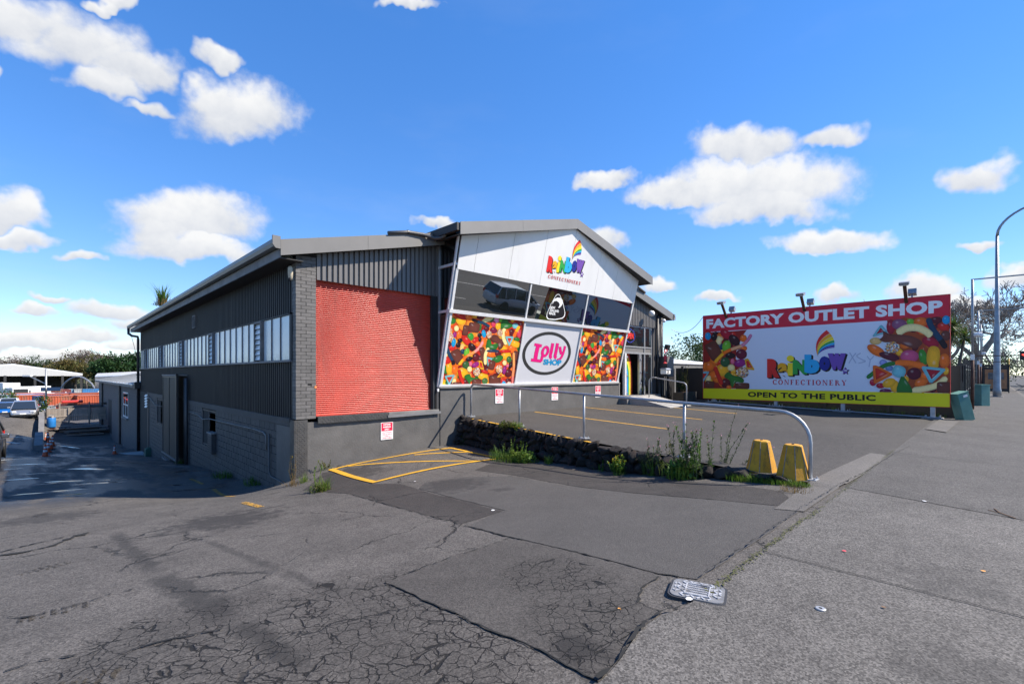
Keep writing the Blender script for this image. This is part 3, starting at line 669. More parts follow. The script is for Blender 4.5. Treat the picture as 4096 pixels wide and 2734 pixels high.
# --- front cladding (tray profile)
def tray(name, x0, x1, zb, pitch=.142, y=.0, ztop=None):
    b = MB(); xs_ = []; x = x0
    while x < x1 - .01:
        for f, d in ((0, 0), (.58, 0), (.66, .042), (.92, .042)): xs_.append((x + f * pitch, y + d))
        x += pitch
    xs_.append((x1, y)); xs_ = [q for q in xs_ if q[0] <= x1 + 1e-6]
    zt = ztop or (lambda x: roof_z(x) - .33)
    for (xa, ya), (xb, yb) in zip(xs_, xs_[1:]): b.face([(xa, ya, zb), (xb, yb, zb), (xb, yb, zt(xb)), (xa, ya, zt(xa))])
    return b.build(name, 'front_cladding', bld, fix=False)
simple('front_cladding', (.125, .119, .116), .45, var=.1, scale=2, dirt=(.13, .125, .12), streak=True)
tray('front_cladding', .5, 4.22, 4.0); tray('front_cladding', 13.7, 17.45, 3.94)
MB().box(.5, 17.5, .06, .2, 4.06, 4.6).build('front_wall_core', 'black_gap', bld)
# --- roof
def slab(xa, xb, ya, yb, th, name, mat, dz=0):
    MB().hexa([(xa, ya, roof_z(xa) - th + dz), (xb, ya, roof_z(xb) - th + dz), (xb, yb, roof_z(xb) - th + dz), (xa, yb, roof_z(xa) - th + dz), (xa, ya, roof_z(xa) + dz), (xb, ya, roof_z(xb) + dz), (xb, yb, roof_z(xb) + dz), (xa, yb, roof_z(xa) + dz)]).build(name, mat, bld)
slab(-.45, RX, -.25, 26.9, .05, 'roof', 'roof_grey'); slab(RX, 18.59, -.25, 26.9, .05, 'roof', 'roof_grey')
slab(3.86, RX, -1.43, -.2, .05, 'shopfront_roof', 'roof_grey', .06); slab(RX, 14.3, -1.43, -.2, .05, 'shopfront_roof', 'roof_grey', .06)
def fasc(xa, xb, y, h, name, dz=.0, seam=None, th=.02):
    za, zb = roof_z(xa) + dz, roof_z(xb) + dz
    MB().hexa([(xa, y - th, za - h), (xb, y - th, zb - h), (xb, y, zb - h), (xa, y, za - h), (xa, y - th, za + .015), (xb, y - th, zb + .015), (xb, y, zb + .015), (xa, y, za + .015)]).build(name, 'fascia_grey', bld)
for a, c in ((-.43, 1.72), (1.726, 4.6)): fasc(a, c, -.25, .35, 'fascia')
fasc(13.6, 18.6, -.25, .34, 'fascia')
for a, c in ((3.84, 6.3), (6.306, RX - .002)): fasc(a, c, -1.43, .33, 'shopfront_fascia', .06)
fasc(RX + .002, 14.32, -1.43, .33, 'shopfront_fascia', .06)
MB().hexa([(-.43, -.262, roof_z(-.43) - .35), (-.425, -.262, roof_z(-.43) - .35), (-.425, -.2, roof_z(-.43) - .35), (-.43, -.2, roof_z(-.43) - .35), (-.43, -.262, 4.72), (-.425, -.262, 4.72), (-.425, -.2, 4.72), (-.43, -.2, 4.72)]).build('fascia_return', 'fascia_grey', bld)
# soffits
def soff(xa, xb, ya, yb, dz):
    MB().hexa([(xa, ya, roof_z(xa) + dz), (xb, ya, roof_z(xb) + dz), (xb, yb, roof_z(xb) + dz), (xa, yb, roof_z(xa) + dz), (xa, ya, roof_z(xa) + dz + .02), (xb, ya, roof_z(xb) + dz + .02), (xb, yb, roof_z(xb) + dz + .02), (xa, yb, roof_z(xa) + dz + .02)]).build('soffit', 'soffit_dark', bld)
soff(-.42, 4.2, -.25, .1, -.33); soff(13.9, 18.55, -.25, .4, -.33); soff(3.86, RX, -1.42, .0, -.25); soff(RX, 14.28, -1.42, 0., -.25)
# side gutters of the shopfront roof and the pipe that lies along the roof edge
MB().box(3.74, 3.86, -1.42, .3, roof_z(3.84) - .16, roof_z(3.84) + .05).build('side_gutter', 'soffit_dark', bld)
MB().box(14.3, 14.36, -1.42, .3, roof_z(14.3) - .2, roof_z(14.3) + .05).build('side_gutter', 'soffit_dark', bld)
zp = roof_z(3.8)
MB().tube([(3.83, -.75, zp + .0), (3.83, -.75, zp - .16), (3.8, -.6, zp - .2), (3.72, -.42, zp - .2), (3.4, -.31, zp - .13), (2.9, -.29, roof_z(2.9) + .06), (2.3, -.28, roof_z(2.3) + .06)], .052, 10).build('roof_pipe', 'pipe_grey', bld, smooth=True)
MB().tube([(2.92, -.29, roof_z(2.92) + .06), (2.88, -.29, roof_z(2.88) + .06)], .06, 10).build('pipe_clip', 'pipe_black', bld)
MB().tube([(14.4, -.7, roof_z(14.4) - .05), (14.9, -.35, roof_z(14.9) + .03), (15.7, -.3, roof_z(15.7) + .04)], .05, 8).build('roof_pipe', 'pipe_grey', bld, smooth=True)
# --- left eave: gutter and barge board
MB().prism([(-.46, -.31, 4.74), (-.60, -.31, 4.74), (-.60, -.31, 4.66), (-.57, -.31, 4.58), (-.46, -.31, 4.58)], (0, 27.4, 0)).build('gutter', 'gutter_grey', bld)
MB().prism([(-.46, -.35, 4.80), (-.63, -.35, 4.80), (-.63, -.35, 4.60), (-.56, -.35, 4.52), (-.46, -.35, 4.52)], (0, .05, 0)).build('gutter_end', 'fascia_grey', bld)
MB().box(-.43, -.405, -.22, 27.0, 4.36, 4.56).build('barge_board', 'timber_grey', bld)
MB().box(-.43, .1, -.2, 26.9, 4.34, 4.36).build('soffit', 'soffit_dark', bld)
# --- left wall
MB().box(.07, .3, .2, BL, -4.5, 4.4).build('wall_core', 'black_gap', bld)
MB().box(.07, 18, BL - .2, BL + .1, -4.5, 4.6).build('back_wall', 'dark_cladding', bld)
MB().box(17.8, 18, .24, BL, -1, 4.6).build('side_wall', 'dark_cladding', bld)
def ribs(name, y0, y1, za, zb, pitch=.152, x=.02, d=.05):
    b = MB(); q = []; y = y0
    while y < y1 - .02:
        for f, e in ((0, 0), (.22, 0), (.3, d), (.92, d)): q.append((x - .02 + e - .0, y + f * pitch))
        y += pitch
    q.append((x - .02, y1)); q = [t for t in q if t[1] <= y1 + 1e-6]
    for (xa, ya), (xb, yb) in zip(q, q[1:]): b.face([(xa, ya, za), (xb, yb, za), (xb, yb, zb), (xa, ya, zb)])
    return b.build(name, 'dark_cladding', bld, fix=False)
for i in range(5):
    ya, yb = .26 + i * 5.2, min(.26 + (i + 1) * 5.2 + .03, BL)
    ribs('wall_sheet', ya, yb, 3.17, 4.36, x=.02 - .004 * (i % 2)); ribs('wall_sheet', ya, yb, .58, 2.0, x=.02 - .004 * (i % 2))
MB().box(-.06, .05, .22, BL + .03, 1.975, 2.03).build('window_sill', 'sill_grey', bld)
MB().box(-.02, .04, .22, BL + .03, 3.13, 3.17).build('window_head', 'soffit_dark', bld)
MB().box(-.02, .05, .22, .36, 2.0, 3.17).build('window_frame', 'soffit_dark', bld)
band = MB().box(.045, .06, .3, BL - .1, 2.03, 3.14).build('window_band', 'soffit_dark', bld)
PW = .6625
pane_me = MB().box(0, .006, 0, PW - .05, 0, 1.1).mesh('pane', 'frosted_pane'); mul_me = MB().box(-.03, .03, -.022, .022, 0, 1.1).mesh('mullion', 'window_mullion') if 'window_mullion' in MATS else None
simple('window_mullion', (.14, .13, .13), .6, var=.2); mul_me = MB().box(-.012, .03, -.02, .02, 0, 1.1).mesh('mullion', 'window_mullion')
blade_me = MB().hexa([(-.045, 0, 0), (-.035, 0, -.006), (-.035, .5, -.006), (-.045, .5, 0), (.0, 0, .135), (.01, 0, .13), (.01, .5, .13), (.0, .5, .135)]).mesh('louvre_blade', 'frosted_pane')
y = .38; k = 0
while y + PW < BL - .05:
    link('mullion', mul_me, band, (0, y, 2.03))
    if (k % 8) == 3:
        lv = MB(); lv.box(-.07, -.0, y + .03, y + .08, 2.03, 3.13); lv.box(-.07, 0, y + .58, y + .63, 2.03, 3.13); lv.box(-.07, 0, y + .08, y + .58, 3.08, 3.13); lv = lv.build('louvre_window', 'timber_grey', bld)
        for q in range(7): link('louvre_blade', blade_me, lv, (-.005, y + .08, 2.07 + q * .145))
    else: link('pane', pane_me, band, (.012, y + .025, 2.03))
    y += PW; k += 1
# vent, light, roof plants handled as parts
v = MB(); v.box(-.05, .02, 10.55, 11.05, 3.52, 4.02); ve = v.build('vent', 'timber_grey', bld)
for q in range(5): MB().hexa([(-.075, 10.6, 3.58 + q * .085), (-.052, 10.6, 3.56 + q * .085), (-.052, 11.0, 3.56 + q * .085), (-.075, 11.0, 3.58 + q * .085), (-.06, 10.6, 3.63 + q * .085), (-.052, 10.6, 3.63 + q * .085), (-.052, 11, 3.63 + q * .085), (-.06, 11, 3.63 + q * .085)]).build('slat', 'soffit_dark', ve)
sl_ = MB().lathe([(.03, -.17), (.055, -.12), (.06, .0), (.055, .12), (.03, .17)], 12).build('security_light', 'beige_plastic', bld, smooth=True); sl_.location = (-.09, .09, 4.08); sl_.rotation_euler = (R(8), R(-6), 0)
MB().lathe([(.02, -.04), (.035, -.02), (.035, .02), (.02, .04)], 10).build('sensor', 'black_rubber', sl_).location = (-.03, -.02, -.14)
# concrete beam and block wall
beam = MB(); beam.box(-.03, .07, .24, 12.0, .40, .585); beam.box(-.03, .07, 16.0, 22.6, .40, .6); beam = beam.build('concrete_beam', 'painted_block', bld, bevel=.01)
MB().box(-.06, .06, .25, .95, .52, .60).build('beam_cap', 'painted_block', bld)
bw = MB().box(.02, .07, .24, BL, -4.4, .4).build('block_wall', 'mortar_dark', bld)
def zwall(y): return H(0., y)
OPEN = [(7.45, 9.45, -.96, .36), (17.9, 19.85, -.95, .36), (22.9, 26.2, -4, .6)]
cand = []
for r in range(24):
    zt = .4 - .2 * r; zb = zt - .188; y = .26 - (.2 if r % 2 else 0)
    while y < BL - .02:
        a, c = max(y, .262), min(y + .388, BL)
        gy = zwall((a + c) / 2)
        if zt > gy - .02 and c - a > .05:
            iv = [(a, c)]
            for (oa, oc, za, zc) in OPEN:
                if zb < zc - .02 and zt > za + .02:
                    nv = []
                    for (p, s_) in iv:
                        if s_ <= oa or p >= oc: nv.append((p, s_)); continue
                        if p < oa - .04: nv.append((p, oa))
                        if s_ > oc + .04: nv.append((oc, s_))
                    iv = nv
            for (p, s_) in iv: cand.append((p, s_, zb, zt))
        y += .4
cand.sort(key=lambda t: t[0])
cache = {}
for (p, s_, zb, zt) in cand[:300]:
    key = round(s_ - p, 2)
    if key not in cache: cache[key] = MB().box(-.012, .03, 0, s_ - p, 0, .188).mesh('block', 'painted_block')
    link('block', cache[key], bw, (rng.uniform(-.0015, .0015), p, zb))
b = MB()
for (p, s_, zb, zt) in cand[300:]: b.box(-.012 + rng.uniform(-.0015, .0015), .03, p, s_, zb, zt)
o = b.build('far_blocks', 'painted_block', bld); o['kind'] = 'stuff'
MB().box(-.028, .03, .21, 1.25, -1.4, .39).build('corner_render', 'plaster_dark', bld)
# windows in the block wall
for (ya, yb, za, zb) in OPEN[:2]:
    w = MB(); w.box(-.005, .05, ya, yb, zb - .05, zb); w.box(-.005, .05, ya, yb, za, za + .05); w.box(-.005, .05, ya, ya + .06, za, zb); w.box(-.005, .05, yb - .06, yb, za, zb); w.box(-.005, .05, (ya + yb) / 2 - .03, (ya + yb) / 2 + .03, za, zb)
    w = w.build('window', 'dark_paint', bld); MB().box(.03, .036, ya + .05, yb - .05, za + .05, zb - .05).build('pane', 'window_dark', w)
    MB().box(.02, .028, ya + .1, (ya + yb) / 2 - .05, za + .1, zb - .1).build('curtain', 'frosted_pane', w)
    MB().box(-.05, .05, ya - .03, yb + .03, za - .06, za).build('sill', 'dark_paint', w)
ac = MB().box(-.16, .0, 7.4, 7.95, -1.12, -.42).build('air_conditioner', 'dark_paint', bld, bevel=.02); 
g_ = MB()
for q in range(8): g_.box(-.17, -.16, 7.45, 7.9, -1.08 + q * .075, -1.045 + q * .075)
g_.build('grille', 'soffit_dark', ac)
MB().box(-.18, .0, 7.36, 8.0, -.42, -.37).build('cover', 'timber_grey', ac)
# doorway at the far end
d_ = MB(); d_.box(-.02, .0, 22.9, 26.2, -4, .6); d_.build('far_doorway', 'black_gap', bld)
MB().box(-.05, .0, 22.6, 22.92, -4, .62).build('door_post', 'dark_paint', bld)
s_ = MB()
for q in range(5): s_.hexa([(-.12, 22.9, -.28 + q * .16), (-.1, 22.9, -.3 + q * .16), (-.1, 23.7, -.3 + q * .16), (-.12, 23.7, -.28 + q * .16), (-.04, 22.9, -.16 + q * .16), (-.02, 22.9, -.18 + q * .16), (-.02, 23.7, -.18 + q * .16), (-.04, 23.7, -.16 + q * .16)])
s_.build('louvre_panel', 'frame_alu', bld)
# sliding mesh screen on its track
scr = MB(); X0 = -.34
for a, c in (((12.5, 1.56), (15.7, 1.56)), ((12.5, -1.95), (15.7, -1.95)), ((12.5, -1.95), (12.5, 1.56)), ((15.7, -1.95), (15.7, 1.56)), ((14.1, -1.95), (14.1, 1.56))): scr.beam((X0, a[0], a[1]), (X0, c[0], c[1]), .045, .045)
scr = scr.build('mesh_screen', 'pipe_black', bld)
def _mesh():
    s = NT('wire_mesh'); sx = s.n('ShaderNodeSeparateXYZ'); s.l(s.pos, sx.inputs[0])
    a = s.math('PINGPONG', s.math('ADD', sx.outputs[1], sx.outputs[2]), .03); c = s.math('PINGPONG', s.math('SUBTRACT', sx.outputs[1], sx.outputs[2]), .03)
    m = s.math('MAXIMUM', s.mr(a, .008, .011, 1, 0), s.mr(c, .008, .011, 1, 0))
    s.P('Base Color', (.012, .012, .013, 1)); s.P('Alpha', s.mr(m, 0, 1, .72, 1, False)); s.P('Roughness', .6)
_mesh()
MB().box(X0 - .002, X0 + .002, 12.5, 15.7, -1.95, 1.56).build('wire_mesh', 'wire_mesh', scr)
MB().box(X0 - .04, .06, 12.3, 15.8, 1.6, 1.66).build('track', 'timber_grey', scr)
MB().box(X0 - .05, X0 + .05, 12.4, 15.8, -2.0, -1.94).build('bottom_track', 'gutter_grey', scr); MB().box(X0 - .04, X0 + .04, 12.4, 15.8, -2.28, -2.22).build('bottom_track', 'gutter_grey', scr)
MB().box(X0 - .04, X0 + .04, 12.3, 12.42, -2.6, 1.68).build('post', 'pipe_black', scr)
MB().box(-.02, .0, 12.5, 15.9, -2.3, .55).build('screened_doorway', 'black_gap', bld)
for y_ in (12.1, 11.8): MB().tube([(-.1, y_, 1.5), (-.1, y_, H(-.1, y_) - .1)], .05, 8).build('conduit', 'dark_paint', bld, smooth=True)
# cables and conduits
MB().tube([(-.03, 11.8, .12), (-.05, 10, .1), (-.05, 9.2, -.02), (-.05, 8.2, .06), (-.05, 5, .1), (-.05, 3, .12), (-.05, 2.2, .1), (-.05, 2.0, .02), (-.05, 2.0, -.35)], .017, 6).build('cable', 'timber_grey', bld, smooth=True)
MB().tube([(-.05, 1.75, .1), (-.05, 1.75, -.9), (-.05, 1.6, -1.0), (-.05, .9, -1.02), (-.05, .3, -1.05)], .02, 6).build('cable', 'pipe_grey', bld, smooth=True)
MB().tube([(-.06, 22.8, .35), (-.07, 21.5, .28), (-.07, 20, -.0), (-.07, 17, .05)], .02, 6).build('cable', 'timber_grey', bld, smooth=True)
dp = MB().tube([(-.53, 26.95, 4.6), (-.53, 26.95, 4.25), (-.4, 26.6, 4.1), (-.12, 26.45, 4.05), (-.1, 26.45, 3.9), (-.1, 26.45, -3.3)], .075, 10).build('downpipe', 'pipe_black', bld, smooth=True)
MB().tube([(-.45, 26.7, 4.3), (-.14, 26.35, 2.6)], .012, 6).build('stay', 'rust', bld)
MB().cbox((-.16, 26.4, .95), (.32, .5, .42)).build('rain_head', 'pipe_black', bld, bevel=.03)
for q in range(5): MB().box(-.2, .0, 26.36, 26.54, 3 - q * 1.4, 3.05 - q * 1.4).build('pipe_bracket', 'pipe_black', bld)
# --- leaning shopfront
LEAN = .235; ZB = 1.295; LN = math.hypot(1, LEAN)
SFo = Vector((0, 0, ZB)); SFu = Vector((1, 0, 0)); SFv = Vector((0, -LEAN / LN, 1 / LN)); SFn = Vector((0, -1 / LN, -LEAN / LN))
def SF(s, t, d=0): return SFo + SFu * s + SFv * t + SFn * d
def sf_px(px, py):
    d = ray(px, py); t = (SFo - CAMV).dot(SFn) / d.dot(SFn); p = CAMV + d * t; return (p.x, (p - SFo).dot(SFv))
T1 = 2.30; T2 = 3.53; XA, XB = 4.2, 13.75; XM1 = (sf_px(2097, 1276)[0] + sf_px(2058, 1539)[0]) / 2; XM2 = (sf_px(2324, 1304)[0] + sf_px(2288, 1534)[0]) / 2
shop = MB().face([SF(XA, 0, -.06), SF(XB, 0, -.06), SF(XB, 4.6, -.06), SF(XA, 4.6, -.06)]); 
shop = MB(); shop.prism([SF(XA + .02, .0, -.12), SF(XB - .02, .0, -.12), SF(XB - .02, T2, -.12), SF(XA + .02, T2, -.12)], SFn * .05); shop = shop.build('shopfront', 'black_gap', bld)
def sfbar(name, a, c, w, d0, d1, mat='frame_white'):
    a = Vector((a[0], a[1], 0)); c = Vector((c[0], c[1], 0)); e = (c - a).normalized(); n = Vector((-e.y, e.x, 0)) * w / 2
    q = [a - n, c - n, c + n, a + n]; b = MB(); b.hexa([SF(p.x, p.y, d0) for p in q] + [SF(p.x, p.y, d1) for p in q]); return b.build(name, mat, shop)
sfbar('frame', (XA - .07, .035), (XB + .1, .035), .07, -.06, .06)
sfbar('transom', (XA - .1, T1), (XB + .14, T1), .10, -.06, .085)
for x in (XM1, XM2): sfbar('mullion', (x, .07), (x, T1 - .05), .06, -.06, .05); sfbar('mullion', (x, T1 + .05), (x, T2 - .02), .06, -.06, .045)
for x in (XA, XB): sfbar('mullion', (x, .07), (x, T1 - .05), .08, -.06, .05); sfbar('mullion', (x, T1 + .05), (x, T2), .08, -.06, .05)
for x0, x1 in ((XA + .04, XM1 - .03), (XM1 + .03, XM2 - .03), (XM2 + .03, XB - .04)):
    MB().prism([SF(x0, T1 + .05, 0), SF(x1, T1 + .05, 0), SF(x1, T2, 0), SF(x0, T2, 0)], SFn * .012).build('glass_pane', 'shop_glass', shop)
PAN = [(XA + .04, XM1 - .03), (XM1 + .03, XM2 - .03), (XM2 + .03, XB - .04)]
for i, (x0, x1) in enumerate(PAN):
    MB().prism([SF(x0, .07, -.01), SF(x1, .07, -.01), SF(x1, T1 - .05, -.01), SF(x0, T1 - .05, -.01)], SFn * .018).build('panel', 'acm_grey', shop)
# white fascia panels, each a sheet of its own with open joints
def sheet_top(x): return (roof_z(x) - .12 - ZB) * LN
seams = [XA - .02]
for cx in (410, 710, 980, 1215, 1400, 1560, 1690): seams.append(sf_px(1700 + cx / 2.0905, 850 + (700 if cx > 1300 else 400) / 2.0905)[0])
seams.append(XB + .04)
for x0, x1 in zip(seams, seams[1:]):
    a, c = x0 + .006, x1 - .006; top = [(c, sheet_top(c)), (a, sheet_top(a))]
    if a < RX < c: top = [(c, sheet_top(c)), (RX, sheet_top(RX)), (a, sheet_top(a))]
    MB().prism([SF(p, q, .03) for p, q in [(a, T2 - .01), (c, T2 - .01)] + top], SFn * .03).build('white_sheet', 'acm_white', shop)
MB().prism([SF(p, q, 0) for p, q in [(XA, T2), (XB, T2), (XB, sheet_top(XB) + .02), (RX, sheet_top(RX) + .02), (XA, sheet_top(XA) + .02)]], SFn * .02).build('backing', 'seam_grey', shop)
# returns at both sides: glass triangles in aluminium bars
for X, sgn in ((XA - .03, -1), (XB + .03, 1)):
    ztop = roof_z(X) - .2
    q = lambda z, d=0: (X, -LEAN * (z - ZB) - d, z)
    MB().prism([(X, .0, ZB), q(ZB + .01), q(ztop), (X, .0, ztop)], (.02 * -sgn, 0, 0)).build('side_glass', 'dark_glass', shop)
    MB().beam((X, -.02, ZB), (X, -.02, ztop), .07, .07, up=(0, 1, 0)).build('side_frame', 'frame_alu', shop)
    MB().beam((X + sgn * .0, *q(ZB, -.05)[1:]), (X, *q(ztop, -.05)[1:]), .05, .13, up=(1, 0, 0)).build('side_frame', 'frame_alu', shop)
    MB().beam((X + sgn * .05, *q(ZB, -.01)[1:]), (X + sgn * .05, *q(ztop, -.01)[1:]), .05, .05, up=(1, 0, 0)).build('side_frame', 'frame_white', shop)
    for z in (3.53, 4.86): MB().beam((X, 0, z - .0), q(z + .0, .02), .075, .075).build('side_frame', 'frame_white', shop)
simple('poster_back', (.06, .03, .02), .6, var=.4, scale=14)
MB().prism([(XA - .035, -.06, ZB + .05), (XA - .035, -LEAN * .1 - .01, ZB + .1), (XA - .035, -LEAN * 2.1 + .06, ZB + 2.15), (XA - .035, -.06, ZB + 2.15)], (-.004, 0, 0)).build('poster_back', 'poster_back', shop)
MB().cbox((4.1, -.03, 1.2), (.06, .05, .09)).build('bracket', 'frame_white', bld)
# --- entrance
ent = MB(); EY = .06
def fr(x0, x1, z0, z1, y0=EY, y1=EY + .06): ent.box(x0, x1, y0, y1, z0, z1)
fr(13.98, 14.06, .7, 3.94); fr(16.92, 17.0, .7, 3.94); fr(14.06, 16.92, 3.88, 3.94); fr(14.06, 16.92, 2.92, 2.98, EY - .01); fr(14.06, 16.92, 2.62, 2.70, EY - .02); fr(16.24, 16.32, .7, 3.88, EY - .015)
ent = ent.build('entrance', 'frame_alu', bld)
MB().box(14.06, 16.24, EY + .02, EY + .03, 2.98, 3.88).build('glass_pane', 'window_dark', ent); MB().box(16.32, 16.92, EY + .02, EY + .03, 2.98, 3.88).build('glass_pane', 'window_dark', ent); MB().box(15.92, 16.92, EY + .02, EY + .03, .75, 2.62).build('glass_pane', 'window_dark', ent); MB().box(14.06, 16.92, EY + .02, EY + .05, 2.70, 2.92).build('header_panel', 'fascia_grey', ent)
MB().box(17.0, 17.52, .02, .1, .3, 4.0).build('corner_panel', 'dark_paint', bld); MB().tube([(17.35, -.05, 4.6), (17.35, -.05, .4)], .05, 8).build('downpipe', 'pipe_black', bld, smooth=True)
MB().tube([(17.6, -.12, 4.6), (17.6, -.12, .4)], .045, 8).build('downpipe', 'pipe_black', bld, smooth=True)
# open door leaves, lobby behind
lf = MB(); lf.box(14.42, 14.5, -.02, .1, .72, 2.62); lf.box(14.52, 14.56, -.02, .1, .72, 2.62); lf = lf.build('door_leaf', 'frame_white', ent)
for z in (.8, 1.6, 2.45): MB().lathe([(.02, -.05), (.03, 0), (.02, .05)], 8, (14.6, -.03, z)).build('hinge', 'galv', lf)
lf = MB(); lf.box(15.72, 15.78, .0, .1, .72, 2.62); lf.box(15.84, 15.92, .02, .14, .72, 2.62); lf = lf.build('door_leaf', 'frame_alu', ent)
for z in (.85, 1.25, 1.75, 2.35): MB().lathe([(.02, -.05), (.035, 0), (.02, .05)], 8, (15.8, -.02, z)).build('hinge', 'galv', lf)
lob = MB(); lob.box(13.9, 18, 2.6, 2.7, .6, 4); lob.box(13.9, 18, .1, 2.6, .6, .7); lob.box(13.9, 18, .2, 2.6, 3.9, 4.0); lob.box(17.2, 17.3, .2, 2.6, .7, 4); lob.box(13.85, 13.9, .2, 2.6, .7, 4); lob.build('lobby', 'interior', bld)
MB().box(15.9, 16.7, 1.0, 1.08, .72, 1.75).build('counter', 'interior_white', bld); MB().box(15.9, 16.6, 1.1, 1.15, 1.7, 2.8).build('cupboard', simple('plywood', (.32, .2, .1), .6), bld)
simple('rb_red', (.5, .03, .02), .5); simple('rb_or', (.7, .35, .02), .5); simple('rb_ye', (.7, .6, .05), .5); simple('rb_gr', (.05, .3, .05), .5); simple('rb_bl', (.02, .25, .6), .5); simple('rb_in', (.02, .03, .25), .5)
rb = MB()
for i in range(6):
    n = 10; R0 = 1 - i * .13; R1 = R0 - .13; sx__, sz__, x__, z__ = .68, 1.35, 14.88, 1.5
    pts = [(math.cos(math.pi / 2 * k / n), math.sin(math.pi / 2 * k / n)) for k in range(n + 1)]
    for k in range(n):
        A, B = pts[k], pts[k + 1]
        rb.face([(x__ + sx__ * R0 * A[0], .3, z__ + sz__ * R0 * A[1]), (x__ + sx__ * R0 * B[0], .3, z__ + sz__ * R0 * B[1]), (x__ + sx__ * R1 * B[0], .3, z__ + sz__ * R1 * B[1]), (x__ + sx__ * R1 * A[0], .3, z__ + sz__ * R1 * A[1])], i)
    rb.face([(x__ + sx__ * R0, .3, .70), (x__ + sx__ * R0, .3, z__), (x__ + sx__ * R1, .3, z__), (x__ + sx__ * R1, .3, .70)], i)
rb.prism([(x__, .31, .70), (x__ + sx__, .31, .70), (x__ + sx__, .31, 1.5), (x__ + sx__ * .8, .31, 2.3), (x__ + sx__ * .4, .31, 2.7), (x__, .31, 2.84)], (0, .03, 0), 6)
o = rb.build('rainbow_display', ['rb_red', 'rb_or', 'rb_ye', 'rb_gr', 'rb_bl', 'rb_in', 'interior'], None, fix=False); tag(o, 'tall rainbow arch display standing just inside the shop entrance', 'display')
# threshold and ramp
HCz = HC(-.5)
MB().box(13.98, 17.0, -.4, .06, .0, .7).build('threshold', 'concrete_dark', bld)
MB().hexa([(14.2, -.4, .1), (16.2, -.4, .1), (16.2, -2.3, .1), (14.2, -2.3, .1), (14.2, -.4, .69), (16.2, -.4, .69), (16.2, -2.3, HC(-2.3) + .02), (14.2, -2.3, HC(-2.3) + .02)]).build('ramp', 'concrete', bld)
# eave lights and cameras at the entrance end
for (x, y, z, r_) in ((16.2, -.35, 4.55, .14), (17.4, -.35, 4.3, .09)): MB().lathe([(r_ * .5, -r_), (r_, -r_ * .3), (r_, r_ * .5), (r_ * .6, r_)], 12, axis='x', c=(x, y, z)).build('dome_camera', 'white_plastic', bld, smooth=True)
fl = MB().cbox((17.75, -.35, 3.0), (.34, .12, .28), Matrix.Rotation(.3, 3, 'X')).build('flood_lamp', 'pipe_black', bld); MB().cbox((17.75, -.42, 2.98), (.28, .02, .22), Matrix.Rotation(.3, 3, 'X')).build('lens', 'window_dark', fl); MB().beam((17.75, -.3, 3.0), (17.75, -.02, 3.1), .04, .04).build('arm', 'pipe_black', fl)
MB().box(17.55, 18.25, -.45, -.02, 1.55, 2.55).build('meter_box', 'dark_paint', bld, bevel=.01); MB().box(17.58, 18.22, -.455, -.45, 1.58, 2.52).build('meter_box_door', 'fascia_grey', bld)
MB().box(18.55, 18.75, -.3, -.18, 4.45, 4.62).build('gutter_end', 'timber_grey', bld); MB().prism([(18.58, -.3, 4.73), (18.72, -.3, 4.73), (18.72, -.3, 4.6), (18.58, -.3, 4.58)], (0, 27, 0)).build('gutter', 'gutter_grey', bld)
# the open sign
def neon(name, col, st):
    s = NT(name); s.P('Base Color', (0, 0, 0, 1)); s.P('Emission Color', c4(col)); s.P('Emission Strength', st)
neon('neon_red', (1, .05, .04), 1.3); neon('neon_blue', (.1, .15, 1), .8)
# ------------------------------------------------------------------ flat print: coloured shapes laid on a panel
def _print_mat():
    s = NT('print'); at = s.n('ShaderNodeVertexColor'); at.layer_name = 'Col'; uv = s.n('ShaderNodeUVMap'); uv.uv_map = 'uv'
    ln = s.n('ShaderNodeVectorMath', operation='LENGTH'); s.l(uv.outputs[0], ln.inputs[0]); r = ln.outputs['Value']
    sweet = s.math('LESS_THAN', r, 2)
    sh = s.mr(r, .3, 1.05, 1.1, .8); sh = s.math('MULTIPLY', sh, s.mr(s.noise(38, 4, .6), .3, .7, .86, 1.12, False))
    f = s.mix(sweet, (1, 1, 1, 1), sh); c = s.mix(1, at.outputs['Color'], f, 'MULTIPLY')
    hd = s.n('ShaderNodeVectorMath', operation='DISTANCE'); s.l(uv.outputs[0], hd.inputs[0]); hd.inputs[1].default_value = (-.3, .38, 0)
    hl = s.math('MULTIPLY', s.mr(hd.outputs['Value'], .05, .3, .2, 0), sweet); c = s.mix(hl, c, (1, .95, .88, 1), 'MIX')
    s.P('Base Color', c); s.P('Roughness', .45); s.P('Specular IOR Level', .3)
_print_mat()
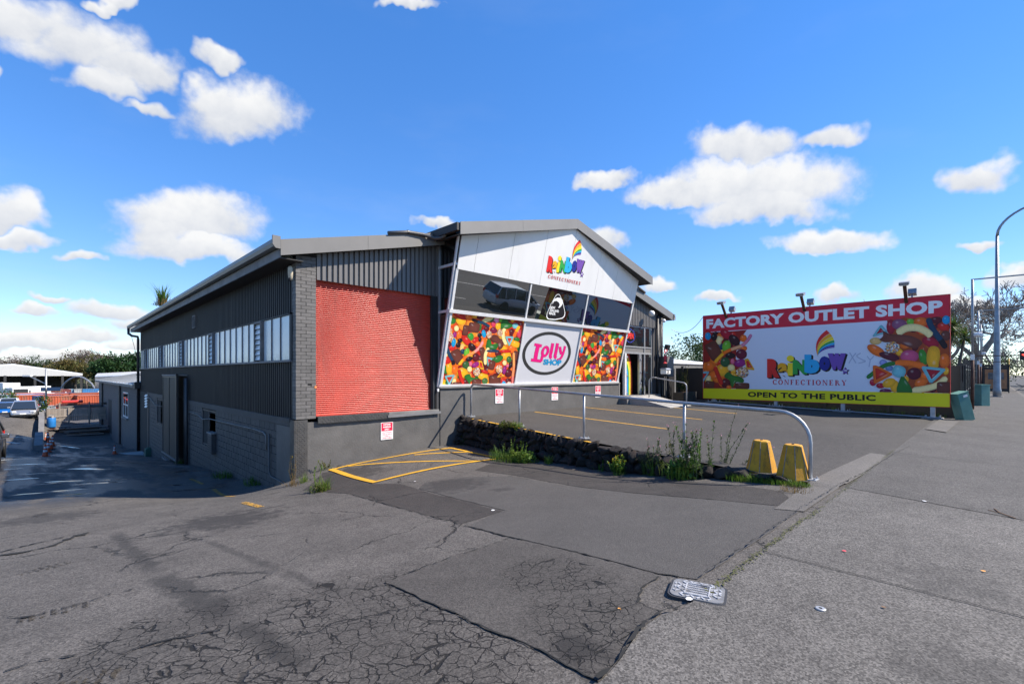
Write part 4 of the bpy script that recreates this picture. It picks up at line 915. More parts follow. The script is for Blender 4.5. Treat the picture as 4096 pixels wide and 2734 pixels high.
class PB:
    def __init__(s, O, U, V_, N_, conv, eps=.00009, clip=None): s.O, s.U, s.V, s.N, s.conv, s.eps, s.clip = Vector(O), Vector(U), Vector(V_), Vector(N_), conv, eps, clip; s.k = 0; s.T = []
    def tri(s, P, uv, c):
        if s.clip: 
            pts = [(*p, *q) for p, q in zip(P, uv)]; x0, x1, y0, y1 = s.clip
            for ax, lim, sg in ((0, x0, 1), (0, x1, -1), (1, y0, 1), (1, y1, -1)):
                out = []
                for i in range(len(pts)):
                    a, b = pts[i], pts[(i + 1) % len(pts)]; da, db = (a[ax] - lim) * sg, (b[ax] - lim) * sg
                    if da >= 0: out.append(a)
                    if da * db < 0: t = da / (da - db); out.append(tuple(a[j] + (b[j] - a[j]) * t for j in range(4)))
                pts = out
                if len(pts) < 3: return
            P = [p[:2] for p in pts]; uv = [p[2:] for p in pts]
        s.T.append((P, uv, c, s.k))
    def up(s): s.k += 1
    def poly(s, pts, c, raw=False):
        P = pts if raw else [s.conv(*p) for p in pts]; s.T.append((P, [(9, 9)] * len(P), c, s.k)); s.up()
    def fan(s, ctr, pts, c):
        C_ = s.conv(*ctr); P = [s.conv(*p) for p in pts]; n = len(P)
        for i in range(n):
            a = 2 * math.pi * i / n; b = 2 * math.pi * (i + 1) / n
            s.tri([C_, P[i], P[(i + 1) % n]], [(0, 0), (math.cos(a), -math.sin(a)), (math.cos(b), -math.sin(b))], c)
        s.up()
    def ell(s, cx, cy, rx, ry, ang=0, c=(1, 0, 0, 1), n=18, p=2.0):
        ca, sa = math.cos(R(ang)), math.sin(R(ang)); pts = []
        for k in range(n):
            t = 2 * math.pi * k / n; ct, st = math.cos(t), math.sin(t)
            x = rx * math.copysign(abs(ct) ** (2 / p), ct); y = ry * math.copysign(abs(st) ** (2 / p), st); pts.append((cx + x * ca - y * sa, cy + x * sa + y * ca))
        s.fan((cx, cy), pts, c)
    def blob(s, pts, c):
        cx = sum(p[0] for p in pts) / len(pts); cy = sum(p[1] for p in pts) / len(pts); n = len(pts); out = []
        for i in range(n):
            p0, p1, p2, p3 = pts[i - 1], pts[i], pts[(i + 1) % n], pts[(i + 2) % n]
            for t in (0, .33, .66):
                out.append(tuple(.5 * (2 * p1[j] + (p2[j] - p0[j]) * t + (2 * p0[j] - 5 * p1[j] + 4 * p2[j] - p3[j]) * t * t + (3 * p1[j] - p0[j] - 3 * p2[j] + p3[j]) * t ** 3) for j in (0, 1)))
        s.fan((cx, cy), out, c)
    def ribbon(s, pts, w, cols, flat=False):
        cols = cols if isinstance(cols, list) else [cols]; P = [Vector(p) for p in pts]; sm = []
        for i in range(len(P) - 1):
            p0, p1, p2, p3 = P[max(i - 1, 0)], P[i], P[i + 1], P[min(i + 2, len(P) - 1)]
            for t in (0, .25, .5, .75): sm.append(.5 * (2 * p1 + (p2 - p0) * t + (2 * p0 - 5 * p1 + 4 * p2 - p3) * t * t + (3 * p1 - p0 - 3 * p2 + p3) * t ** 3))
        sm.append(P[-1]); n = len(sm); L_, C_, R_ = [], [], []
        for i, p in enumerate(sm):
            d = (sm[min(i + 1, n - 1)] - sm[max(i - 1, 0)]).normalized(); e = Vector((-d.y, d.x)) * w / 2
            if not flat and (i in (0, n - 1)): e = e * .55
            L_.append(s.conv(*(p + e))); R_.append(s.conv(*(p - e))); C_.append(s.conv(*p))
        for i in range(n - 1):
            c = cols[min(int(i / (n - 1) * len(cols)), len(cols) - 1)]; u0, u1 = ((9, 9),) * 2 if flat else ((0, 1), (0, 0))
            if flat: s.tri([L_[i], L_[i + 1], R_[i + 1], R_[i]], [(9, 9)] * 4, c)
            else: s.tri([L_[i], L_[i + 1], C_[i + 1], C_[i]], [u0, u0, u1, u1], c); s.tri([C_[i], C_[i + 1], R_[i + 1], R_[i]], [u1, u1, u0, u0], c)
        s.up()
    def tri_sweet(s, pts, c1, c2, k=.5):
        cx = sum(p[0] for p in pts) / len(pts); cy = sum(p[1] for p in pts) / len(pts)
        def rnd(ps, rr):
            out = []
            for i, p in enumerate(ps):
                a, b = ps[i - 1], ps[(i + 1) % len(ps)]
                for q in (a, b): out.append((p[0] + (q[0] - p[0]) * rr, p[1] + (q[1] - p[1]) * rr))
            return out
        s.fan((cx, cy), rnd(pts, .1), c1); s.fan((cx, cy), rnd([(cx + (p[0] - cx) * k, cy + (p[1] - cy) * k) for p in pts], .03), c2)
    def sprinkle(s, cx, cy, rx, ry, r):
        s.ell(cx, cy, rx, ry, 0, srgb(205, 150, 110)); cols = [srgb(240, 235, 225)] * 4 + [srgb(230, 120, 40), srgb(240, 190, 60), srgb(60, 120, 150), srgb(190, 60, 40), srgb(120, 60, 40), srgb(240, 220, 140)]
        for i in range(80):
            a = r.uniform(0, 6.28); q = math.sqrt(r.random()) * .98; x, y = cx + math.cos(a) * q * rx, cy + math.sin(a) * q * ry; d = rx * .11
            P = [s.conv(x + d * math.cos(t), y + d * math.sin(t)) for t in (0, 1.26, 2.51, 3.77, 5.03)]; s.tri(P, [(9, 9)] * 5, r.choice(cols))
            if i % 20 == 0: s.up()
        s.up()
    def text(s, string, x0, y0, x1, y1, c, bold=.02, shear=0., warp=None, space=1.0):
        """lettering fitted to the pixel box (x0, y0) bottom left to (x1, y1) top right"""
        tri, (a0, a1, b0, b1) = glyphs(string, bold, shear, space)
        for t in tri:
            P = []
            for (gx, gy) in t:
                u = (gx - a0) / (a1 - a0); v = (gy - b0) / (b1 - b0)
                x = x0 + (x1 - x0) * u; y = y0 + (y1 - y0) * v
                if warp: x, y = warp(u, v)
                P.append(s.conv(x, y))
            s.T.append((P, [(9, 9)] * 3, c, s.k))
        s.up()
    def build(s, name, parent, mat='print'):
        v, f, cols, uvs = [], [], [], []
        for P, uv, c, k in s.T:
            i = len(v)
            for p in P: v.append(tuple(s.O + s.U * p[0] + s.V * p[1] + s.N * (k * s.eps)))
            f.append(tuple(range(i, i + len(P)))); cols += [c] * len(P); uvs += list(uv)
        me = bpy.data.meshes.new(name); me.from_pydata(v, [], f); ca = me.color_attributes.new('Col', 'FLOAT_COLOR', 'CORNER'); ul = me.uv_layers.new(name='uv')
        ca.data.foreach_set('color', np.array([c4(c) for c in cols], dtype=np.float32).ravel()); ul.data.foreach_set('uv', np.array(uvs, dtype=np.float32).ravel())
        me.materials.append(M(mat)); me.update(); return link(name, me, parent)
_gl = {}
def glyphs(string, bold=.02, shear=0., space=1.0):
    key = (string, bold, shear, space)
    if key in _gl: return _gl[key]
    cu = bpy.data.curves.new('lettering', 'FONT'); cu.body = string; cu.offset = bold; cu.shear = shear; cu.space_character = space; cu.resolution_u = 3
    ob = bpy.data.objects.new('lettering', cu); COL.objects.link(ob); dg = bpy.context.evaluated_depsgraph_get(); me = bpy.data.meshes.new_from_object(ob.evaluated_get(dg)); me.calc_loop_triangles()
    vv = [(q.co.x, q.co.y) for q in me.vertices]; tri = [[vv[i] for i in t.vertices] for t in me.loop_triangles]
    bpy.data.objects.remove(ob); bpy.data.curves.remove(cu); bpy.data.meshes.remove(me)
    xs_ = [p[0] for p in vv]; ys_ = [p[1] for p in vv]; _gl[key] = (tri, (min(xs_), max(xs_), min(ys_), max(ys_))); return _gl[key]
# serif capitals built from stems and thin strokes in a unit box
def serif(ch):
    S, T, F = .24, .12, .09; o = []
    rc = lambda x0, y0, x1, y1: o.append([(x0, y0), (x1, y0), (x1, y1), (x0, y1)])
    def stem(x, y0=0, y1=1, w=S, base=True, top=True):
        rc(x, y0, x + w, y1)
        if base: rc(x - .08, y0, x + w + .08, y0 + F)
        if top: rc(x - .08, y1 - F, x + w + .08, y1)
    def ring(cx, cy, rx, ry, a0, a1, tk=S, tn=T, n=14):
        for i in range(n):
            t0 = R(a0 + (a1 - a0) * i / n); t1 = R(a0 + (a1 - a0) * (i + 1) / n); q = []
            for t, inn in ((t0, 0), (t1, 0), (t1, 1), (t0, 1)): q.append((cx + (rx - inn * tk) * math.cos(t), cy + (ry - inn * tn) * math.sin(t)))
            o.append(q)
    w = .8
    if ch == 'C': ring(.48, .5, .48, .52, 40, 320); rc(.8, .66, .86, .98); rc(.8, .04, .86, .2); w = .88
    elif ch == 'O': ring(.5, .5, .5, .52, 0, 360, n=20); w = 1.0
    elif ch == 'N': stem(.08, w=.1); stem(.78, w=.1, base=False); o.append([(.06, 1), (.28, 1), (.88, 0), (.70, 0)]); w = .95
    elif ch == 'F': stem(.08); rc(.28, .92, .7, 1); rc(.64, .76, .7, .92); rc(.28, .47, .56, .54); rc(.5, .4, .56, .62); w = .72
    elif ch == 'E': stem(.08); rc(.28, .92, .7, 1); rc(.64, .76, .7, .92); rc(.28, .47, .56, .54); rc(.5, .4, .56, .62); rc(.28, 0, .74, .08); rc(.68, .08, .74, .26); w = .78
    elif ch == 'T': stem(.3, top=False); rc(0, .92, .8, 1); rc(0, .74, .06, .92); rc(.74, .74, .8, .92); w = .8
    elif ch == 'I': stem(.1); w = .4
    elif ch == 'R': stem(.08); ring(.3, .74, .38, .26, -90, 90, .17, T, 8); o.append([(.4, .5), (.58, .5), (.9, .03), (.68, .03)]); rc(.66, 0, .95, .06); w = .88
    elif ch == 'Y': stem(.36, 0, .5, top=False); o.append([(.36, .5), (.56, .5), (.26, .97), (.04, .97)]); o.append([(.46, .42), (.56, .5), (.84, .97), (.74, .97)]); rc(0, .93, .34, 1); rc(.64, .93, .95, 1); w = .92
    return o, w
def serif_text(pb, string, x0, y0, x1, y1, c, warp=None):
    items = []; x = 0
    for ch in string:
        o, w = serif(ch); items.append((x, o)); x += w + .3
    tot = x - .3
    for (ox, o) in items:
        for poly in o:
            P = []
            for (a, b) in poly:
                u, v = (ox + a) / tot, b
                P.append(warp(u, v) if warp else (x0 + (x1 - x0) * u, y0 + (y1 - y0) * v))
            pb.poly(P, c); pb.k -= 1
        pb.k += 1
        # neighbouring strokes of one letter overlap slightly: keep them on separate layers
    pb.k += 1
RED, ORA, YEL, GRN, BLU, NAV, PUR = srgb(225, 45, 42), srgb(250, 175, 35), srgb(252, 222, 45), srgb(50, 165, 70), srgb(45, 175, 225), srgb(35, 45, 140), srgb(120, 80, 170)
BLK = srgb(28, 24, 26); WHT = srgb(244, 243, 240)
def rainbow_logo(pb, W_):
    """the logo in its own box (pixels of an enlarged view), W_ maps that box to the panel"""
    old = pb.conv; pb.conv = lambda x, y: old(*W_(x, y))
    L_ = [('R', 355, 1200, 620, 805, RED, 0), ('a', 575, 1160, 790, 890, ORA, 0), ('I', 785, 1158, 893, 890, YEL, .0), ('N', 890, 1128, 1190, 825, GRN, 0), ('b', 1135, 1110, 1450, 715, BLU, 0), ('o', 1440, 1055, 1668, 750, NAV, 0), ('w', 1620, 1037, 2000, 690, PUR, 0)]
    for step in range(1, 7):
        for (ch, x0, y0, x1, y1, c, t) in L_: pb.text(ch, x0 + step * 7, y0 + step * 4, x1 + step * 7, y1 + step * 4, BLK, .09); pb.k -= 1
        pb.k += 1
        n = 16; pb.poly([(840 + step * 5 + 76 * math.cos(k * 6.283 / n), 800 + step * 3 + 66 * math.sin(k * 6.283 / n)) for k in range(n)], BLK)
    for (ch, x0, y0, x1, y1, c, t) in L_: pb.text(ch, x0, y0, x1, y1, c, .09)
    pb.poly([(840 + 76 * math.cos(k * 6.283 / 16), 800 + 66 * math.sin(k * 6.283 / 16)) for k in range(16)], YEL)
    rt = [(1600, 205), (1672, 275), (1722, 345), (1755, 415), (1766, 464), (1766, 512), (1765, 546), (1762, 574)]
    def curve(k):
        f = k / 7; r0 = Vector(rt[k]); ctl = Vector((1270, 430)).lerp(Vector((1500, 600)), f ** .8); e = Vector((1428, 775)).lerp(Vector((1408, 735)), f)
        return [r0 * (1 - t) ** 2 + ctl * (2 * t * (1 - t)) + e * t * t for t in [i / 12 for i in range(13)]]
    for k, c in enumerate((RED, ORA, YEL, GRN, BLU, NAV, PUR)):
        A, B = curve(k), curve(k + 1); B = [A[i].lerp(B[i], .93) for i in range(13)]; pb.poly([tuple(p) for p in A] + [tuple(p) for p in reversed(B)], c)
    st = lambda cx, cy, r: [(cx + (r if i % 2 == 0 else r * .45) * math.sin(i * math.pi / 5), cy - (r if i % 2 == 0 else r * .45) * math.cos(i * math.pi / 5)) for i in range(10)]
    pb.poly(st(2002, 1068, 88), BLK); pb.poly(st(1985, 1058, 85), PUR); pb.text('TM', 1950, 1070, 2025, 1035, WHT, .03)
    pb.conv = old
# ------------------------------------------------------------------ sweets picture
cR, cO, cY, cG, cL, cM, cK, cN, cT, cB, cP, cC, cCh, cPk = srgb(205, 40, 30), srgb(240, 110, 30), srgb(245, 175, 35), srgb(45, 115, 45), srgb(110, 180, 50), srgb(95, 25, 35), srgb(40, 25, 30), srgb(30, 60, 85), srgb(120, 190, 195), srgb(20, 150, 200), srgb(150, 35, 120), srgb(245, 220, 150), srgb(105, 55, 45), srgb(225, 100, 130)
def sweets(pb, r):
    E = pb.ell
    for i in range(120):
        E(r.uniform(60, 1620), r.uniform(70, 1510), r.uniform(70, 130), r.uniform(55, 110), r.uniform(0, 180), r.choice([cO, cO, cO, cY, cY, cR, cR, srgb(225, 80, 25), srgb(150, 30, 25), cM, cG, srgb(235, 140, 40)]), 14)
    for a in [(590, 190, 70, 65, 0, cO), (710, 150, 65, 50, 0, cY), (810, 180, 70, 45, 0, cM), (440, 250, 98, 78, 15, cY), (275, 250, 70, 60, 0, cG), (1115, 235, 50, 62, 0, srgb(225, 150, 185)), (1060, 310, 45, 60, 0, srgb(210, 60, 90)), (1205, 240, 40, 40, 0, cL), (1420, 230, 36, 50, 0, cY), (355, 392, 46, 56, 0, cC), (322, 510, 36, 56, 10, cP), (405, 520, 50, 95, 5, cO), (625, 550, 60, 74, 0, srgb(55, 150, 55)), (725, 615, 78, 56, -35, cR), (425, 620, 44, 44, 0, cK), (390, 705, 46, 50, 0, cK), (795, 520, 42, 44, 0, cK), (805, 605, 35, 46, 0, cK), (270, 760, 65, 60, 0, cR), (215, 690, 45, 50, 0, cM), (880, 650, 55, 90, -10, cO), (760, 690, 45, 50, 0, cO), (930, 400, 50, 45, 0, cM), (1060, 430, 70, 60, 20, srgb(120, 30, 60)), (1150, 350, 55, 70, 0, cY), (1320, 490, 42, 75, 0, cO), (1410, 470, 52, 74, 0, cM), (1500, 600, 58, 40, 10, cG), (1545, 490, 45, 85, 0, srgb(205, 60, 80)), (1410, 780, 72, 80, 0, cO), (1020, 885, 95, 55, 5, cO), (1145, 870, 60, 60, 0, cM), (535, 1085, 66, 76, 0, srgb(55, 95, 50)), (625, 1065, 32, 46, 0, cPk), (605, 1165, 46, 56, 0, cC), (1270, 1045, 40, 50, 0, cC), (1300, 910, 95, 75, -15, cY), (1150, 970, 100, 62, -25, cG), (1355, 980, 50, 62, 0, srgb(55, 110, 55)), (1330, 1100, 35, 30, 0, cPk), (1345, 1240, 68, 78, 0, cM), (330, 1180, 66, 86, 0, cO), (140, 1170, 36, 92, -10, cG), (215, 1150, 56, 130, 0, cY), (470, 1235, 110, 95, 20, cY), (860, 1300, 100, 65, 0, cY), (1010, 1190, 65, 60, 0, cO), (895, 1390, 56, 62, 0, srgb(70, 110, 60)), (180, 1000, 70, 70, 0, cR), (150, 880, 40, 55, 0, cC), (540, 1420, 70, 70, 0, cM), (310, 1400, 36, 62, 15, cC), (1250, 1390, 60, 50, 0, cR), (1340, 1385, 55, 50, 0, cM), (1060, 1080, 40, 40, 0, cR)]: E(*a)
    E(420, 165, 132, 44, 25, cR); E(945, 222, 112, 46, -20, cC); pb.blob([(1240, 210), (1300, 200), (1345, 270), (1425, 320), (1385, 380), (1210, 405), (1200, 300)], cG)
    E(1475, 347, 56, 50, 0, cT, 20, 2.6); pb.ribbon([(650, 225), (760, 262), (880, 295), (985, 362)], 50, [cK, cN, cN]); E(530, 425, 56, 98, 10, cCh, 24, 6); E(690, 375, 108, 92, 10, cCh, 24, 6)
    E(875, 492, 41, 76, -10, cB); E(302, 662, 42, 84, 8, cB); E(550, 630, 115, 64, 48, cR); E(652, 745, 92, 60, 50, srgb(50, 20, 25)); pb.blob([(440, 690), (470, 680), (512, 715), (490, 760), (470, 815), (420, 800), (425, 745)], srgb(240, 190, 110)); E(480, 830, 55, 50, 0, cN)
    E(550, 840, 50, 82, 15, cL); pb.ribbon([(165, 735), (210, 870), (280, 1000), (300, 1085)], 66, [cN, cN, cK]); E(375, 925, 92, 140, -28, cCh, 24, 6); pb.ribbon([(400, 1085), (480, 985), (560, 915), (700, 835), (800, 745), (855, 640)], 52, [cY, cO, srgb(240, 150, 80), srgb(235, 150, 140), srgb(235, 150, 150)])
    pb.blob([(960, 590), (1010, 625), (1030, 700), (1140, 675), (1130, 770), (1060, 790), (920, 765), (930, 650)], cG); E(850, 830, 52, 84, -15, cCh, 20, 5); E(840, 970, 75, 80, -35, cCh, 20, 4); pb.ribbon([(965, 760), (905, 890), (905, 1080)], 60, [cC]); pb.blob([(995, 570), (1050, 512), (1120, 522), (1190, 590), (1275, 600), (1270, 650), (1225, 765), (1160, 785), (1150, 690), (1050, 650)], cCh)
    pb.ribbon([(1275, 395), (1238, 470), (1250, 580), (1300, 700)], 66, [cC]); pb.ribbon([(1550, 350), (1490, 450), (1440, 560)], 60, [cY, cO]); pb.tri_sweet([(1278, 540), (1450, 545), (1355, 740)], cT, cR); E(1475, 690, 84, 62, 20, cY, 20, 2.6)
    E(1045, 818, 122, 28, 0, cN); E(1280, 825, 116, 32, 0, cR); E(725, 940, 64, 78, 0, cM); E(598, 970, 66, 45, -15, cK); E(718, 1080, 76, 48, -30, cP); pb.tri_sweet([(770, 1000), (840, 1010), (880, 1180), (800, 1160)], cY, cR, .62)
    pb.blob([(500, 1300), (600, 1255), (640, 1320), (745, 1325), (710, 1365), (625, 1400), (612, 1465), (570, 1400)], cG); pb.ribbon([(400, 1170), (430, 1300), (485, 1445)], 66, [cR]); pb.tri_sweet([(122, 1290), (332, 1265), (215, 1488)], cT, srgb(185, 45, 35), .55)
    E(370, 1450, 90, 42, 0, cCh, 20, 4); E(740, 1415, 88, 62, 0, cCh, 20, 5); E(1085, 1368, 110, 88, 5, cCh, 24, 6); pb.tri_sweet([(930, 930), (1045, 955), (948, 1125)], cT, cR); E(1025, 1090, 62, 92, 15, cCh, 20, 4); E(890, 1215, 76, 36, 22, cR); E(1475, 910, 46, 92, 10, cCh, 20, 5)
    pb.ribbon([(1440, 850), (1445, 1100), (1425, 1300), (1425, 1450)], 46, [srgb(235, 160, 90), srgb(235, 140, 90), srgb(230, 120, 110)]); E(1385, 1100, 32, 66, 25, cK); E(1265, 1180, 36, 82, 10, cP); pb.tri_sweet([(1118, 1325), (1195, 1232), (1280, 1300)], cY, cR); E(1255, 1430, 36, 42, 0, cB)
    for a in [(240, 555, 58, 82), (240, 430, 30, 55), (975, 510, 53, 72), (1180, 475, 53, 72), (738, 1215, 66, 82), (1165, 1165, 64, 82), (1350, 1445, 46, 44)]: pb.sprinkle(*a, r)
cr1 = lambda x, y: sf_px(1750 + x / 4.7525, 1230 + y / 4.7525)
a0_, a1_ = PAN[0]; b0_, b1_ = PAN[2]; TT = (.07, T1 - .05)
sw = PB(SFo + SFn * .0085, SFu, SFv, SFn, cr1, .00004, (a0_, a1_, *TT)); sw.poly([(a0_, TT[0]), (a1_, TT[0]), (a1_, TT[1]), (a0_, TT[1])], srgb(215, 75, 30), True); sweets(sw, random.Random(3)); sw.build('sweets_print', shop)
cr3 = lambda x, y: (lambda q: (b0_ + (q[0] - a0_) / (a1_ - a0_) * (b1_ - b0_), q[1]))(cr1(x, y))
sw = PB(SFo + SFn * .0085, SFu, SFv, SFn, cr3, .00004, (b0_, b1_, *TT)); sw.poly([(b0_, TT[0]), (b1_, TT[0]), (b1_, TT[1]), (b0_, TT[1])], srgb(215, 75, 30), True); sweets(sw, random.Random(3)); sw.build('sweets_print', shop)
# lolly shop panel
k6 = lambda x, y: sf_px(1750 + x / 2.936, 1050 + y / 2.936)
lp = PB(SFo + SFn * .0095, SFu, SFv, SFn, k6, .0002)
gr = srgb(52, 52, 52); n = 48; q0 = k6(1293, 1067); sx_ = (k6(1575, 1085)[0] - k6(1012, 1060)[0]) / 2; sy_ = (k6(1293, 812)[1] - k6(1293, 1322)[1]) / 2
for k in range(n):
    t0, t1 = 2 * math.pi * k / n, 2 * math.pi * (k + 1) / n
    lp.poly([(q0[0] + sx_ * math.cos(t0), q0[1] + sy_ * math.sin(t0)), (q0[0] + sx_ * math.cos(t1), q0[1] + sy_ * math.sin(t1)), (q0[0] + sx_ * .885 * math.cos(t1), q0[1] + sy_ * .86 * math.sin(t1)), (q0[0] + sx_ * .885 * math.cos(t0), q0[1] + sy_ * .86 * math.sin(t0))], gr, True); lp.k -= 1
lp.k += 1
for grow, col in ((5, srgb(150, 20, 80)), (0, srgb(222, 22, 122))):
    def stroke(p, w): lp.ribbon(p, w + grow, col, True)
    stroke([(1185, 955), (1160, 1050), (1145, 1140)], 42); stroke([(1135, 960), (1180, 968), (1222, 978)], 30); stroke([(1095, 1140), (1150, 1148), (1215, 1155)], 32); stroke([(1213, 1158), (1220, 1130), (1228, 1095)], 26)
    for k in range(20):
        t0, t1 = 2 * math.pi * k / 20, 2 * math.pi * (k + 1) / 20; q = []
        for t, i in ((t0, 0), (t1, 0), (t1, 1), (t0, 1)):
            a, b = ((46 + grow / 2, 66 + grow / 2), (17 - grow / 2, 38 - grow / 2))[i]; q.append((1262 + a * math.cos(t) + .22 * b * math.sin(t), 1042 - b * math.sin(t)))
        lp.poly(q, col); lp.k -= 1
    lp.k += 1
    stroke([(1352, 945), (1336, 1030), (1322, 1100), (1338, 1118)], 31); stroke([(1408, 945), (1392, 1030), (1378, 1100), (1394, 1118)], 31)
    stroke([(1436, 985), (1441, 1030), (1452, 1075)], 27); stroke([(1496, 978), (1482, 1035), (1460, 1095), (1428, 1140)], 22); stroke([(1432, 1146), (1416, 1140), (1406, 1126)], 20)
lp.text('SHOP', 1238, 1200, 1458, 1133, srgb(10, 140, 190), .05, .12, warp=lambda u, v: (1238 + 216 * u, 1196 + 12 * u - (66 + 4 * u) * v))
lp.build('lolly_shop_lettering', shop)
# logo on the white sheets
k2 = lambda x, y: sf_px(2080 + x / 6.533, 930 + y / 6.533)
wl = PB(SFo + SFn * .0625, SFu, SFv, SFn, lambda x, y: (x, y), .0002)
c00 = k2(640, 1030); c10 = k2(1610, 1045); c01 = k2(680, 590)
s0, s1 = c00[0], k2(1610, 1050)[0]; tb = (k2(660, 1035)[1] + k2(1150, 1050)[1]) / 2; tt = k2(1200, 630)[1]
Wl = lambda x, y: (s0 + (x - 350) / (2030 - 350) * (s1 - s0), tb + (1170 - y) / (1170 - 715) * (tt - tb))
rainbow_logo(wl, Wl)
t0_, t1_ = k2(690, 1190), k2(1540, 1365); th_ = k2(1110, 1180)[1] - k2(1110, 1270)[1]; tm_ = k2(1120, 1275)[1]
serif_text(wl, 'CONFECTIONERY', t0_[0], tm_, t1_[0], tm_ + th_, srgb(190, 50, 50)); wl.build('rainbow_logo', shop)
# kiwi badge in the middle pane
nz = PB(SFo + SFn * .0135, SFu, SFv, SFn, k6, .0002)
def rtri(g): 
    P = [Vector((1418, 318 - g)), Vector((1246 - g, 668 + g)), Vector((1516 + g, 652 + g))]; out = []
    for i in range(3):
        p, a, b = P[i], P[i - 1], P[(i + 1) % 3]
        for t in (0, .25, .5, .75, 1):
            s_, e_ = p.lerp(a, .2), p.lerp(b, .2); mid = s_.lerp(e_, .5).lerp(p, .55); out.append(tuple(s_ * (1 - t) ** 2 + mid * 2 * t * (1 - t) + e_ * t * t))
    bul = []
    for i in range(15):
        bul.append(out[i])
        if i % 5 == 4:
            m_ = (Vector(out[i]) + Vector(out[(i + 1) % 15])) / 2; cc = Vector((1393, 546)); bul.append(tuple(cc + (m_ - cc) * 1.1))
    return bul
nz.poly(rtri(0), WHT); nz.poly(rtri(-9), BLK)
nz.poly([(1345, 492), (1352, 452), (1372, 424), (1405, 410), (1440, 414), (1464, 436), (1470, 470), (1456, 500), (1432, 528), (1410, 528), (1424, 516), (1432, 490), (1422, 466), (1396, 448), (1366, 452), (1352, 475)], WHT)
nz.text('NEW', 1316, 542, 1378, 510, WHT, .03, warp=lambda u, v: (1317 + 62 * u, 540 + 6 * u - 31 * v)); nz.text('ZEALAND', 1312, 575, 1422, 545, WHT, .03, warp=lambda u, v: (1312 + 110 * u, 573 + 13 * u - 31 * v)); nz.text('MADE', 1306, 608, 1380, 578, WHT, .03, warp=lambda u, v: (1306 + 74 * u, 608 + 8 * u - 31 * v))
nz.build('badge', shop)
# ------------------------------------------------------------------ billboard
BX = 19.4
def bb_px(px, py): p = onX(px, py, BX); return (-p.y, p.z)
yA, yB = -(onX(3799, 1300, BX).y), -(onX(2813, 1400, BX).y)          # s runs along -y
zB_, zT = 1.68 - 1.02, 1.68 + 2.98
zB_ = (onX(3800, 1625.4, BX).z + onX(2813, 1592.6, BX).z) / 2; zT = (onX(3798, 1174, BX).z + onX(2813, 1267.2, BX).z) / 2
bill = thing('billboard', 'long billboard with red heading and yellow base strip facing the car park', 'billboard')
MB().box(BX + .004, BX + .09, -yA, -yB, zB_, zT).build('panel', 'acm_white', bill)
pbw = PB((BX, 0, 0), (0, -1, 0), (0, 0, 1), (-1, 0, 0), lambda x, y: bb_px(2750 + x / 2.1355, 1100 + y / 2.1355), .00012)
z_r = (onX(2813, 1329.5, BX).z + onX(3798, 1263.9, BX).z) / 2; z_y = (onX(2813, 1551.9, BX).z + onX(3800, 1572, BX).z) / 2
pbw.poly([(yA, zB_), (yB, zB_), (yB, zT), (yA, zT)], srgb(222, 226, 236), True)
pbw.poly([(yA, z_r), (yB, z_r), (yB, zT), (yA, zT)], srgb(214, 40, 62), True); pbw.poly([(yA, zB_), (yB, zB_), (yB, z_y), (yA, z_y)], srgb(236, 222, 30), True)
left_s = min(yA, yB) if False else yB
def warp4(bl, br, tl, tr):
    B = [bb_px(2750 + p[0] / 2.1355, 1100 + p[1] / 2.1355) for p in (bl, br, tl, tr)]; s_0 = (B[0][0] + B[2][0]) / 2; s_1 = (B[1][0] + B[3][0]) / 2; z0 = (B[0][1] + B[1][1]) / 2; z1 = (B[2][1] + B[3][1]) / 2
    return lambda u, v: (s_0 + (s_1 - s_0) * u, z0 + (z1 - z0) * v)
ident = lambda x, y: (x, y); px_conv = pbw.conv
pbw.conv = ident
pbw.text('FACTORY OUTLET SHOP', 0, 0, 1, 1, WHT, .05, warp=warp4((160, 460), (2180, 320), (160, 381), (2180, 207)), space=1.05)
pbw.text('OPEN TO THE PUBLIC', 0, 0, 1, 1, BLK, .04, warp=warp4((515, 1038), (1607, 1075), (515, 996), (1607, 1020)), space=1.08)
w_c = warp4((728, 935), (1358, 940), (728, 893), (1358, 895)); serif_text(pbw, 'CONFECTIONERY', 0, 0, 1, 1, srgb(200, 35, 65), warp=w_c)
sq_ = lambda a, b, w, h: [(a, b), (a - w, b), (a - w, b + h), (a, b + h)]
pbw.conv = px_conv
rainbow_logo(pbw, lambda x, y: ((3000 + x / 5.22 - 2750) * 2.1355, (1280 + y / 5.22 - 1100) * 2.1355))
for p in ([(1385, 660), (1420, 720), (1440, 750)], [(1440, 665), (1410, 700), (1378, 752)], [(1480, 665), (1445, 690), (1490, 720), (1520, 735), (1460, 752)], [(1535, 690), (1560, 720), (1590, 690)], [(1562, 720), (1550, 785)]): pbw.ribbon(p, 9, srgb(182, 189, 207), True)
x4 = lambda x, y: ((2800 + x / 5.6 - 2750) * 2.1355, (1300 + y / 5.6 - 1100) * 2.1355)
pbw.conv = lambda x, y: px_conv(*x4(x, y)); pbw.clip = (yB, yA, z_y, zT) if yB < yA else (yA, yB, z_y, zT)
r4 = random.Random(9)
pbw.poly([(73, 165), (480, 148), (560, 140), (700, 135), (1050, 105), (960, 230), (880, 420), (1050, 480), (820, 560), (800, 760), (1000, 900), (820, 1000), (860, 1180), (800, 1300), (1100, 1415), (80, 1415)], srgb(150, 35, 30))
for i in range(46): pbw.ell(r4.uniform(110, 780), r4.uniform(210, 1340), r4.uniform(60, 120), r4.uniform(55, 110), r4.uniform(0, 180), r4.choice([cO, cY, cR, cM, cO, srgb(150, 30, 25)]), 14)
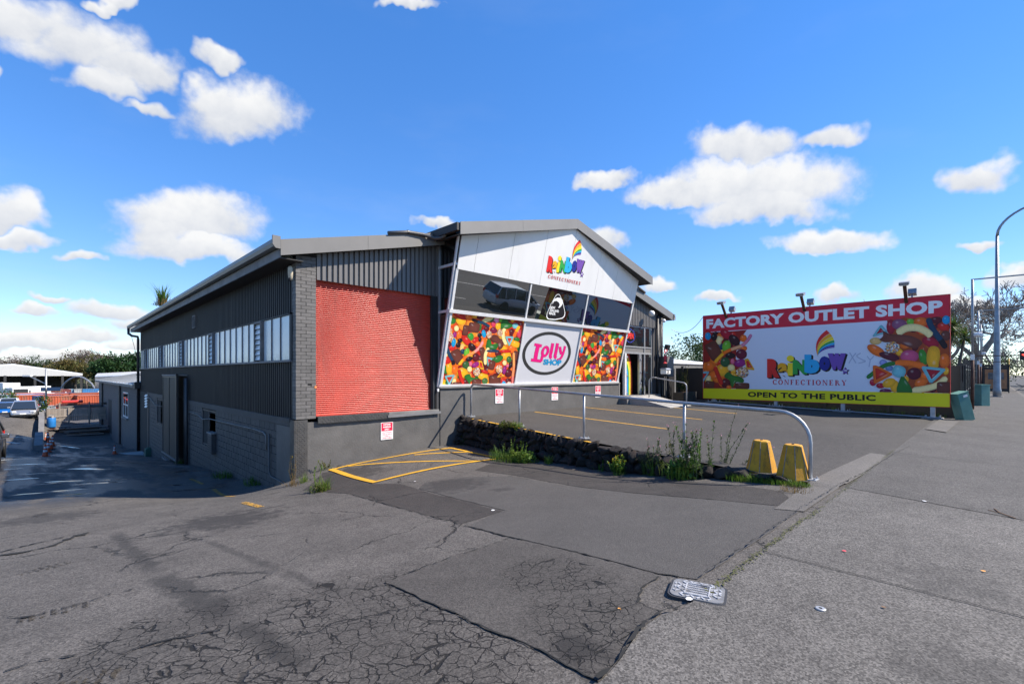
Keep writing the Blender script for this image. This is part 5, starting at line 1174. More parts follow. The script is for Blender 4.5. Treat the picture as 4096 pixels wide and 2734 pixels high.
for a in [(320, 270, 75, 78, 0, cK), (350, 185, 55, 42, 0, cK), (590, 205, 150, 90, 30, srgb(175, 25, 50)), (770, 335, 150, 96, 45, srgb(60, 25, 35)), (975, 295, 78, 82, 0, cO), (980, 520, 78, 62, 0, cO), (470, 480, 92, 72, 0, cN), (180, 245, 68, 86, 0, cB), (225, 920, 105, 112, 0, cO), (500, 1010, 150, 130, 20, cY), (930, 650, 125, 116, 0, srgb(105, 25, 50)), (680, 680, 115, 66, 0, cK), (565, 825, 106, 112, 0, srgb(45, 90, 55)), (730, 810, 46, 66, 0, cPk), (905, 845, 136, 86, -10, cP), (190, 1200, 55, 80, 20, cC), (580, 1300, 110, 100, 0, cM), (650, 1390, 60, 50, 0, cO)]: pbw.ell(*a)
pbw.blob([(400, 250), (430, 240), (525, 305), (490, 350), (460, 435), (360, 410), (365, 340)], cC); pbw.ell(315, 575, 145, 210, -28, cCh, 24, 6); pbw.ell(595, 470, 95, 128, 15, cL)
pbw.ribbon([(330, 830), (520, 640), (700, 545), (930, 460), (1060, 350), (1150, 205)], 72, [cY, cO, srgb(235, 170, 120), srgb(215, 130, 150), srgb(205, 120, 150)]); pbw.tri_sweet([(1000, 760), (1080, 740), (1235, 1010), (1040, 985)], cY, cR, .62); pbw.ell(700, 950, 82, 76, 0, cC); pbw.sprinkle(955, 1055, 136, 126, r4)
pbw.blob([(540, 1150), (640, 1040), (740, 1120), (900, 1150), (985, 1220), (960, 1285), (800, 1280), (740, 1385), (700, 1370), (660, 1230)], cG); pbw.ribbon([(335, 930), (400, 1100), (490, 1330)], 95, [cR]); pbw.tri_sweet([(20, 1035), (222, 1035), (60, 1300)], cT, cR); pbw.ell(220, 1330, 105, 82, 10, cCh, 20, 4); pbw.ell(950, 1360, 160, 72, 0, cCh, 20, 5)
x5 = lambda x, y: ((3440 + x / 4.611 - 2750) * 2.1355, (1240 + y / 4.611 - 1100) * 2.1355); pbw.conv = lambda x, y: px_conv(*x5(x, y))
pbw.poly([(500, 185), (1645, 108), (1660, 1530), (560, 1500), (900, 1240), (700, 1000), (420, 860), (700, 640), (520, 400)], srgb(165, 70, 30))
for i in range(40): pbw.ell(r4.uniform(720, 1600), r4.uniform(230, 1460), r4.uniform(60, 110), r4.uniform(50, 100), r4.uniform(0, 180), r4.choice([cO, cY, cR, cM, srgb(205, 100, 30), srgb(175, 70, 30)]), 14)
for a in [(570, 310, 80, 135, 0, srgb(165, 25, 50)), (725, 262, 140, 100, 0, srgb(140, 80, 110)), (930, 215, 70, 60, 0, cL), (1120, 220, 130, 90, 0, cO), (1410, 185, 115, 62, 0, cM), (1540, 310, 115, 72, 15, cR), (1580, 470, 90, 95, -25, cCh), (1590, 180, 75, 82, 0, cB), (290, 570, 112, 66, 0, srgb(225, 180, 110)), (300, 745, 185, 88, 28, cO), (540, 850, 195, 72, 15, srgb(90, 25, 45)), (1300, 590, 165, 92, 20, srgb(170, 25, 50)), (1560, 930, 100, 135, 0, cO), (430, 970, 72, 62, 0, srgb(140, 150, 205)), (540, 1070, 72, 52, 0, srgb(100, 130, 175)), (1000, 1170, 132, 112, 0, srgb(90, 15, 40)), (1130, 1330, 132, 72, -20, cO), (240, 1330, 62, 62, 0, srgb(185, 20, 60)), (380, 1390, 82, 52, 0, srgb(180, 25, 50)), (640, 1400, 84, 112, 0, cY), (470, 1490, 110, 45, 0, srgb(110, 30, 75))]: pbw.ell(*a)
pbw.ribbon([(1255, 150), (1330, 330), (1450, 500), (1590, 700)], 112, [cN, cN, cN, cK]); pbw.ribbon([(685, 430), (850, 335), (1050, 325), (1220, 395), (1315, 480)], 135, [cC]); pbw.tri_sweet([(215, 500), (390, 255), (520, 410)], cT, srgb(165, 30, 50))
pbw.blob([(360, 545), (425, 480), (430, 380), (520, 435), (760, 452), (960, 480), (1120, 560), (1145, 620), (1060, 690), (940, 692), (800, 640), (640, 585), (470, 592)], srgb(120, 62, 50)); pbw.sprinkle(600, 690, 136, 102, r4); pbw.ell(915, 850, 170, 116, 0, srgb(205, 80, 120)); pbw.ell(1165, 865, 78, 150, -15, srgb(65, 140, 45))
pbw.blob([(1270, 700), (1360, 660), (1450, 700), (1480, 840), (1455, 960), (1440, 1050), (1340, 1065), (1265, 1040), (1225, 880)], cY); pbw.ribbon([(1200, 1040), (900, 975), (650, 975)], 112, [cO]); pbw.ribbon([(650, 975), (480, 1010), (300, 1120), (130, 1250)], 76, [cG, srgb(40, 120, 50)])
pbw.tri_sweet([(235, 1020), (300, 1015), (625, 1180), (255, 1375)], cO, cR, .6); pbw.ell(720, 1130, 125, 112, 20, cT, 22, 2.5); pbw.tri_sweet([(1115, 1025), (1610, 1078), (1300, 1368)], cT, srgb(165, 25, 45), .55); pbw.ell(540, 1340, 128, 84, -20, cY); pbw.blob([(680, 1510), (745, 1250), (790, 1225), (840, 1260), (970, 1510)], cG); pbw.ribbon([(965, 1480), (1200, 1445), (1420, 1380), (1600, 1240)], 115, [cC]); pbw.ell(1540, 1420, 125, 102, 0, cCh, 20, 5)
pbw.build('poster', bill)
pm = MB(); pm.box(BX - .012, BX + .1, -yA - .02, -yA - .0, zB_ - .01, zT + .02); pm.box(BX - .012, BX + .1, -yB, -yB + .02, zB_ - .01, zT + .02); pm.box(BX - .012, BX + .1, -yA, -yB, zT, zT + .025); pm.box(BX - .012, BX + .1, -yA, -yB, zB_ - .02, zB_); pm.build('frame', 'rb_red', bill)
for px in (2857, 3104, 3372, 3731):
    p = onX(px, 1600, BX + .06); z = HC(p.y)
    MB().box(BX + .0, BX + .1, p.y - .07, p.y + .07, z - .02, zB_ - .015).build('post', 'galv', bill)
    ft = MB(); ft.box(BX - .3, BX + .35, p.y - .3, p.y + .3, z - .02, z + .03); ft = ft.build('foot_plate', 'concrete', bill)
    for q in (-.2, .2):
        for e in (-.18, .24): MB().lathe([(.02, 0), (.02, .09)], 8, (BX + e, p.y + q, z + .03)).build('bolt', 'galv', ft)
for px, py in ((2905, 1256), (3218, 1226), (3625, 1188)):
    p = onX(px, py, BX); y = p.y
    fl = MB(); fl.beam((BX + .05, y, zT - .2), (BX - .55, y, zT + .46), .11, .06); fl = fl.build('lamp_arm', 'rust', bill)
    MB().cbox((BX - .62, y, zT + .5), (.34, .3, .1), Matrix.Rotation(-.25, 3, 'Y')).build('lamp_head', 'galv_dull', fl); MB().cbox((BX - .6, y, zT + .44), (.28, .26, .03), Matrix.Rotation(-.25, 3, 'Y')).build('lens', 'white_plastic', fl)
    bk = MB(); bk.beam((BX + .1, y - .15, zT - .1), (BX + .35, y - .15, zT + .26), .05, .05); bk = bk.build('rear_lamp', 'galv_dull', bill); MB().cbox((BX + .35, y - .15, zT + .26), (.2, .26, .22), Matrix.Rotation(.5, 3, 'Y')).build('lamp_head', 'galv_dull', bk)
# supports behind the sign
for q in range(4): MB().beam((BX + .12, -yA + .6 + q * 2.6, zT - .3), (BX + 1.4, -yA + .6 + q * 2.6, .0), .08, .08).build('brace', 'galv_dull', bill)
# ------------------------------------------------------------------ parking notices on the wall
def notice(px0, py0, px1, py1, Y, label):
    a, c = onY(px0, py1, Y), onY(px1, py0, Y); w, h = c.x - a.x, c.z - a.z
    t = thing('parking_notice', label, 'sign', 'customer parking notices', (a.x, Y, a.z))
    MB().box(0, w, -.006, .004, 0, h).build('plate', 'acm_white', t)
    pb = PB((0, -.0065, 0), (1, 0, 0), (0, 0, 1), (0, -1, 0), lambda x, y: (x * w, y * h), .0002)
    pb.poly([(.04, .5), (.96, .5), (.96, .975), (.04, .975)], srgb(225, 40, 70)); rr = srgb(215, 70, 90)
    for s_, y in (('CUSTOMER', .83), ('PARKING', .69), ('ONLY', .55)): k = .1 if len(s_) < 5 else 0; pb.text(s_, .2 + k, y, .8 - k, y + .09, WHT, .03)
    for s_, y, k in (('UNAUTHORIZED', .38, .1), ('VEHICLES WILL BE', .27, .1), ('TOWED AT', .16, .26), ("OWNER'S EXPENSE", .05, .1)): pb.text(s_, k, y, 1 - k, y + .075, rr, .01)
    pb.build('lettering', t); return t
notice(1523, 1686, 1571.5, 1759, -.012, 'red and white parking notice on the dock wall below the roller door')
notice(1981, 1553.5, 2013, 1613, -.03, 'red and white parking notice under the large left sweets panel')
notice(2206, 1547, 2231.5, 1600, -.03, 'red and white parking notice under the oval lolly shop panel')
notice(2381, 1542, 2402, 1589, -.03, 'red and white parking notice under the narrow right sweets panel')
# open sign behind the entrance glass
op = PB((15.0, EY + .015, 3.45), (1, 0, 0), (0, 0, 1), (0, -1, 0), lambda x, y: (x, y), .0002)
op.text('OPEN', -.3, -.13, .3, .13, (1, 1, 1, 1), -.012)
o = op.build('open_sign', None, 'neon_red'); tag(o, 'red neon open sign glowing behind the glass above the shop door', 'sign')
b = MB()
for k in range(20): a = k * math.pi / 10; b.cbox((15.0 + .42 * math.cos(a), EY + .01, 3.45 + .3 * math.sin(a)), (.03, .01, .03))
b.build('blue_dots', 'neon_blue', o)
# ------------------------------------------------------------------ galvanised handrail on top of the stone wall
rail = thing('handrail', 'long galvanised pipe handrail along the top of the stone wall', 'railing')
RH = 1.07
def rp(i, h): x, y = RAIL[i]; return Vector((x, y, HC(y) + h))
pts = [rp(0, .0), rp(0, RH - .22)]
d01 = (rp(1, RH) - rp(0, RH)).normalized()
for k in range(1, 6): a = R(90) * k / 5; pts.append(rp(0, RH - .22) + Vector((0, 0, 1)) * .18 * math.sin(a) + d01 * .18 * (1 - math.cos(a)))
for i in (1, 2, 3): pts.append(rp(i, RH - .04))
e = rp(4, RH - .0); d45 = (rp(4, RH) - rp(3, RH)).normalized(); st = rp(4, RH - .04) - d45 * .45
pts.append(st)
for k in range(1, 8): a = R(90) * k / 7; pts.append(st + d45 * .45 * math.sin(a) - Vector((0, 0, 1)) * .45 * (1 - math.cos(a)))
pts.append(rp(4, 0))
MB().tube(pts, .031, 12).build('rail', 'galv', rail, smooth=True)
for i in range(5):
    if 0 < i < 4: MB().tube([rp(i, 0), rp(i, RH - .05)], .028, 12).build('post', 'galv', rail, smooth=True)
    f = MB(); f.cbox(rp(i, .012), (.2, .2, .016)); f = f.build('foot_plate', 'galv', rail)
    for a, c in ((-.07, -.07), (.07, .07), (-.07, .07), (.07, -.07)): MB().lathe([(.014, 0), (.014, .03)], 6, tuple(rp(i, .02) + Vector((a, c, 0)))).build('bolt', 'galv', f)
hp = thing('ramp_handrail', 'small galvanised hoop handrail beside the shop entrance ramp', 'railing')
za, zb = .69 - .26, HC(-2.3)
p0, p1 = Vector((15.35, -.7, .55)), Vector((15.3, -2.5, HC(-2.5)))
tz0, tz1 = p0.z + .98, p1.z + 1.06; pts = [p0, Vector((p0.x, p0.y, tz0 - .2))]
for k in range(1, 6): a = R(90) * k / 5; pts.append(Vector((p0.x, p0.y - .2 * (1 - math.cos(a)), tz0 - .2 + .2 * math.sin(a))))
for k in range(6): a = R(90) * k / 5; pts.append(Vector((p1.x, p1.y + .2 - .2 * math.sin(a), tz1 - .2 + .2 * math.cos(a))))
pts.append(p1); MB().tube(pts, .025, 10).build('hoop', 'galv', hp, smooth=True)
for p in (p0, p1): MB().cbox(p + Vector((0, 0, .006)), (.14, .14, .012)).build('foot_plate', 'galv', hp)
# ------------------------------------------------------------------ stone retaining wall
def _stone():
    s = NT('basalt'); n = s.noise(9, 6, .7); r = s.rnd()
    c = s.mix(r, (.012, .0085, .007, 1), (.034, .029, .027, 1)); c = s.mix(s.mr(s.noise(3, 4, .6), .5, .75), c, (.045, .026, .017, 1)); c = s.mix(s.mr(n, .58, .78), c, (.10, .085, .075, 1))
    s.P('Base Color', c); s.P('Roughness', .95); s.bump(s.noise(26, 7, .78), 1.0, .05)
_stone()
sw_ = thing('stone_wall', 'low rough basalt retaining wall stepping down below the car park', 'wall')
core = MB(); ys_ = np.arange(-9.4, .01, .4)
for a, c in zip(ys_, ys_[1:]):
    xa, xc = float(railx(a)) - .22, float(railx(c)) - .22
    core.hexa([(xa, a, H(xa, a) - .1), (xc, c, H(xc, c) - .1), (xc + .3, c, H(xc, c) - .1), (xa + .3, a, H(xa, a) - .1), (xa, a, HC(a) - .06), (xc, c, HC(c) - .06), (xc + .3, c, HC(c) - .012), (xa + .3, a, HC(a) - .012)])
core.build('rubble_core', 'black_gap', sw_)
def rock(r, sx, sy, sz, seed):
    b = bmesh.new(); bmesh.ops.create_icosphere(b, subdivisions=3, radius=1); q = random.Random(seed); pl = [(Vector((q.gauss(0, 1), q.gauss(0, 1), q.gauss(0, 1))).normalized(), q.uniform(.42, .85)) for _ in range(15)]
    fr_ = [(Vector((q.gauss(0, 1), q.gauss(0, 1), q.gauss(0, 1))) * 5.0, q.uniform(0, 6)) for _ in range(9)]
    for v in b.verts:
        p = v.co.copy()
        for nrm, d in pl:
            t = p.dot(nrm) - d
            if t > 0: p -= nrm * t * .85
        w = sum(math.sin(p.dot(k) + ph) for k, ph in fr_) / 9 + .45 * sum(math.sin(p.dot(k) * 2.7 + ph) for k, ph in fr_) / 9
        v.co = Vector((p.x * sx, p.y * sy, p.z * sz)) * (1.2 + .3 * w)
    for f in b.faces: f.smooth = True
    me = bpy.data.meshes.new('stone'); b.to_mesh(me); b.free(); me.materials.append(M('basalt')); return me
rocks = [rock(1, 1, 1, 1, 40 + i) for i in range(9)]
q = random.Random(12)
y = -.02
rows = []
def put(x, y_, z, a, h, d):
    o = link('stone', q.choice(rocks), sw_, (x, y_, z), (q.uniform(-.5, .5), q.uniform(-.25, .25), q.uniform(-.3, .3) + (math.pi if q.random() < .5 else 0))); o.scale = (d, a, h); return o
for lvl in range(5):
    y = -.05 - (.12 if lvl % 2 else 0)
    while y > -9.35:
        a = q.choice((q.uniform(.06, .1), q.uniform(.1, .16), q.uniform(.14, .24))); x = float(railx(y - a)) - .25; zb_ = H(x, y - a); top = HC(y - a) - .0; hh = top - zb_; nl = max(1, round(hh / .2)); st_ = hh / nl
        if lvl < nl:
            off = .08 * (1 - (lvl + .5) / max(nl, 1))
            put(x - off + q.uniform(-.02, .03), y - a, zb_ + st_ * (lvl + .5) + q.uniform(-.015, .015), a * 1.12, st_ * q.uniform(.55, .68), q.uniform(.15, .22))
        y -= a * 1.9
# end face beside the dock
for k in range(7): 
    z = -.45 + k * .13; put(5.0 - .0 + q.uniform(-.03, .05) - (6 - k) * .045, -.12, z, .13, .09, .12)
# ------------------------------------------------------------------ yellow concrete blocks
def _yc():
    s = NT('yellow_concrete'); n = s.noise(5, 6, .65); c = s.mix(s.mr(n, .3, .7), (.43, .20, .008, 1), (.54, .27, .012, 1)); c = s.mix(s.mr(s.noise(9, 7, .75, sc=(1, 1, .4)), .5, .68, 0, .75), c, (.13, .08, .02, 1)); c = s.mix(s.mr(s.noise(45, 3, .6), .66, .72), c, (.22, .2, .18, 1))
    s.P('Base Color', c); s.P('Roughness', .75); s.bump(s.noise(50, 4, .6), .4, .006)
_yc()
def block(px, py, label, rz, h, seed):
    p = onZ(px, py, .03); r = random.Random(seed)
    t = thing('yellow_bollard', label, 'bollard', None, (p.x, p.y, .0), rz)
    prof = [(.245, -.03), (.247, .03), (.192, .28), (.136, h - .02), (.122, h)]; b = MB(); b.lathe(prof, 8); o = b.build('body', 'yellow_concrete', t); md = o.modifiers.new('bevel', 'BEVEL'); md.width = .012; md.segments = 2; md.limit_method = 'ANGLE'; md.angle_limit = R(20)
    MB().lathe([(.02, 0), (.02, .012)], 8, (0, 0, h)).build('lifting_eye', 'rust', t)
    g = MB()
    for k in range(3, 6):
        a = (k + r.uniform(-.02, .02)) * math.pi / 4
        g.tube([(.247 * math.cos(a), .247 * math.sin(a), .03), (.193 * math.cos(a), .193 * math.sin(a), .28), (.137 * math.cos(a), .137 * math.sin(a), h - .02)], .006, 5)
    g.build('worn_edges', simple('worn_concrete_%d' % seed, (.2, .18, .16), .9, var=.5, scale=20), t)
    return t
block(3046, 1884, 'yellow tapered concrete bollard with a dark smeared face, set back beside the weeds', R(10), .56, 1)
block(3172, 1909, 'yellow tapered concrete bollard with chipped grey edges beside the rail end post', R(22.5), .56, 2)
# ------------------------------------------------------------------ service pit lid
lid = thing('pit_lid', 'grey diamond patterned steel service pit lid at the footpath edge', 'lid')
cl = [onZ(2645, 2366, .012), onZ(2720, 2315, .012), onZ(2932, 2352, .012), onZ(2870, 2415, .012)]
c0 = sum(cl, Vector()) / 4; ux = ((cl[2] - cl[1]) + (cl[3] - cl[0])).normalized(); uy = Vector((-ux.y, ux.x, 0)); LW = ((cl[2] - cl[1]).length + (cl[3] - cl[0]).length) / 2 * .96; LH = ((cl[1] - cl[0]).length + (cl[2] - cl[3]).length) / 2 * .96
simple('lid_steel', (.44, .44, .445), .42, .25, var=.2, scale=14, dirt=(.14, .13, .12), dscale=9); simple('lid_frame', (.03, .03, .032), .6)
def rrect(w, h, r, n=5):
    o = []
    for cx, cy, a0 in ((w / 2 - r, h / 2 - r, 0), (-w / 2 + r, h / 2 - r, 90), (-w / 2 + r, -h / 2 + r, 180), (w / 2 - r, -h / 2 + r, 270)):
        for k in range(n + 1): a = R(a0 + 90 * k / n); o.append((cx + r * math.cos(a), cy + r * math.sin(a)))
    return o
L3 = lambda x, y, z: c0 + ux * x + uy * y + Vector((0, 0, z - .006))
MB().prism([L3(x, y, -.06) for x, y in rrect(LW + .035, LH + .035, .07)], (0, 0, .062)).build('frame', 'lid_frame', lid); MB().prism([L3(x, y, -.05) for x, y in rrect(LW, LH, .06)], (0, 0, .058)).build('plate', simple('lid_recess', (.19, .19, .19), .5, .2, var=.3, scale=14), lid)
b = MB(); 
def inside(x, y): return abs(x) < LW / 2 - .015 and abs(y) < LH / 2 - .015 and not (abs(x) > LW / 2 - .07 and abs(y) > LH / 2 - .07) and not (abs(x) < .085 and abs(y) < LH * .31)
s_ = .075
for sg in (1, -1):
    k = -LW
    while k < LW:
        seg_ = []; t = -LW
        prev_in = False
        for i in range(int(2 * LW / .012)):
            tt_ = -LW + i * .012; x, y_ = k + tt_ * .7071, sg * tt_ * .7071
            ok = inside(x, y_)
            if ok and not prev_in: a = (x, y_)
            if prev_in and not ok: b.beam(L3(*a, .010), L3(lx, ly, .010), .014, .008)
            prev_in = ok; lx, ly = x, y_
        k += s_
b.build('raised_pattern', 'lid_steel', lid)
b = MB()
for y_ in (-1, 1): b.beam(L3(-.085, y_ * LH * .31, .012), L3(.085, y_ * LH * .31, .012), .01, .01)
for x in (-1, 1): b.beam(L3(x * .085, -LH * .31, .012), L3(x * .085, LH * .31, .012), .01, .01)
r = random.Random(4)
for i in range(5):
    for j in range(9): b.cbox(L3(-.066 + j * .0165, -LH * .24 + i * LH * .12, .010), (.009, r.uniform(.012, .026), .005))
b.build('centre_badge', 'lid_steel', lid)
# ------------------------------------------------------------------ plants
def leafmat(name, c1, c2):
    s = NT(name); c = s.mix(s.mr(s.noise(7, 3, .6), .3, .7), c4(c1), c4(c2)); s.P('Base Color', c); s.P('Roughness', .6); s.P('Specular IOR Level', .25)
    tr = s.n('ShaderNodeBsdfTranslucent'); s.l(c, tr.inputs[0]); ms = s.n('ShaderNodeMixShader'); ms.inputs[0].default_value = .3; s.l(s.p.outputs[0], ms.inputs[1]); s.l(tr.outputs[0], ms.inputs[2]); s.l(ms.outputs[0], s.out.inputs[0])
leafmat('leaf_bright', (.09, .155, .018), (.15, .21, .03)); leafmat('leaf_mid', (.05, .12, .015), (.10, .18, .03)); leafmat('leaf_dark', (.018, .045, .012), (.045, .085, .02)); leafmat('leaf_dry', (.22, .15, .06), (.12, .08, .035)); leafmat('leaf_olive', (.07, .085, .02), (.11, .10, .03)); leafmat('leaf_grey', (.06, .085, .045), (.10, .13, .06)); leafmat('petal_pink', (.5, .2, .3), (.55, .3, .35)); leafmat('petal_yellow', (.7, .45, .02), (.7, .5, .02))
def leaf(b, p, d, L_, w, m=0, up=Vector((0, 0, 1))):
    d = d.normalized(); s_ = d.cross(up); 
    if s_.length < .05: s_ = d.cross(Vector((1, 0, 0)))
    s_.normalize(); n_ = s_.cross(d); q = p + d * L_ * .5 + n_ * L_ * .08
    b.face([p, q - s_ * w / 2, p + d * L_, q + s_ * w / 2], m)
def rv(r): return Vector((r.gauss(0, 1), r.gauss(0, 1), r.gauss(0, 1)))
def grass(b, p, r, n, h, spread, m=0, w=.008):
    for i in range(n):
        a = r.uniform(0, 6.283); q = p + Vector((math.cos(a), math.sin(a), 0)) * spread * math.sqrt(r.random()); l = h * r.uniform(.45, 1.1); t = Vector((math.cos(a) + r.uniform(-.6, .6), math.sin(a) + r.uniform(-.6, .6), 0)) * l * r.uniform(.15, .55)
        s_ = Vector((-t.y, t.x, 0)); s_ = (s_.normalized() if s_.length > 1e-4 else Vector((1, 0, 0))) * w / 2; mid = q + t * .35 + Vector((0, 0, l * .62)); tip = q + t + Vector((0, 0, l))
        b.face([q - s_, q + s_, mid + s_ * .8, mid - s_ * .8], m); b.face([mid - s_ * .8, mid + s_ * .8, tip], m)
def bush(b, p, r, n, rx, ry, rz, ls, m=0, lw=.6):
    for i in range(n):
        d = rv(r).normalized(); q = p + Vector((d.x * rx, d.y * ry, abs(d.z) * rz)) * (r.random() ** .4); leaf(b, q, rv(r) + d * .6 + Vector((0, 0, .3)), ls * r.uniform(.6, 1.3), ls * lw * r.uniform(.7, 1.2), m)
def stalk(b, p, r, h, lean, nl, ls, m=0, ms=1, flower=None):
    top = p + Vector((lean[0], lean[1], h)); mid = p.lerp(top, .5) + Vector((r.uniform(-.1, .1) * h, r.uniform(-.1, .1) * h, 0)); pts = [p, p.lerp(mid, .5), mid, mid.lerp(top, .5), top]
    b.tube(pts, [.006, .005, .004, .003, .002], 4, ms, False)
    for i in range(nl):
        t = r.uniform(.15, 1); k = t * 4; a = int(min(k, 3)); q = pts[a].lerp(pts[a + 1], k - a); leaf(b, q, Vector((r.uniform(-1, 1), r.uniform(-1, 1), r.uniform(.2, 1.2))), ls * (1.25 - t * .7), ls * .3, m)
    if flower is not None:
        for i in range(6): leaf(b, top + rv(r) * .012, rv(r), .022, .016, flower)
def plant(name, label, px, py, fn, mats, conv=None, group=None):
    p = conv(px, py) if conv else G(px, py + 8); b = MB(); r = random.Random(int(px * 7 + py)); fn(b, Vector(p), r)
    base = Vector(p); b.v = [(x - base.x, y - base.y, z - base.z) for x, y, z in b.v]
    o = b.build(name, mats, None, fix=False); o.location = base; tag(o, label, 'weed', group); return o
W3 = ['leaf_bright', 'leaf_mid', 'leaf_dry', 'petal_pink', 'petal_yellow', 'leaf_olive', 'leaf_grey', 'leaf_dark']
def f_big(b, p, r):
    for k in range(8): bush(b, p + Vector((r.uniform(-.12, .12), r.uniform(-.5, .4), .02)), r, 190, .2, .2, r.uniform(.2, .36), .06, (0, 0, 1)[k % 3])
    grass(b, p + Vector((-.1, .35, 0)), r, 150, .32, .34, 1, .01); grass(b, p + Vector((-.05, 0, 0)), r, 90, .28, .4, 0, .01)
    for k in range(10): stalk(b, p + Vector((r.uniform(-.1, .1), r.uniform(-.4, .4), 0)), r, r.uniform(.35, .6), (r.uniform(-.1, .1), r.uniform(-.1, .1)), 14, .08, 0, 1)
plant('weed_clump', 'large bright green weed clump at the foot of the stone wall by the yellow hatch', 2062, 1836, f_big, W3)
def f_hang(b, p, r):
    for k in range(9): bush(b, p + Vector((r.uniform(-.12, .1), r.uniform(-.42, .36), r.uniform(-.1, .08))), r, 150, .14, .17, .15, .05, (0, 5, 0)[k % 3])
    for k in range(60): q = p + Vector((-.28 + r.uniform(-.05, .05), .15 + r.uniform(-.12, .12), r.uniform(-.42, 0))); leaf(b, q, rv(r), .04, .025, 5)
plant('trailing_plant', 'green trailing plant spilling over the stone wall top at a rail post', 2048, 1712, f_hang, W3, conv=lambda x, y: onX(x, y, 4.72))
def f_small(h, n, m, g=0, fl=None, ml=.07):
    def f(b, p, r):
        for k in range(n): stalk(b, p + Vector((r.uniform(-.1, .1), r.uniform(-.12, .12), 0)), r, h * r.uniform(.6, 1.1), (r.uniform(-.12, .12), r.uniform(-.12, .12)), 22, ml, m, m, fl)
        if g: grass(b, p, r, g, h * .6, .18, 1)
    return f
plant('weed', 'leafy green weed with a yellow flower below the stone wall', 2472, 1890, f_small(.34, 18, 1, 30, 4, .1), W3)
plant('weed', 'small grass tuft growing at the stone wall foot beside the drink can', 2195, 1846, lambda b, p, r: grass(b, p, r, 90, .2, .1, 0), W3)
plant('weed', 'thin trailing twig with a few leaves hanging over the stones', 2290, 1818, f_small(.3, 5, 6, 14, None, .06), W3)
plant('weed', 'short sprig of leaves between the stones and the asphalt', 2400, 1876, f_small(.22, 4, 1, 10, None, .06), W3)
plant('weed', 'pair of upright weeds with grass around their feet', 2608, 1892, f_small(.66, 12, 6, 160, 3, .09), W3)
plant('weed', 'reddish upright weed beside the fourth rail post base', 2700, 1885, f_small(.6, 9, 5, 60, None, .08), W3)
def f_tall(b, p, r):
    for k in range(26): stalk(b, p + Vector((r.uniform(-.2, .2), r.uniform(-.25, .25), 0)), r, r.uniform(.55, 1.02), (r.uniform(-.16, .16), r.uniform(-.16, .16)), 34, .09, (6, 1)[k % 2], 6, 3)
    bush(b, p + Vector((-.05, .18, 0)), r, 300, .2, .28, .28, .12, 1, .5); grass(b, p + Vector((-.1, .25, 0)), r, 110, .3, .3, 0, .01)
plant('weed_clump', 'tall flowering weeds with pink tips and broad leaves at the wall end', 2770, 1905, f_tall, W3)
def f_leggy(b, p, r):
    for k, (dx, dy, h) in enumerate(((.3, -.25, 1.25), (.5, -.5, .95), (.1, -.1, .8), (.62, -.75, .55), (.2, .1, .7), (.36, -.4, .85))): stalk(b, p + Vector((r.uniform(-.08, .08), r.uniform(-.08, .08), 0)), r, h, (dx * .8 * .5, dy * .8), 46, .07, 6, 6, 3)
    bush(b, p, r, 120, .25, .2, .12, .05, 6)
plant('weed', 'leggy weed with long leaning stems and small pink flowers', 2905, 1890, f_leggy, W3)
def f_strip(b, p, r):
    for k in range(10):
        q = p + Vector((-.06 * k / 9 + r.uniform(-.03, .03), -.115 * k + .1, .0)); q.z = H(q.x, q.y); grass(b, q, r, 80, .14 if k < 5 else .09, .12, (1, 0)[k % 2]); bush(b, q, r, 26, .1, .1, .06, .035, (1, 0, 5)[k % 3])
plant('grass_strip', 'strip of green grass growing along the feet of the yellow bollards', 2960, 1915, f_strip, W3)
def f_dry(b, p, r):
    grass(b, p, r, 90, .07, .22, 2); 
    for i in range(70): q = p + Vector((r.uniform(-.25, .25), r.uniform(-.22, .22), .012)); leaf(b, q, Vector((r.uniform(-1, 1), r.uniform(-1, 1), .05)), .05, .008, 2)
plant('dry_grass', 'dry brown grass clippings at the corner by the rail end post', 3190, 1955, f_dry, W3)
def f_corner(b, p, r):
    for k in range(3): bush(b, p + Vector((r.uniform(-.1, .12), r.uniform(-.1, .1), 0)), r, 130, .16, .14, .16, .04, (5, 0)[k % 2])
    grass(b, p + Vector((.1, 0, 0)), r, 120, .3, .12, 0)
    for k in range(4): stalk(b, p + Vector((r.uniform(-.05, .1), 0, 0)), r, r.uniform(.4, .72), (r.uniform(-.05, .1), 0), 8, .07, 0, 0)
plant('weed_clump', 'yellow green weed clump growing in the asphalt crack near the pillar corner', 1275, 1958, f_corner, W3)
def f_pill(b, p, r):
    for k in range(6): stalk(b, p + Vector((r.uniform(-.08, .08), r.uniform(-.08, .08), 0)), r, r.uniform(.4, .72), (r.uniform(-.06, .06), r.uniform(-.06, .06)), 18, .05, (5, 2)[k % 2], 2, 4 if k == 0 else None)
    grass(b, p + Vector((.22, -.05, 0)), r, 60, .26, .1, 0); grass(b, p, r, 70, .12, .22, 2)
plant('weed', 'dry weed with one yellow flower against the checker plate pillar foot', 1172, 1932, f_pill, W3)
plant('weed', 'small green weeds along the wall foot between pillar and hatch', 1300, 1868, f_small(.2, 6, 5, 30, None, .06), W3)
for (px, py, lb) in ((745, 1845, 'grass patch growing at the foot of the mesh screen post'), (905, 1900, 'small green weed against the block wall below the air conditioner'), (1035, 1925, 'dark weed sprouting from the block wall foot near the pillar'), (605, 1808, 'grass tuft beside the far doorway'), (640, 1805, 'weedy grass edge at the foot of the warehouse block wall')):
    plant('grass_tuft', lb, px, py, lambda b, p, r: (grass(b, p, r, 160, .22, .4, 1, .014), bush(b, p, r, 60, .35, .3, .12, .06, 7)), W3)
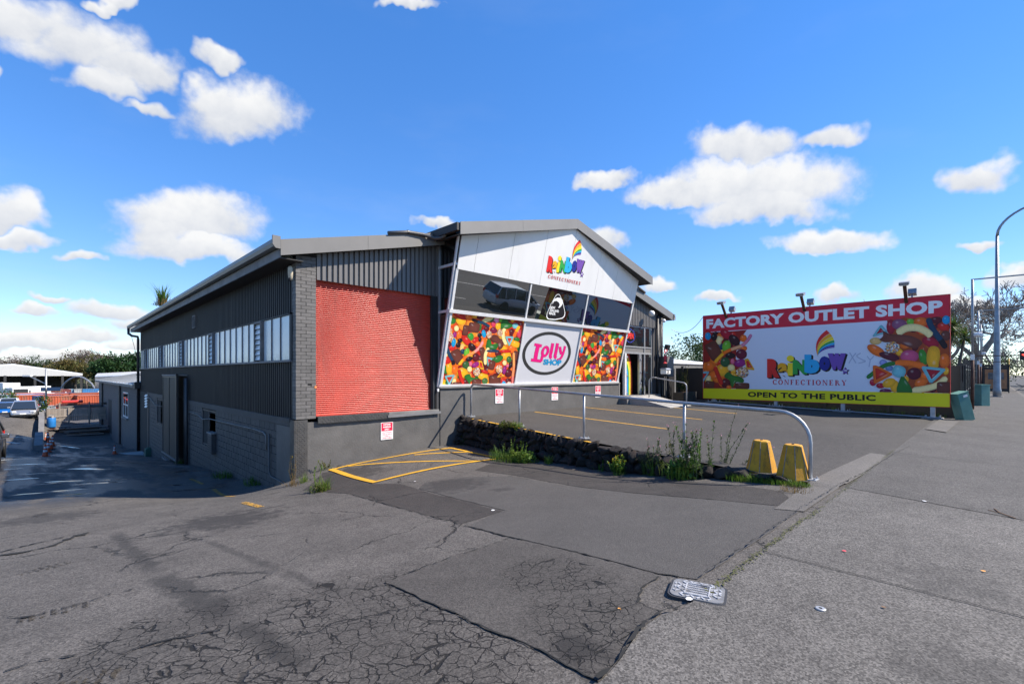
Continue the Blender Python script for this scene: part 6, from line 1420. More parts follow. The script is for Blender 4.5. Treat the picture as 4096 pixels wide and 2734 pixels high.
def f_ivy(b, p, r):
    for i in range(240): q = p + Vector((r.uniform(-.06, .18) , r.uniform(-.1, .06), r.uniform(-.75, .05))); q.x -= (p.z - q.z) * .35; leaf(b, q, rv(r) + Vector((-.5, -.5, 0)), .05, .045, (7, 7, 1)[i % 3])
plant('creeper', 'dark creeper covering the stone wall end beside the dock wall', 1870, 1690, f_ivy, W3, conv=lambda x, y: onY(x, y, -.28))
bh = MB(); r = random.Random(3); P0 = Vector((0, 0, 0)); grass(bh, P0, r, 110, .95, .14, 0, .03); grass(bh, P0, r, 60, .45, .3, 2, .03); bush(bh, P0, r, 60, .35, .25, .2, .16, 2, .3)
o = bh.build('roof_plant', ['leaf_mid', 'leaf_bright', 'leaf_dry'], None, fix=False); o.location = onX(650, 1223, -.5); tag(o, 'tufted plant with dry skirt sprouting from the warehouse gutter', 'plant')
# litter
def can():
    p = G(2116, 1846); b = MB(); b.lathe([(.022, -.06), (.031, -.05), (.032, .05), (.026, .058), (.024, .06)], 14, axis='y'); o = b.build('drink_can', 'galv', None, smooth=True); o.location = p + Vector((-.04, -.06, .032)); o.rotation_euler = (0, 0, R(48)); tag(o, 'crushed silver drink can lying by the stone wall', 'can')
    MB().lathe([(.02, .0595), (.02, .0605)], 12, axis='y').build('lid', 'black_rubber', o)
can()
simple('paper_white', (.7, .7, .7), .7); simple('paper_red', (.6, .06, .08), .6); simple('paper_orange', (.65, .3, .06), .6); simple('leaf_litter', (.16, .09, .045), .8)
for (px, py, m, s_, lb) in ((3375, 2213, 'paper_red', .022, 'small red scrap of litter on the footpath'), (3932, 2289, 'paper_orange', .02, 'small orange scrap of litter on the footpath'), (3698, 2010, 'paper_white', .03, 'white paper scrap on the far footpath section'), (2755, 2412, 'paper_white', .03, 'crumpled white paper at the edge of the pit lid'), (1972, 2042, 'paper_white', .035, 'flattened white scrap on the dark asphalt repair'), (2478, 2437, 'paper_orange', .015, 'tiny orange cigarette end in the cracked asphalt'), (1660, 1925, 'paper_white', .028, 'white round scrap on the bay asphalt near the hatch'), (2555, 1625, 'leaf_litter', .1, 'dead brown leaf on the car park near the ramp'), (3535, 2438, 'leaf_litter', .02, 'tiny dark leaf fragment on the footpath')):
    p = _deck(px, py) if m == 'leaf_litter' and py < 1700 else (G(px, py) if px < 2700 else onZ(px, py, FP(0, -11.5)))
    b = MB(); r = random.Random(px); n = 6; pts = [Vector((s_ * r.uniform(.6, 1.1) * math.cos(k * 1.05), s_ * r.uniform(.6, 1.1) * math.sin(k * 1.05), r.uniform(.002, .25 * s_))) for k in range(n)]
    for k in range(n): b.face([Vector((0, 0, .2 * s_)), pts[k], pts[(k + 1) % n]])
    b.prism([(q_.x * .6, q_.y * .6, 0) for q_ in pts], (0, 0, .002))
    o = b.build('litter_scrap', m, None, fix=False); o.location = Vector((p.x, p.y, (HC(p.y) if py < 1700 else max(H(p.x, p.y) + .004, FP(p.x, p.y) + .014 if px > 2700 else -9)) + .002)); tag(o, lb, 'litter')
wsh = MB().lathe([(.012, 0), (.034, 0), (.034, .008), (.03, .011), (.012, .011)], 20, cap=False).build('survey_disc', 'galv', None); p = onZ(3282, 2436, 0); wsh.location = (p.x, p.y, .0); MB().lathe([(.006, .008), (.006, .014)], 8).build('pin', 'black_rubber', wsh); tag(wsh, 'small round metal survey disc set in the footpath', 'marker'); wsh.location.z = FP(p.x, p.y) + .008
tw = MB().tube([(0, 0, .008), (.2, .06, .012), (.42, .03, .008)], .006, 5); tw.tube([(.2, .06, .012), (.3, .13, .01)], .004, 5); tw = tw.build('twig', 'leaf_litter'); p = onZ(4062, 2075, -.01); tw.location = (p.x, p.y, FP(p.x, p.y) + .012); tw.rotation_euler = (0, 0, R(20)); tag(tw, 'pale bent twig lying on the footpath at the frame edge', 'twig')
# ------------------------------------------------------------------ letterbox, planter, back fence
lb = thing('letterbox', 'white letterbox numbered 25 beside the shop corner', 'letterbox'); LP = onY(2662, 1487, -.8)
MB().box(LP.x - .22, LP.x + .22, -.95, -.65, LP.z - .1, LP.z + .12).build('box', 'white_plastic', lb, bevel=.02)
MB().hexa([(LP.x - .25, -.98, LP.z + .12), (LP.x + .25, -.98, LP.z + .12), (LP.x + .25, -.62, LP.z + .12), (LP.x - .25, -.62, LP.z + .12), (LP.x - .2, -.9, LP.z + .18), (LP.x + .2, -.9, LP.z + .18), (LP.x + .2, -.7, LP.z + .18), (LP.x - .2, -.7, LP.z + .18)]).build('lid', 'frame_alu', lb); MB().tube([(LP.x, -.8, LP.z - .1), (LP.x, -.8, HC(-.8) - .05)], .03, 8).build('post', 'pipe_black', lb)
nb = PB((LP.x, -.952, LP.z), (1, 0, 0), (0, 0, 1), (0, -1, 0), lambda x, y: (x, y), .0003); nb.text('25', -.14, -.065, .06, .075, BLK, .03); nb.build('number', lb)
fg = MB(); r = random.Random(2)
for k in range(7):
    a, c = k / 6, (k + 1) / 6
    for j in range(3): fg.face([(-.09 - .06 * a + j * .08, .03 * math.sin(k * 2 + j), .5 - .55 * a), (-.09 - .06 * a + j * .08 + .08, .03 * math.sin(k * 2 + j + 1), .5 - .55 * a + .03), (-.09 - .06 * c + j * .085 + .08, .03 * math.sin(k * 2 + j + 3), .5 - .55 * c), (-.09 - .06 * c + j * .085, .03 * math.sin(k * 2 + j + 2), .5 - .55 * c - .02)], 1 if (j == 1 and k < 3) else 0)
fg.tube([(-.02, .02, .55), (-.02, .02, -.55)], .012, 6, 2)
o = fg.build('flag', [simple('flag_red', (.6, .03, .04), .7), 'white_plastic', 'pipe_black'], None, fix=False); p = onY(2662, 1440, -.7); o.location = (p.x, -.7, p.z); tag(o, 'small drooping red flag above the letterbox', 'flag')
pt = thing('planter', 'long black planter trough with shrubs beside the billboard', 'planter'); PX0, PX1 = 17.95, 19.3
for k in range(3): MB().box(PX0, PX1, -1.15, -1.1, HC(-1) - .02 + k * .17, HC(-1) + .14 + k * .17).build('plank', 'soffit_dark', pt)
MB().box(PX0 + .02, PX1 - .02, -1.1, -.55, HC(-1), HC(-1) + .45).build('soil', 'leaf_litter', pt)
for k, lbl in enumerate(('leafy olive shrub in the planter nearest the letterbox', 'thin leggy shrub at the billboard end of the planter')):
    b = MB(); r = random.Random(20 + k)
    for i in range(9): stalk(b, Vector((r.uniform(-.25, .25), r.uniform(-.15, .15), 0)), r, r.uniform(.7, 1.25 + .2 * k), (r.uniform(-.3, .3), r.uniform(-.2, .2)), 60, .1, (7, 5)[k], 2)
    o = b.build('shrub', W3, None, fix=False); o.location = (PX0 + .4 + k * .62, -.8, HC(-1) + .42); tag(o, lbl, 'shrub')
bf = thing('back_fence', 'dark grey boarded fence closing the car park beside the shop', 'fence')
for k in range(5): MB().box(18.05 + k * .16, 18.05 + k * .16 + .152, -.2 + .006 * (k % 2), -.16 + .006 * (k % 2), HC(0) - .05, 1.95).build('board', 'dark_cladding', bf)
gw = thing('grey_wall', 'plain grey rendered wall behind the planter', 'wall'); MB().box(19.3, 25, .6, .8, -.5, 2.22).build('panel', simple('grey_render', (.13, .128, .125), .8, var=.1), gw); MB().box(19.3, 25, .55, .85, 2.22, 2.27).build('coping', 'concrete_dark', gw)
sb = thing('low_shed', 'low building with a pale metal roof beyond the car park fence', 'building'); MB().hexa([(22, 2.8, 2.25), (36, 2.8, 2.25), (36, 9, 3.0), (22, 9, 3.0), (22, 2.8, 2.35), (36, 2.8, 2.35), (36, 9, 3.1), (22, 9, 3.1)]).build('roof', simple('pale_roof', (.62, .64, .66), .5), sb); MB().box(22.3, 35.7, 3.0, 9, -.5, 2.25).build('wall', 'concrete', sb)
# dark fence behind the billboard
df = thing('boundary_fence', 'black corrugated boundary fence behind the billboard', 'fence'); MB().box(BX + 1.0, BX + 1.05, -11.0, .5, -.1, 2.0).build('sheet', 'dark_cladding', df)
for k in range(6): MB().box(BX + .9, BX + 1.0, -10.95 + k * 2.2, -10.85 + k * 2.2, -.1, 2.1).build('post', 'pipe_black', df)
wb = MB().tube([(BX - .5, -10.4, HC(-10) + .06), (BX - .45, -6, HC(-6) + .06), (BX - .4, -2, HC(-2) + .06)], .025, 6).build('ground_pipe', 'galv_dull'); tag(wb, 'thin grey pipe running along the ground below the billboard', 'pipe')
b = MB(); r = random.Random(77)
for k in range(16): p = Vector((BX + .45 + r.uniform(-.3, .3), -10.2 + k * .55, 0)); p.z = HC(p.y); grass(b, p, r, 40, .18, .3, k % 2, .012)
o = b.build('verge_grass', ['leaf_mid', 'leaf_dark'], None, fix=False); tag(o, 'rough grass growing along the ground behind the billboard posts', 'grass', kind='stuff')
wr = MB(); a = Vector((18.3, -.3, 3.95)); c = Vector((BX + .05, -yB + .02, zT)); wr.tube([a.lerp(c, t / 8) - Vector((0, 0, .45 * (1 - (2 * t / 8 - 1) ** 2))) for t in range(9)], .012, 5); o = wr.build('cable', 'pipe_black'); tag(o, 'sagging black cable from the shop corner to the billboard', 'cable')
# ------------------------------------------------------------------ vehicles
def carpaint(name, col, metal=.3): 
    s = NT(name); s.P('Base Color', c4(col)); s.P('Roughness', .3); s.P('Metallic', metal); s.P('Coat Weight', .6); s.P('Coat Roughness', .05)
carpaint('paint_silver', (.42, .43, .44), .6); carpaint('paint_blue', (.01, .13, .42)); carpaint('paint_teal', (.02, .12, .25)); carpaint('paint_white', (.68, .68, .67), 0); carpaint('paint_grey', (.09, .095, .105), .5); carpaint('paint_pearl', (.62, .64, .66), .1)
simple('tyre', (.015, .015, .015), .8); simple('alloy', (.45, .46, .47), .35, .8); _glass('car_glass', (.02, .025, .028), .03, .7); simple('plate_white', (.75, .75, .72), .5); simple('lamp_clear', (.7, .72, .75), .1); simple('lamp_red', (.45, .02, .02), .2); simple('trim_black', (.015, .015, .015), .5)
def wheel(parent, x, y, r, w):
    t = MB().lathe([(r * .62, -w / 2), (r * .95, -w / 2), (r, -w * .35), (r, w * .35), (r * .95, w / 2), (r * .62, w / 2)], 20, axis='y').build('wheel', 'tyre', parent, smooth=True); t.location = (x, y, r)
    rm = MB(); rm.lathe([(r * .64, -w * .46), (r * .6, -w * .3), (r * .6, w * .3), (r * .64, w * .46)], 20, axis='y', cap=False); rm.lathe([(r * .14, -w * .5), (r * .14, w * .5)], 10, axis='y')
    for k in range(6): a = k * math.pi / 3; rm.beam((0, 0, 0), (r * .62 * math.cos(a), 0, r * .62 * math.sin(a)), w * .8, r * .16, up=(0, 1, 0))
    rm.build('rim', 'alloy', t)
def car(name, label, paint, loc, rz, L_=4.4, W_=1.72, Ht=1.48, belt=.9, hood=.95, prof=None, group='cars parked along the drive', plate=None, tilt=0):
    t = thing(name, label, 'car' if name != 'minivan' else 'van', group, loc, rz); t.rotation_euler = (0, tilt, rz)
    # side profile: x from rear (-) to front (+): lower body height
    P = prof or dict(body=[(-2.2, .35, .72), (-2.12, .24, .9), (-1.6, .2, .96), (-.5, .2, .93), (.9, .2, .9), (1.5, .2, .84), (2.0, .24, .7), (2.2, .34, .52)], roof=[(-2.05, .93), (-1.25, Ht - .06), (-.3, Ht), (.3, Ht - .05), (1.28, .88)])
    hw = W_ / 2; S = []
    for (x, lo, hi) in P['body']:
        k = 1 - .16 * (abs(x) / (L_ / 2)) ** 4; ring = []
        for (fy, fz) in ((-.9, 0), (-.99, .25), (-1, .6), (-.95, .9), (-.8, 1), (.8, 1), (.95, .9), (1, .6), (.99, .25), (.9, 0)): ring.append((x, fy * hw * k, lo + (hi - lo) * fz))
        S.append(ring)
    b = MB(); n = 10; i0 = 0
    for ring in S: b.v.extend(ring)
    for i in range(len(S) - 1):
        for k in range(n): b.f.append((i * n + k, i * n + (k + 1) % n, (i + 1) * n + (k + 1) % n, (i + 1) * n + k)); b.mi.append(0)
    b.f.append(tuple(range(n))); b.mi.append(0); b.f.append(tuple((len(S) - 1) * n + k for k in range(n))); b.mi.append(0)
    bd = b.build('body', paint, t, smooth=True); md = bd.modifiers.new('bevel', 'SUBSURF'); md.levels = md.render_levels = 2
    rf = P['roof']; tw = hw * .74; bw_ = hw * .93; mz = max(z for _, z in rf); bz = min(rf[0][1], rf[-1][1]) - .03
    def wy(z): return bw_ + (tw - bw_) * max(0, (z - bz) / (mz - bz))
    c = MB()
    for (xa, za), (xb, zb) in zip(rf, rf[1:]):
        slope = abs(zb - za) / max(abs(xb - xa), .01); m = 1 if slope > .22 else 0
        c.face([(xa, -wy(za), za), (xa, wy(za), za), (xb, wy(zb), zb), (xb, -wy(zb), zb)], m)
    for sg in (-1, 1): c.face([(x, sg * (wy(z) + .0), z) for x, z in rf] + [(rf[-1][0], sg * wy(bz), bz - .05), (rf[0][0], sg * wy(bz), bz - .05)], 1)
    c.build('cabin', [paint, 'car_glass'], t)
    pi = MB()
    for sg in (-1, 1):
        for (xa, za), (xb, zb) in zip(rf, rf[1:]): pi.beam((xa, sg * (wy(za) + .002), za - .01), (xb, sg * (wy(zb) + .002), zb - .01), .06, .07)
        for fx in (P.get('pillars') or (.02, -.95)):
            zt = np.interp(fx, [p[0] for p in rf], [p[1] for p in rf]); pi.beam((fx - .06, sg * (wy(zt) + .004), zt - .02), (fx, sg * (wy(bz) + .004), bz), .07, .03)
    pi.build('pillars', paint, t)
    fx = P['body'][-1][0]; rx = P['body'][0][0]; wr_ = P.get('wr', .31); fa, ra = P.get('axles', (L_ * .3, -L_ * .3))
    for x in (fa, ra):
        for sg in (-1, 1):
            wheel(t, x, sg * (hw - .1), wr_, .2); MB().lathe([(wr_ * 1.12, -.02), (wr_ * 1.12, .02)], 20, (x, sg * (hw - .012), wr_ + .02), 'y').build('wheel_arch', 'trim_black', t)
    for sg in (-1, 1):
        q = MB().cbox((fx - .2, sg * hw * .7, P.get('hl', .66)), (.34, .3, .15), Matrix.Rotation(-sg * .35, 3, 'Z')).build('headlight', 'lamp_clear', t, bevel=.03); MB().cbox((rx + .1, sg * hw * .82, P.get('tl', .8)), (.16, .2, .26), Matrix.Rotation(sg * .2, 3, 'Z')).build('tail_light', 'lamp_red', t, bevel=.02)
        m = MB().cbox((P.get('mx', .95), sg * (hw + .09), .97), (.12, .2, .14)); m.build('mirror', paint, t, bevel=.03)
    MB().box(fx - .1, fx + .012, -hw * .55, hw * .55, .3, .42).build('grille', 'trim_black', t); MB().box(fx - .02, fx + .02, -.2, .2, .44, .55).build('number_plate', 'plate_white', t); MB().box(rx - .02, rx + .03, -.2, .2, P.get('rp', .6), P.get('rp', .6) + .12).build('number_plate', 'plate_white', t)
    return t
def gl(px, depth, py=None): p = CAMV + ray(px, 1495) * depth; return Vector((p.x, p.y, H(p.x, p.y)))
PRI = dict(body=[(-2.2, .4, .95), (-2.12, .26, 1.02), (-1.5, .2, 1.0), (-.4, .2, .95), (.8, .2, .92), (1.4, .2, .84), (1.95, .24, .7), (2.2, .36, .52)], roof=[(-2.12, 1.05), (-1.3, 1.36), (-.2, 1.49), (.35, 1.43), (1.55, .86)])
p = gl(100, 43); car('parked_car', 'silver hatchback parked nearest the retaining wall facing the road', 'paint_silver', p, R(-92), prof=PRI, tilt=R(2))
p = gl(28, 53); car('parked_car', 'bright blue hatchback parked beside the silver hatchback', 'paint_blue', p, R(-92), prof=PRI)
p = gl(36, 62); car('parked_car', 'silver four wheel drive parked behind the bright blue hatchback', 'paint_pearl', p, R(-92), W_=1.85, Ht=1.75, prof=dict(body=[(-2.2, .45, 1.0), (-2.12, .35, 1.1), (-1.5, .3, 1.12), (.9, .3, 1.08), (1.5, .3, 1.0), (2.0, .35, .9), (2.2, .45, .65)], roof=[(-2.1, 1.1), (-1.9, 1.7), (-.3, 1.78), (.3, 1.74), (1.1, 1.06)], wr=.37, hl=.85))
p = gl(140, 51); tc_ = car('parked_car', 'teal blue sedan with its door open beyond the silver hatchback', 'paint_teal', p, R(-92))
MB().cbox((.35, 1.25, .75), (.85, .06, .65), Matrix.Rotation(R(62), 3, 'Z')).build('open_door', 'paint_white', tc_, bevel=.03)
car('parked_car', 'dark grey car at the drive edge near the traffic cones', 'paint_grey', Vector((-6.15, 11.75, H(-6.15, 11.75))), R(-90), L_=4.4, W_=1.72)
VAN = dict(body=[(-2.4, .45, 1.0), (-2.32, .3, 1.12), (-1.6, .24, 1.1), (.8, .24, 1.05), (1.5, .24, .98), (2.1, .28, .8), (2.4, .4, .58)], roof=[(-2.36, 1.1), (-2.05, 1.68), (-.6, 1.75), (.6, 1.68), (1.85, .96)], pillars=(.55, -.55, -1.5), wr=.33, tl=1.0, rp=.75, mx=1.25, hl=.75)
car('minivan', 'white minivan parked at the kerb, seen mirrored in the shopfront glass', 'paint_pearl', Vector((20.7, -14.85, -.14)), 0, L_=4.8, W_=1.8, prof=VAN, group=None)
# ------------------------------------------------------------------ traffic cones
simple('cone_orange', (.62, .09, .025), .55, var=.15); simple('cone_dull', (.40, .09, .035), .65, var=.3, scale=9); simple('cone_band', (.6, .6, .58), .4)
def cone(px, py, label, h=.75, m='cone_orange', stack=0, tilt=0):
    p = G(px, py); t = thing('traffic_cone', label, 'cone', 'traffic cones', p); t.rotation_euler = (tilt, 0, rng.uniform(0, 1))
    h *= .82; s_ = h / .75; MB().prism([(x * s_, y * s_, 0) for x, y in rrect(.38, .38, .06)], (0, 0, .035 * s_)).build('base', 'cone_dull' if m == 'cone_dull' else m, t)
    MB().lathe([(.15 * s_, .03 * s_), (.135 * s_, .08 * s_), (.1 * s_, .3 * s_), (.04 * s_, .7 * s_), (.03 * s_, .75 * s_)], 16).build('body', m, t, smooth=True)
    for z0, z1 in ((.28, .4), (.5, .6)):
        r0, r1 = np.interp([z0, z1], [.08, .3, .7], [.135, .1, .04]); MB().lathe([((r0 + .004) * s_, z0 * s_), ((r1 + .004) * s_, z1 * s_)], 16, cap=False).build('band', 'cone_band', t)
c7 = lambda x, y: (x / 2.851, 1350 + y / 2.851)
cone(*c7(515, 1352), 'orange cone with two white bands, first of the row', .78)
cone(*c7(545, 1300), 'weathered cone just behind the first cone of the row', .75, 'cone_orange')
cone(*c7(575, 1265), 'orange cone with white bands in the middle of the row', .75)
cone(*c7(595, 1228), 'leaning orange cone on the building side of the row', .75, 'cone_orange', 0, .06)
cone(*c7(545, 1180), 'orange cone second last before the blue drum', .75)
cone(*c7(520, 1160), 'faded dull orange cone close to the low wall', .72, 'cone_dull')
cone(*c7(465, 1133), 'orange cone standing alone at the low wall end', .72)
cone(458, 1814, 'small red cone with a white collar beside the annex wall', .62)
# ------------------------------------------------------------------ low block annex behind the warehouse
def _blk():
    s = NT('annex_block'); mp = s.n('ShaderNodeMapping'); sx = s.n('ShaderNodeSeparateXYZ'); s.l(s.pos, sx.inputs[0]); cb = s.n('ShaderNodeCombineXYZ'); s.l(sx.outputs[1], cb.inputs[0]); s.l(sx.outputs[2], cb.inputs[1])
    bt = s.n('ShaderNodeTexBrick'); s.l(cb.outputs[0], bt.inputs['Vector']); bt.inputs['Scale'].default_value = 1; bt.inputs['Brick Width'].default_value = .4; bt.inputs['Row Height'].default_value = .2; bt.inputs['Mortar Size'].default_value = .009
    bt.inputs['Color1'].default_value = (.085, .08, .08, 1); bt.inputs['Color2'].default_value = (.10, .095, .094, 1); bt.inputs['Mortar'].default_value = (.05, .048, .047, 1)
    s.P('Base Color', bt.outputs['Color']); s.P('Roughness', .8); s.bump(s.math('SUBTRACT', 1, bt.outputs['Fac']), .5, .01)
_blk()
an = thing('annex_building', 'low grey block annex with a pale metal roof behind the warehouse', 'building')
AY0, AY1, AZ = BL + .15, 59., .93
MB().box(-.06, 9, AY0, AY1, -6, AZ).build('wall', 'annex_block', an)
MB().box(-.35, -.06, AY0 + .3, AY1 + .2, AZ - .12, AZ + .04).build('eave_beam', 'timber_grey', an)
simple('pale_iron', (.82, .84, .86), .22, .1, var=.06)
rr = MB(); x0, x1, z0, z1 = -.4, 9, AZ + .05, AZ + 1.9; rr.hexa([(x0, AY0, z0), (x1, AY0, z1), (x1, AY1 + .3, z1), (x0, AY1 + .3, z0), (x0, AY0, z0 + .05), (x1, AY0, z1 + .05), (x1, AY1 + .3, z1 + .05), (x0, AY1 + .3, z0 + .05)]); rr = rr.build('roof', 'pale_iron', an)
for k in range(18): y = AY0 + .4 + k * 1.85; MB().beam((x0, y, z0 + .06), (x1, y, z1 + .06), .06, .06).build('roof_rib', 'gutter_grey', rr)
def az(px, py): return onX(px, py, -.06)
for px in (413, 484): p = az(px, 1600); MB().tube([(-.14, p.y, AZ), (-.14, p.y, H(0, p.y) - .1)], .07, 8).build('downpipe', 'pipe_black', an)
for (pa, pb_, ta, tb_) in ((494, 513, 1566, 1668),):
    a, c = az(pb_, ta), az(pa, tb_); w = MB(); z1 = az(503, 1570).z; z0 = az(503, 1665).z
    for y in (a.y, (a.y + c.y) / 2, c.y): w.box(-.09, -.05, y - .05, y + .05, z0, z1)
    for z in (z0, (z0 + z1) / 2, z1): w.box(-.09, -.05, a.y, c.y, z - .05, z + .05)
    w = w.build('window', 'frame_white', an); MB().box(-.07, -.06, a.y, c.y, z0, z1).build('pane', 'window_dark', w); MB().box(-.2, -.05, a.y - .1, c.y + .1, z0 - .15, z0 - .05).build('sill', 'concrete_dark', w)
a, c = az(446, 1600), az(434, 1600); MB().box(-.075, -.05, a.y, c.y, H(0, c.y), az(440, 1597).z).build('door', 'black_gap', an)
a, c = az(405, 1600), az(398, 1600); MB().box(-.075, -.05, a.y, c.y, H(0, 57), az(400, 1645).z).build('door', 'black_gap', an)
for px, py in ((512, 1580), (427, 1612)): p = az(px, py); MB().cbox((p.x - .15, p.y, p.z), (.25, .3, .2)).build('wall_lamp', 'pipe_black', an)
cb_ = MB(); p = G(548, 1815); o = cb_.cbox((0, 0, .012), (1.1, 1.9, .03)).build('concrete_cover', 'concrete', None); o.location = p + Vector((-.2, 0, .01)); tag(o, 'pale concrete drain cover slab beside the far doorway', 'cover')
gb = MB().box(-.2, .2, -.25, .25, 0, .45).build('green_box', simple('box_green', (.03, .09, .06), .6), None, bevel=.03); MB().lathe([(.14, .45), (.14, .5)], 12).build('lid', 'box_green', gb); p = G(597, 1823); gb.location = p; tag(gb, 'small dark green utility box at the warehouse wall foot', 'utility box')
# ------------------------------------------------------------------ retaining wall, fence and yard
rw = thing('low_wall', 'low concrete retaining wall between the drive and the yard', 'wall')
for k in range(7):
    y0, y1 = 25.5 + k * 3.5, 25.5 + (k + 1) * 3.5 - .01; z0_, z1_ = H(-5.8, y0) + .02 + .05 * k, H(-5.8, y1) + .02 + .05 * (k + 1); zb0, zb1 = H(-3.9, y0) - .5, H(-3.9, y1) - .5
    MB().hexa([(-4.75, y0, zb0), (-4.4, y0, zb0), (-4.4, y1, zb1), (-4.75, y1, zb1), (-4.75, y0, z0_), (-4.4, y0, z0_), (-4.4, y1, z1_), (-4.75, y1, z1_)]).build('wall_section', 'concrete_dark', rw)
fn = thing('timber_fence', 'weathered timber paling fence closing the lower yard', 'fence')
simple('weathered_timber', (.24, .205, .17), .85, var=.2, scale=2, rand=.2)
pal = MB().box(0, .14, 0, .02, 0, 1.2).mesh('paling', 'weathered_timber')
for k in range(30): link('paling', pal, fn, (-4.3 + k * .15, 50. + .01 * (k % 2), H(-3, 50) - .0 + .1 + rng.uniform(-.02, .02)))
for k in range(4): MB().box(-4.25 + k * 1.45, -4.13 + k * 1.45, 49.9, 50.0, H(-3, 50) - .1, H(-3, 50) + 1.35).build('post', 'weathered_timber', fn)
MB().box(-4.3, .2, 49.95, 50.0, H(-3, 50) + .5, H(-3, 50) + .6).build('rail', 'weathered_timber', fn)
tp = thing('timber_stack', 'untidy stack of old boards and pallets against the yard fence', 'timber stack')
for k in range(26):
    r_ = rng; z = H(-2, 45) + .05 + .08 * (k // 2); MB().cbox((-1.7 + rng.uniform(-.5, .5), 46.5 + rng.uniform(-.9, .9), z), (rng.uniform(2.2, 3.4), .18, .06), Matrix.Rotation(rng.uniform(-.12, .12), 3, 'Z')).build('board', ('weathered_timber', 'soffit_dark', 'timber_grey')[k % 3], tp)
tp2 = thing('timber_rack', 'rack of long pale boards with a red tarpaulin behind the timber fence', 'timber stack')
for k in range(22): MB().cbox((-1.5 + rng.uniform(-.4, .4), 54 + rng.uniform(-.6, .6), H(-2, 54) + 1.1 + .1 * (k // 2)), (rng.uniform(4, 6), .2, .07), Matrix.Rotation(rng.uniform(-.06, .06), 3, 'Z')).build('board', ('weathered_timber', 'timber_grey')[k % 2], tp2)
for x in (-3.4, -1.2, .8): MB().box(x, x + .12, 53.3, 53.42, H(-2, 54), H(-2, 54) + 2.3).build('post', 'weathered_timber', tp2)
MB().cbox((-2.4, 53.9, H(-2, 54) + 2.35), (1.6, 1.0, .25)).build('tarpaulin', 'rb_red', tp2, bevel=.08)
dr = thing('blue_drum', 'blue plastic drum full of scrap beside the low wall end', 'drum'); p = G(*c7(585, 1022)); dr.location = p
simple('blue_plastic', (.015, .15, .42), .45); MB().lathe([(.29, 0), (.3, .1), (.31, .45), (.3, .8), (.28, .86)], 18).build('shell', 'blue_plastic', dr, smooth=True)
for k in range(6): MB().cbox((rng.uniform(-.15, .15), rng.uniform(-.15, .15), .85 + rng.uniform(0, .12)), (.16, .1, .26), Matrix.Rotation(rng.uniform(-.9, .9), 3, 'X')).build('scrap', ('weathered_timber', 'timber_grey')[k % 2], dr)
sc_ = thing('scrap_pile', 'low pile of rusty scrap and hoses by the blue drum', 'scrap'); sc_.location = G(*c7(600, 1052)); simple('hose_red', (.4, .03, .03), .6)
for k in range(12): MB().cbox((rng.uniform(-.9, .9), rng.uniform(-.3, .3), .06 + .03 * (k % 3)), (rng.uniform(.5, 1.1), .12, .04), Matrix.Rotation(rng.uniform(-1, 1), 3, 'Z')).build('scrap_piece', ('rust', 'weathered_timber')[k % 2], sc_)
# solar lamp post
lpz = thing('solar_lamp', 'grey lamp post with a small solar panel beside the parked cars', 'lamp post'); p = gl(184, 50); lpz.location = p
MB().tube([(0, 0, 0), (0, 0, 2.25 - p.z)], .085, 10).build('post', 'galv_dull', lpz, smooth=True)
zz = 1.68 + (1495 - 1556) / 1886 * 50 - p.z; MB().cbox((.35, -.2, zz), (1.5, 1.0, .05), Matrix.Rotation(.35, 3, 'X')).build('solar_panel', 'window_dark', lpz); zt = 1.68 + (1495 - 1505) / 1886 * 50 - p.z; MB().beam((0, 0, zt - .8), (-1.2, .8, zt), .08, .08).build('arm', 'galv_dull', lpz); MB().cbox((-1.4, .95, zt + .08), (.7, .3, .14), Matrix.Rotation(R(-35), 3, 'Z')).build('lamp_head', 'white_plastic', lpz)
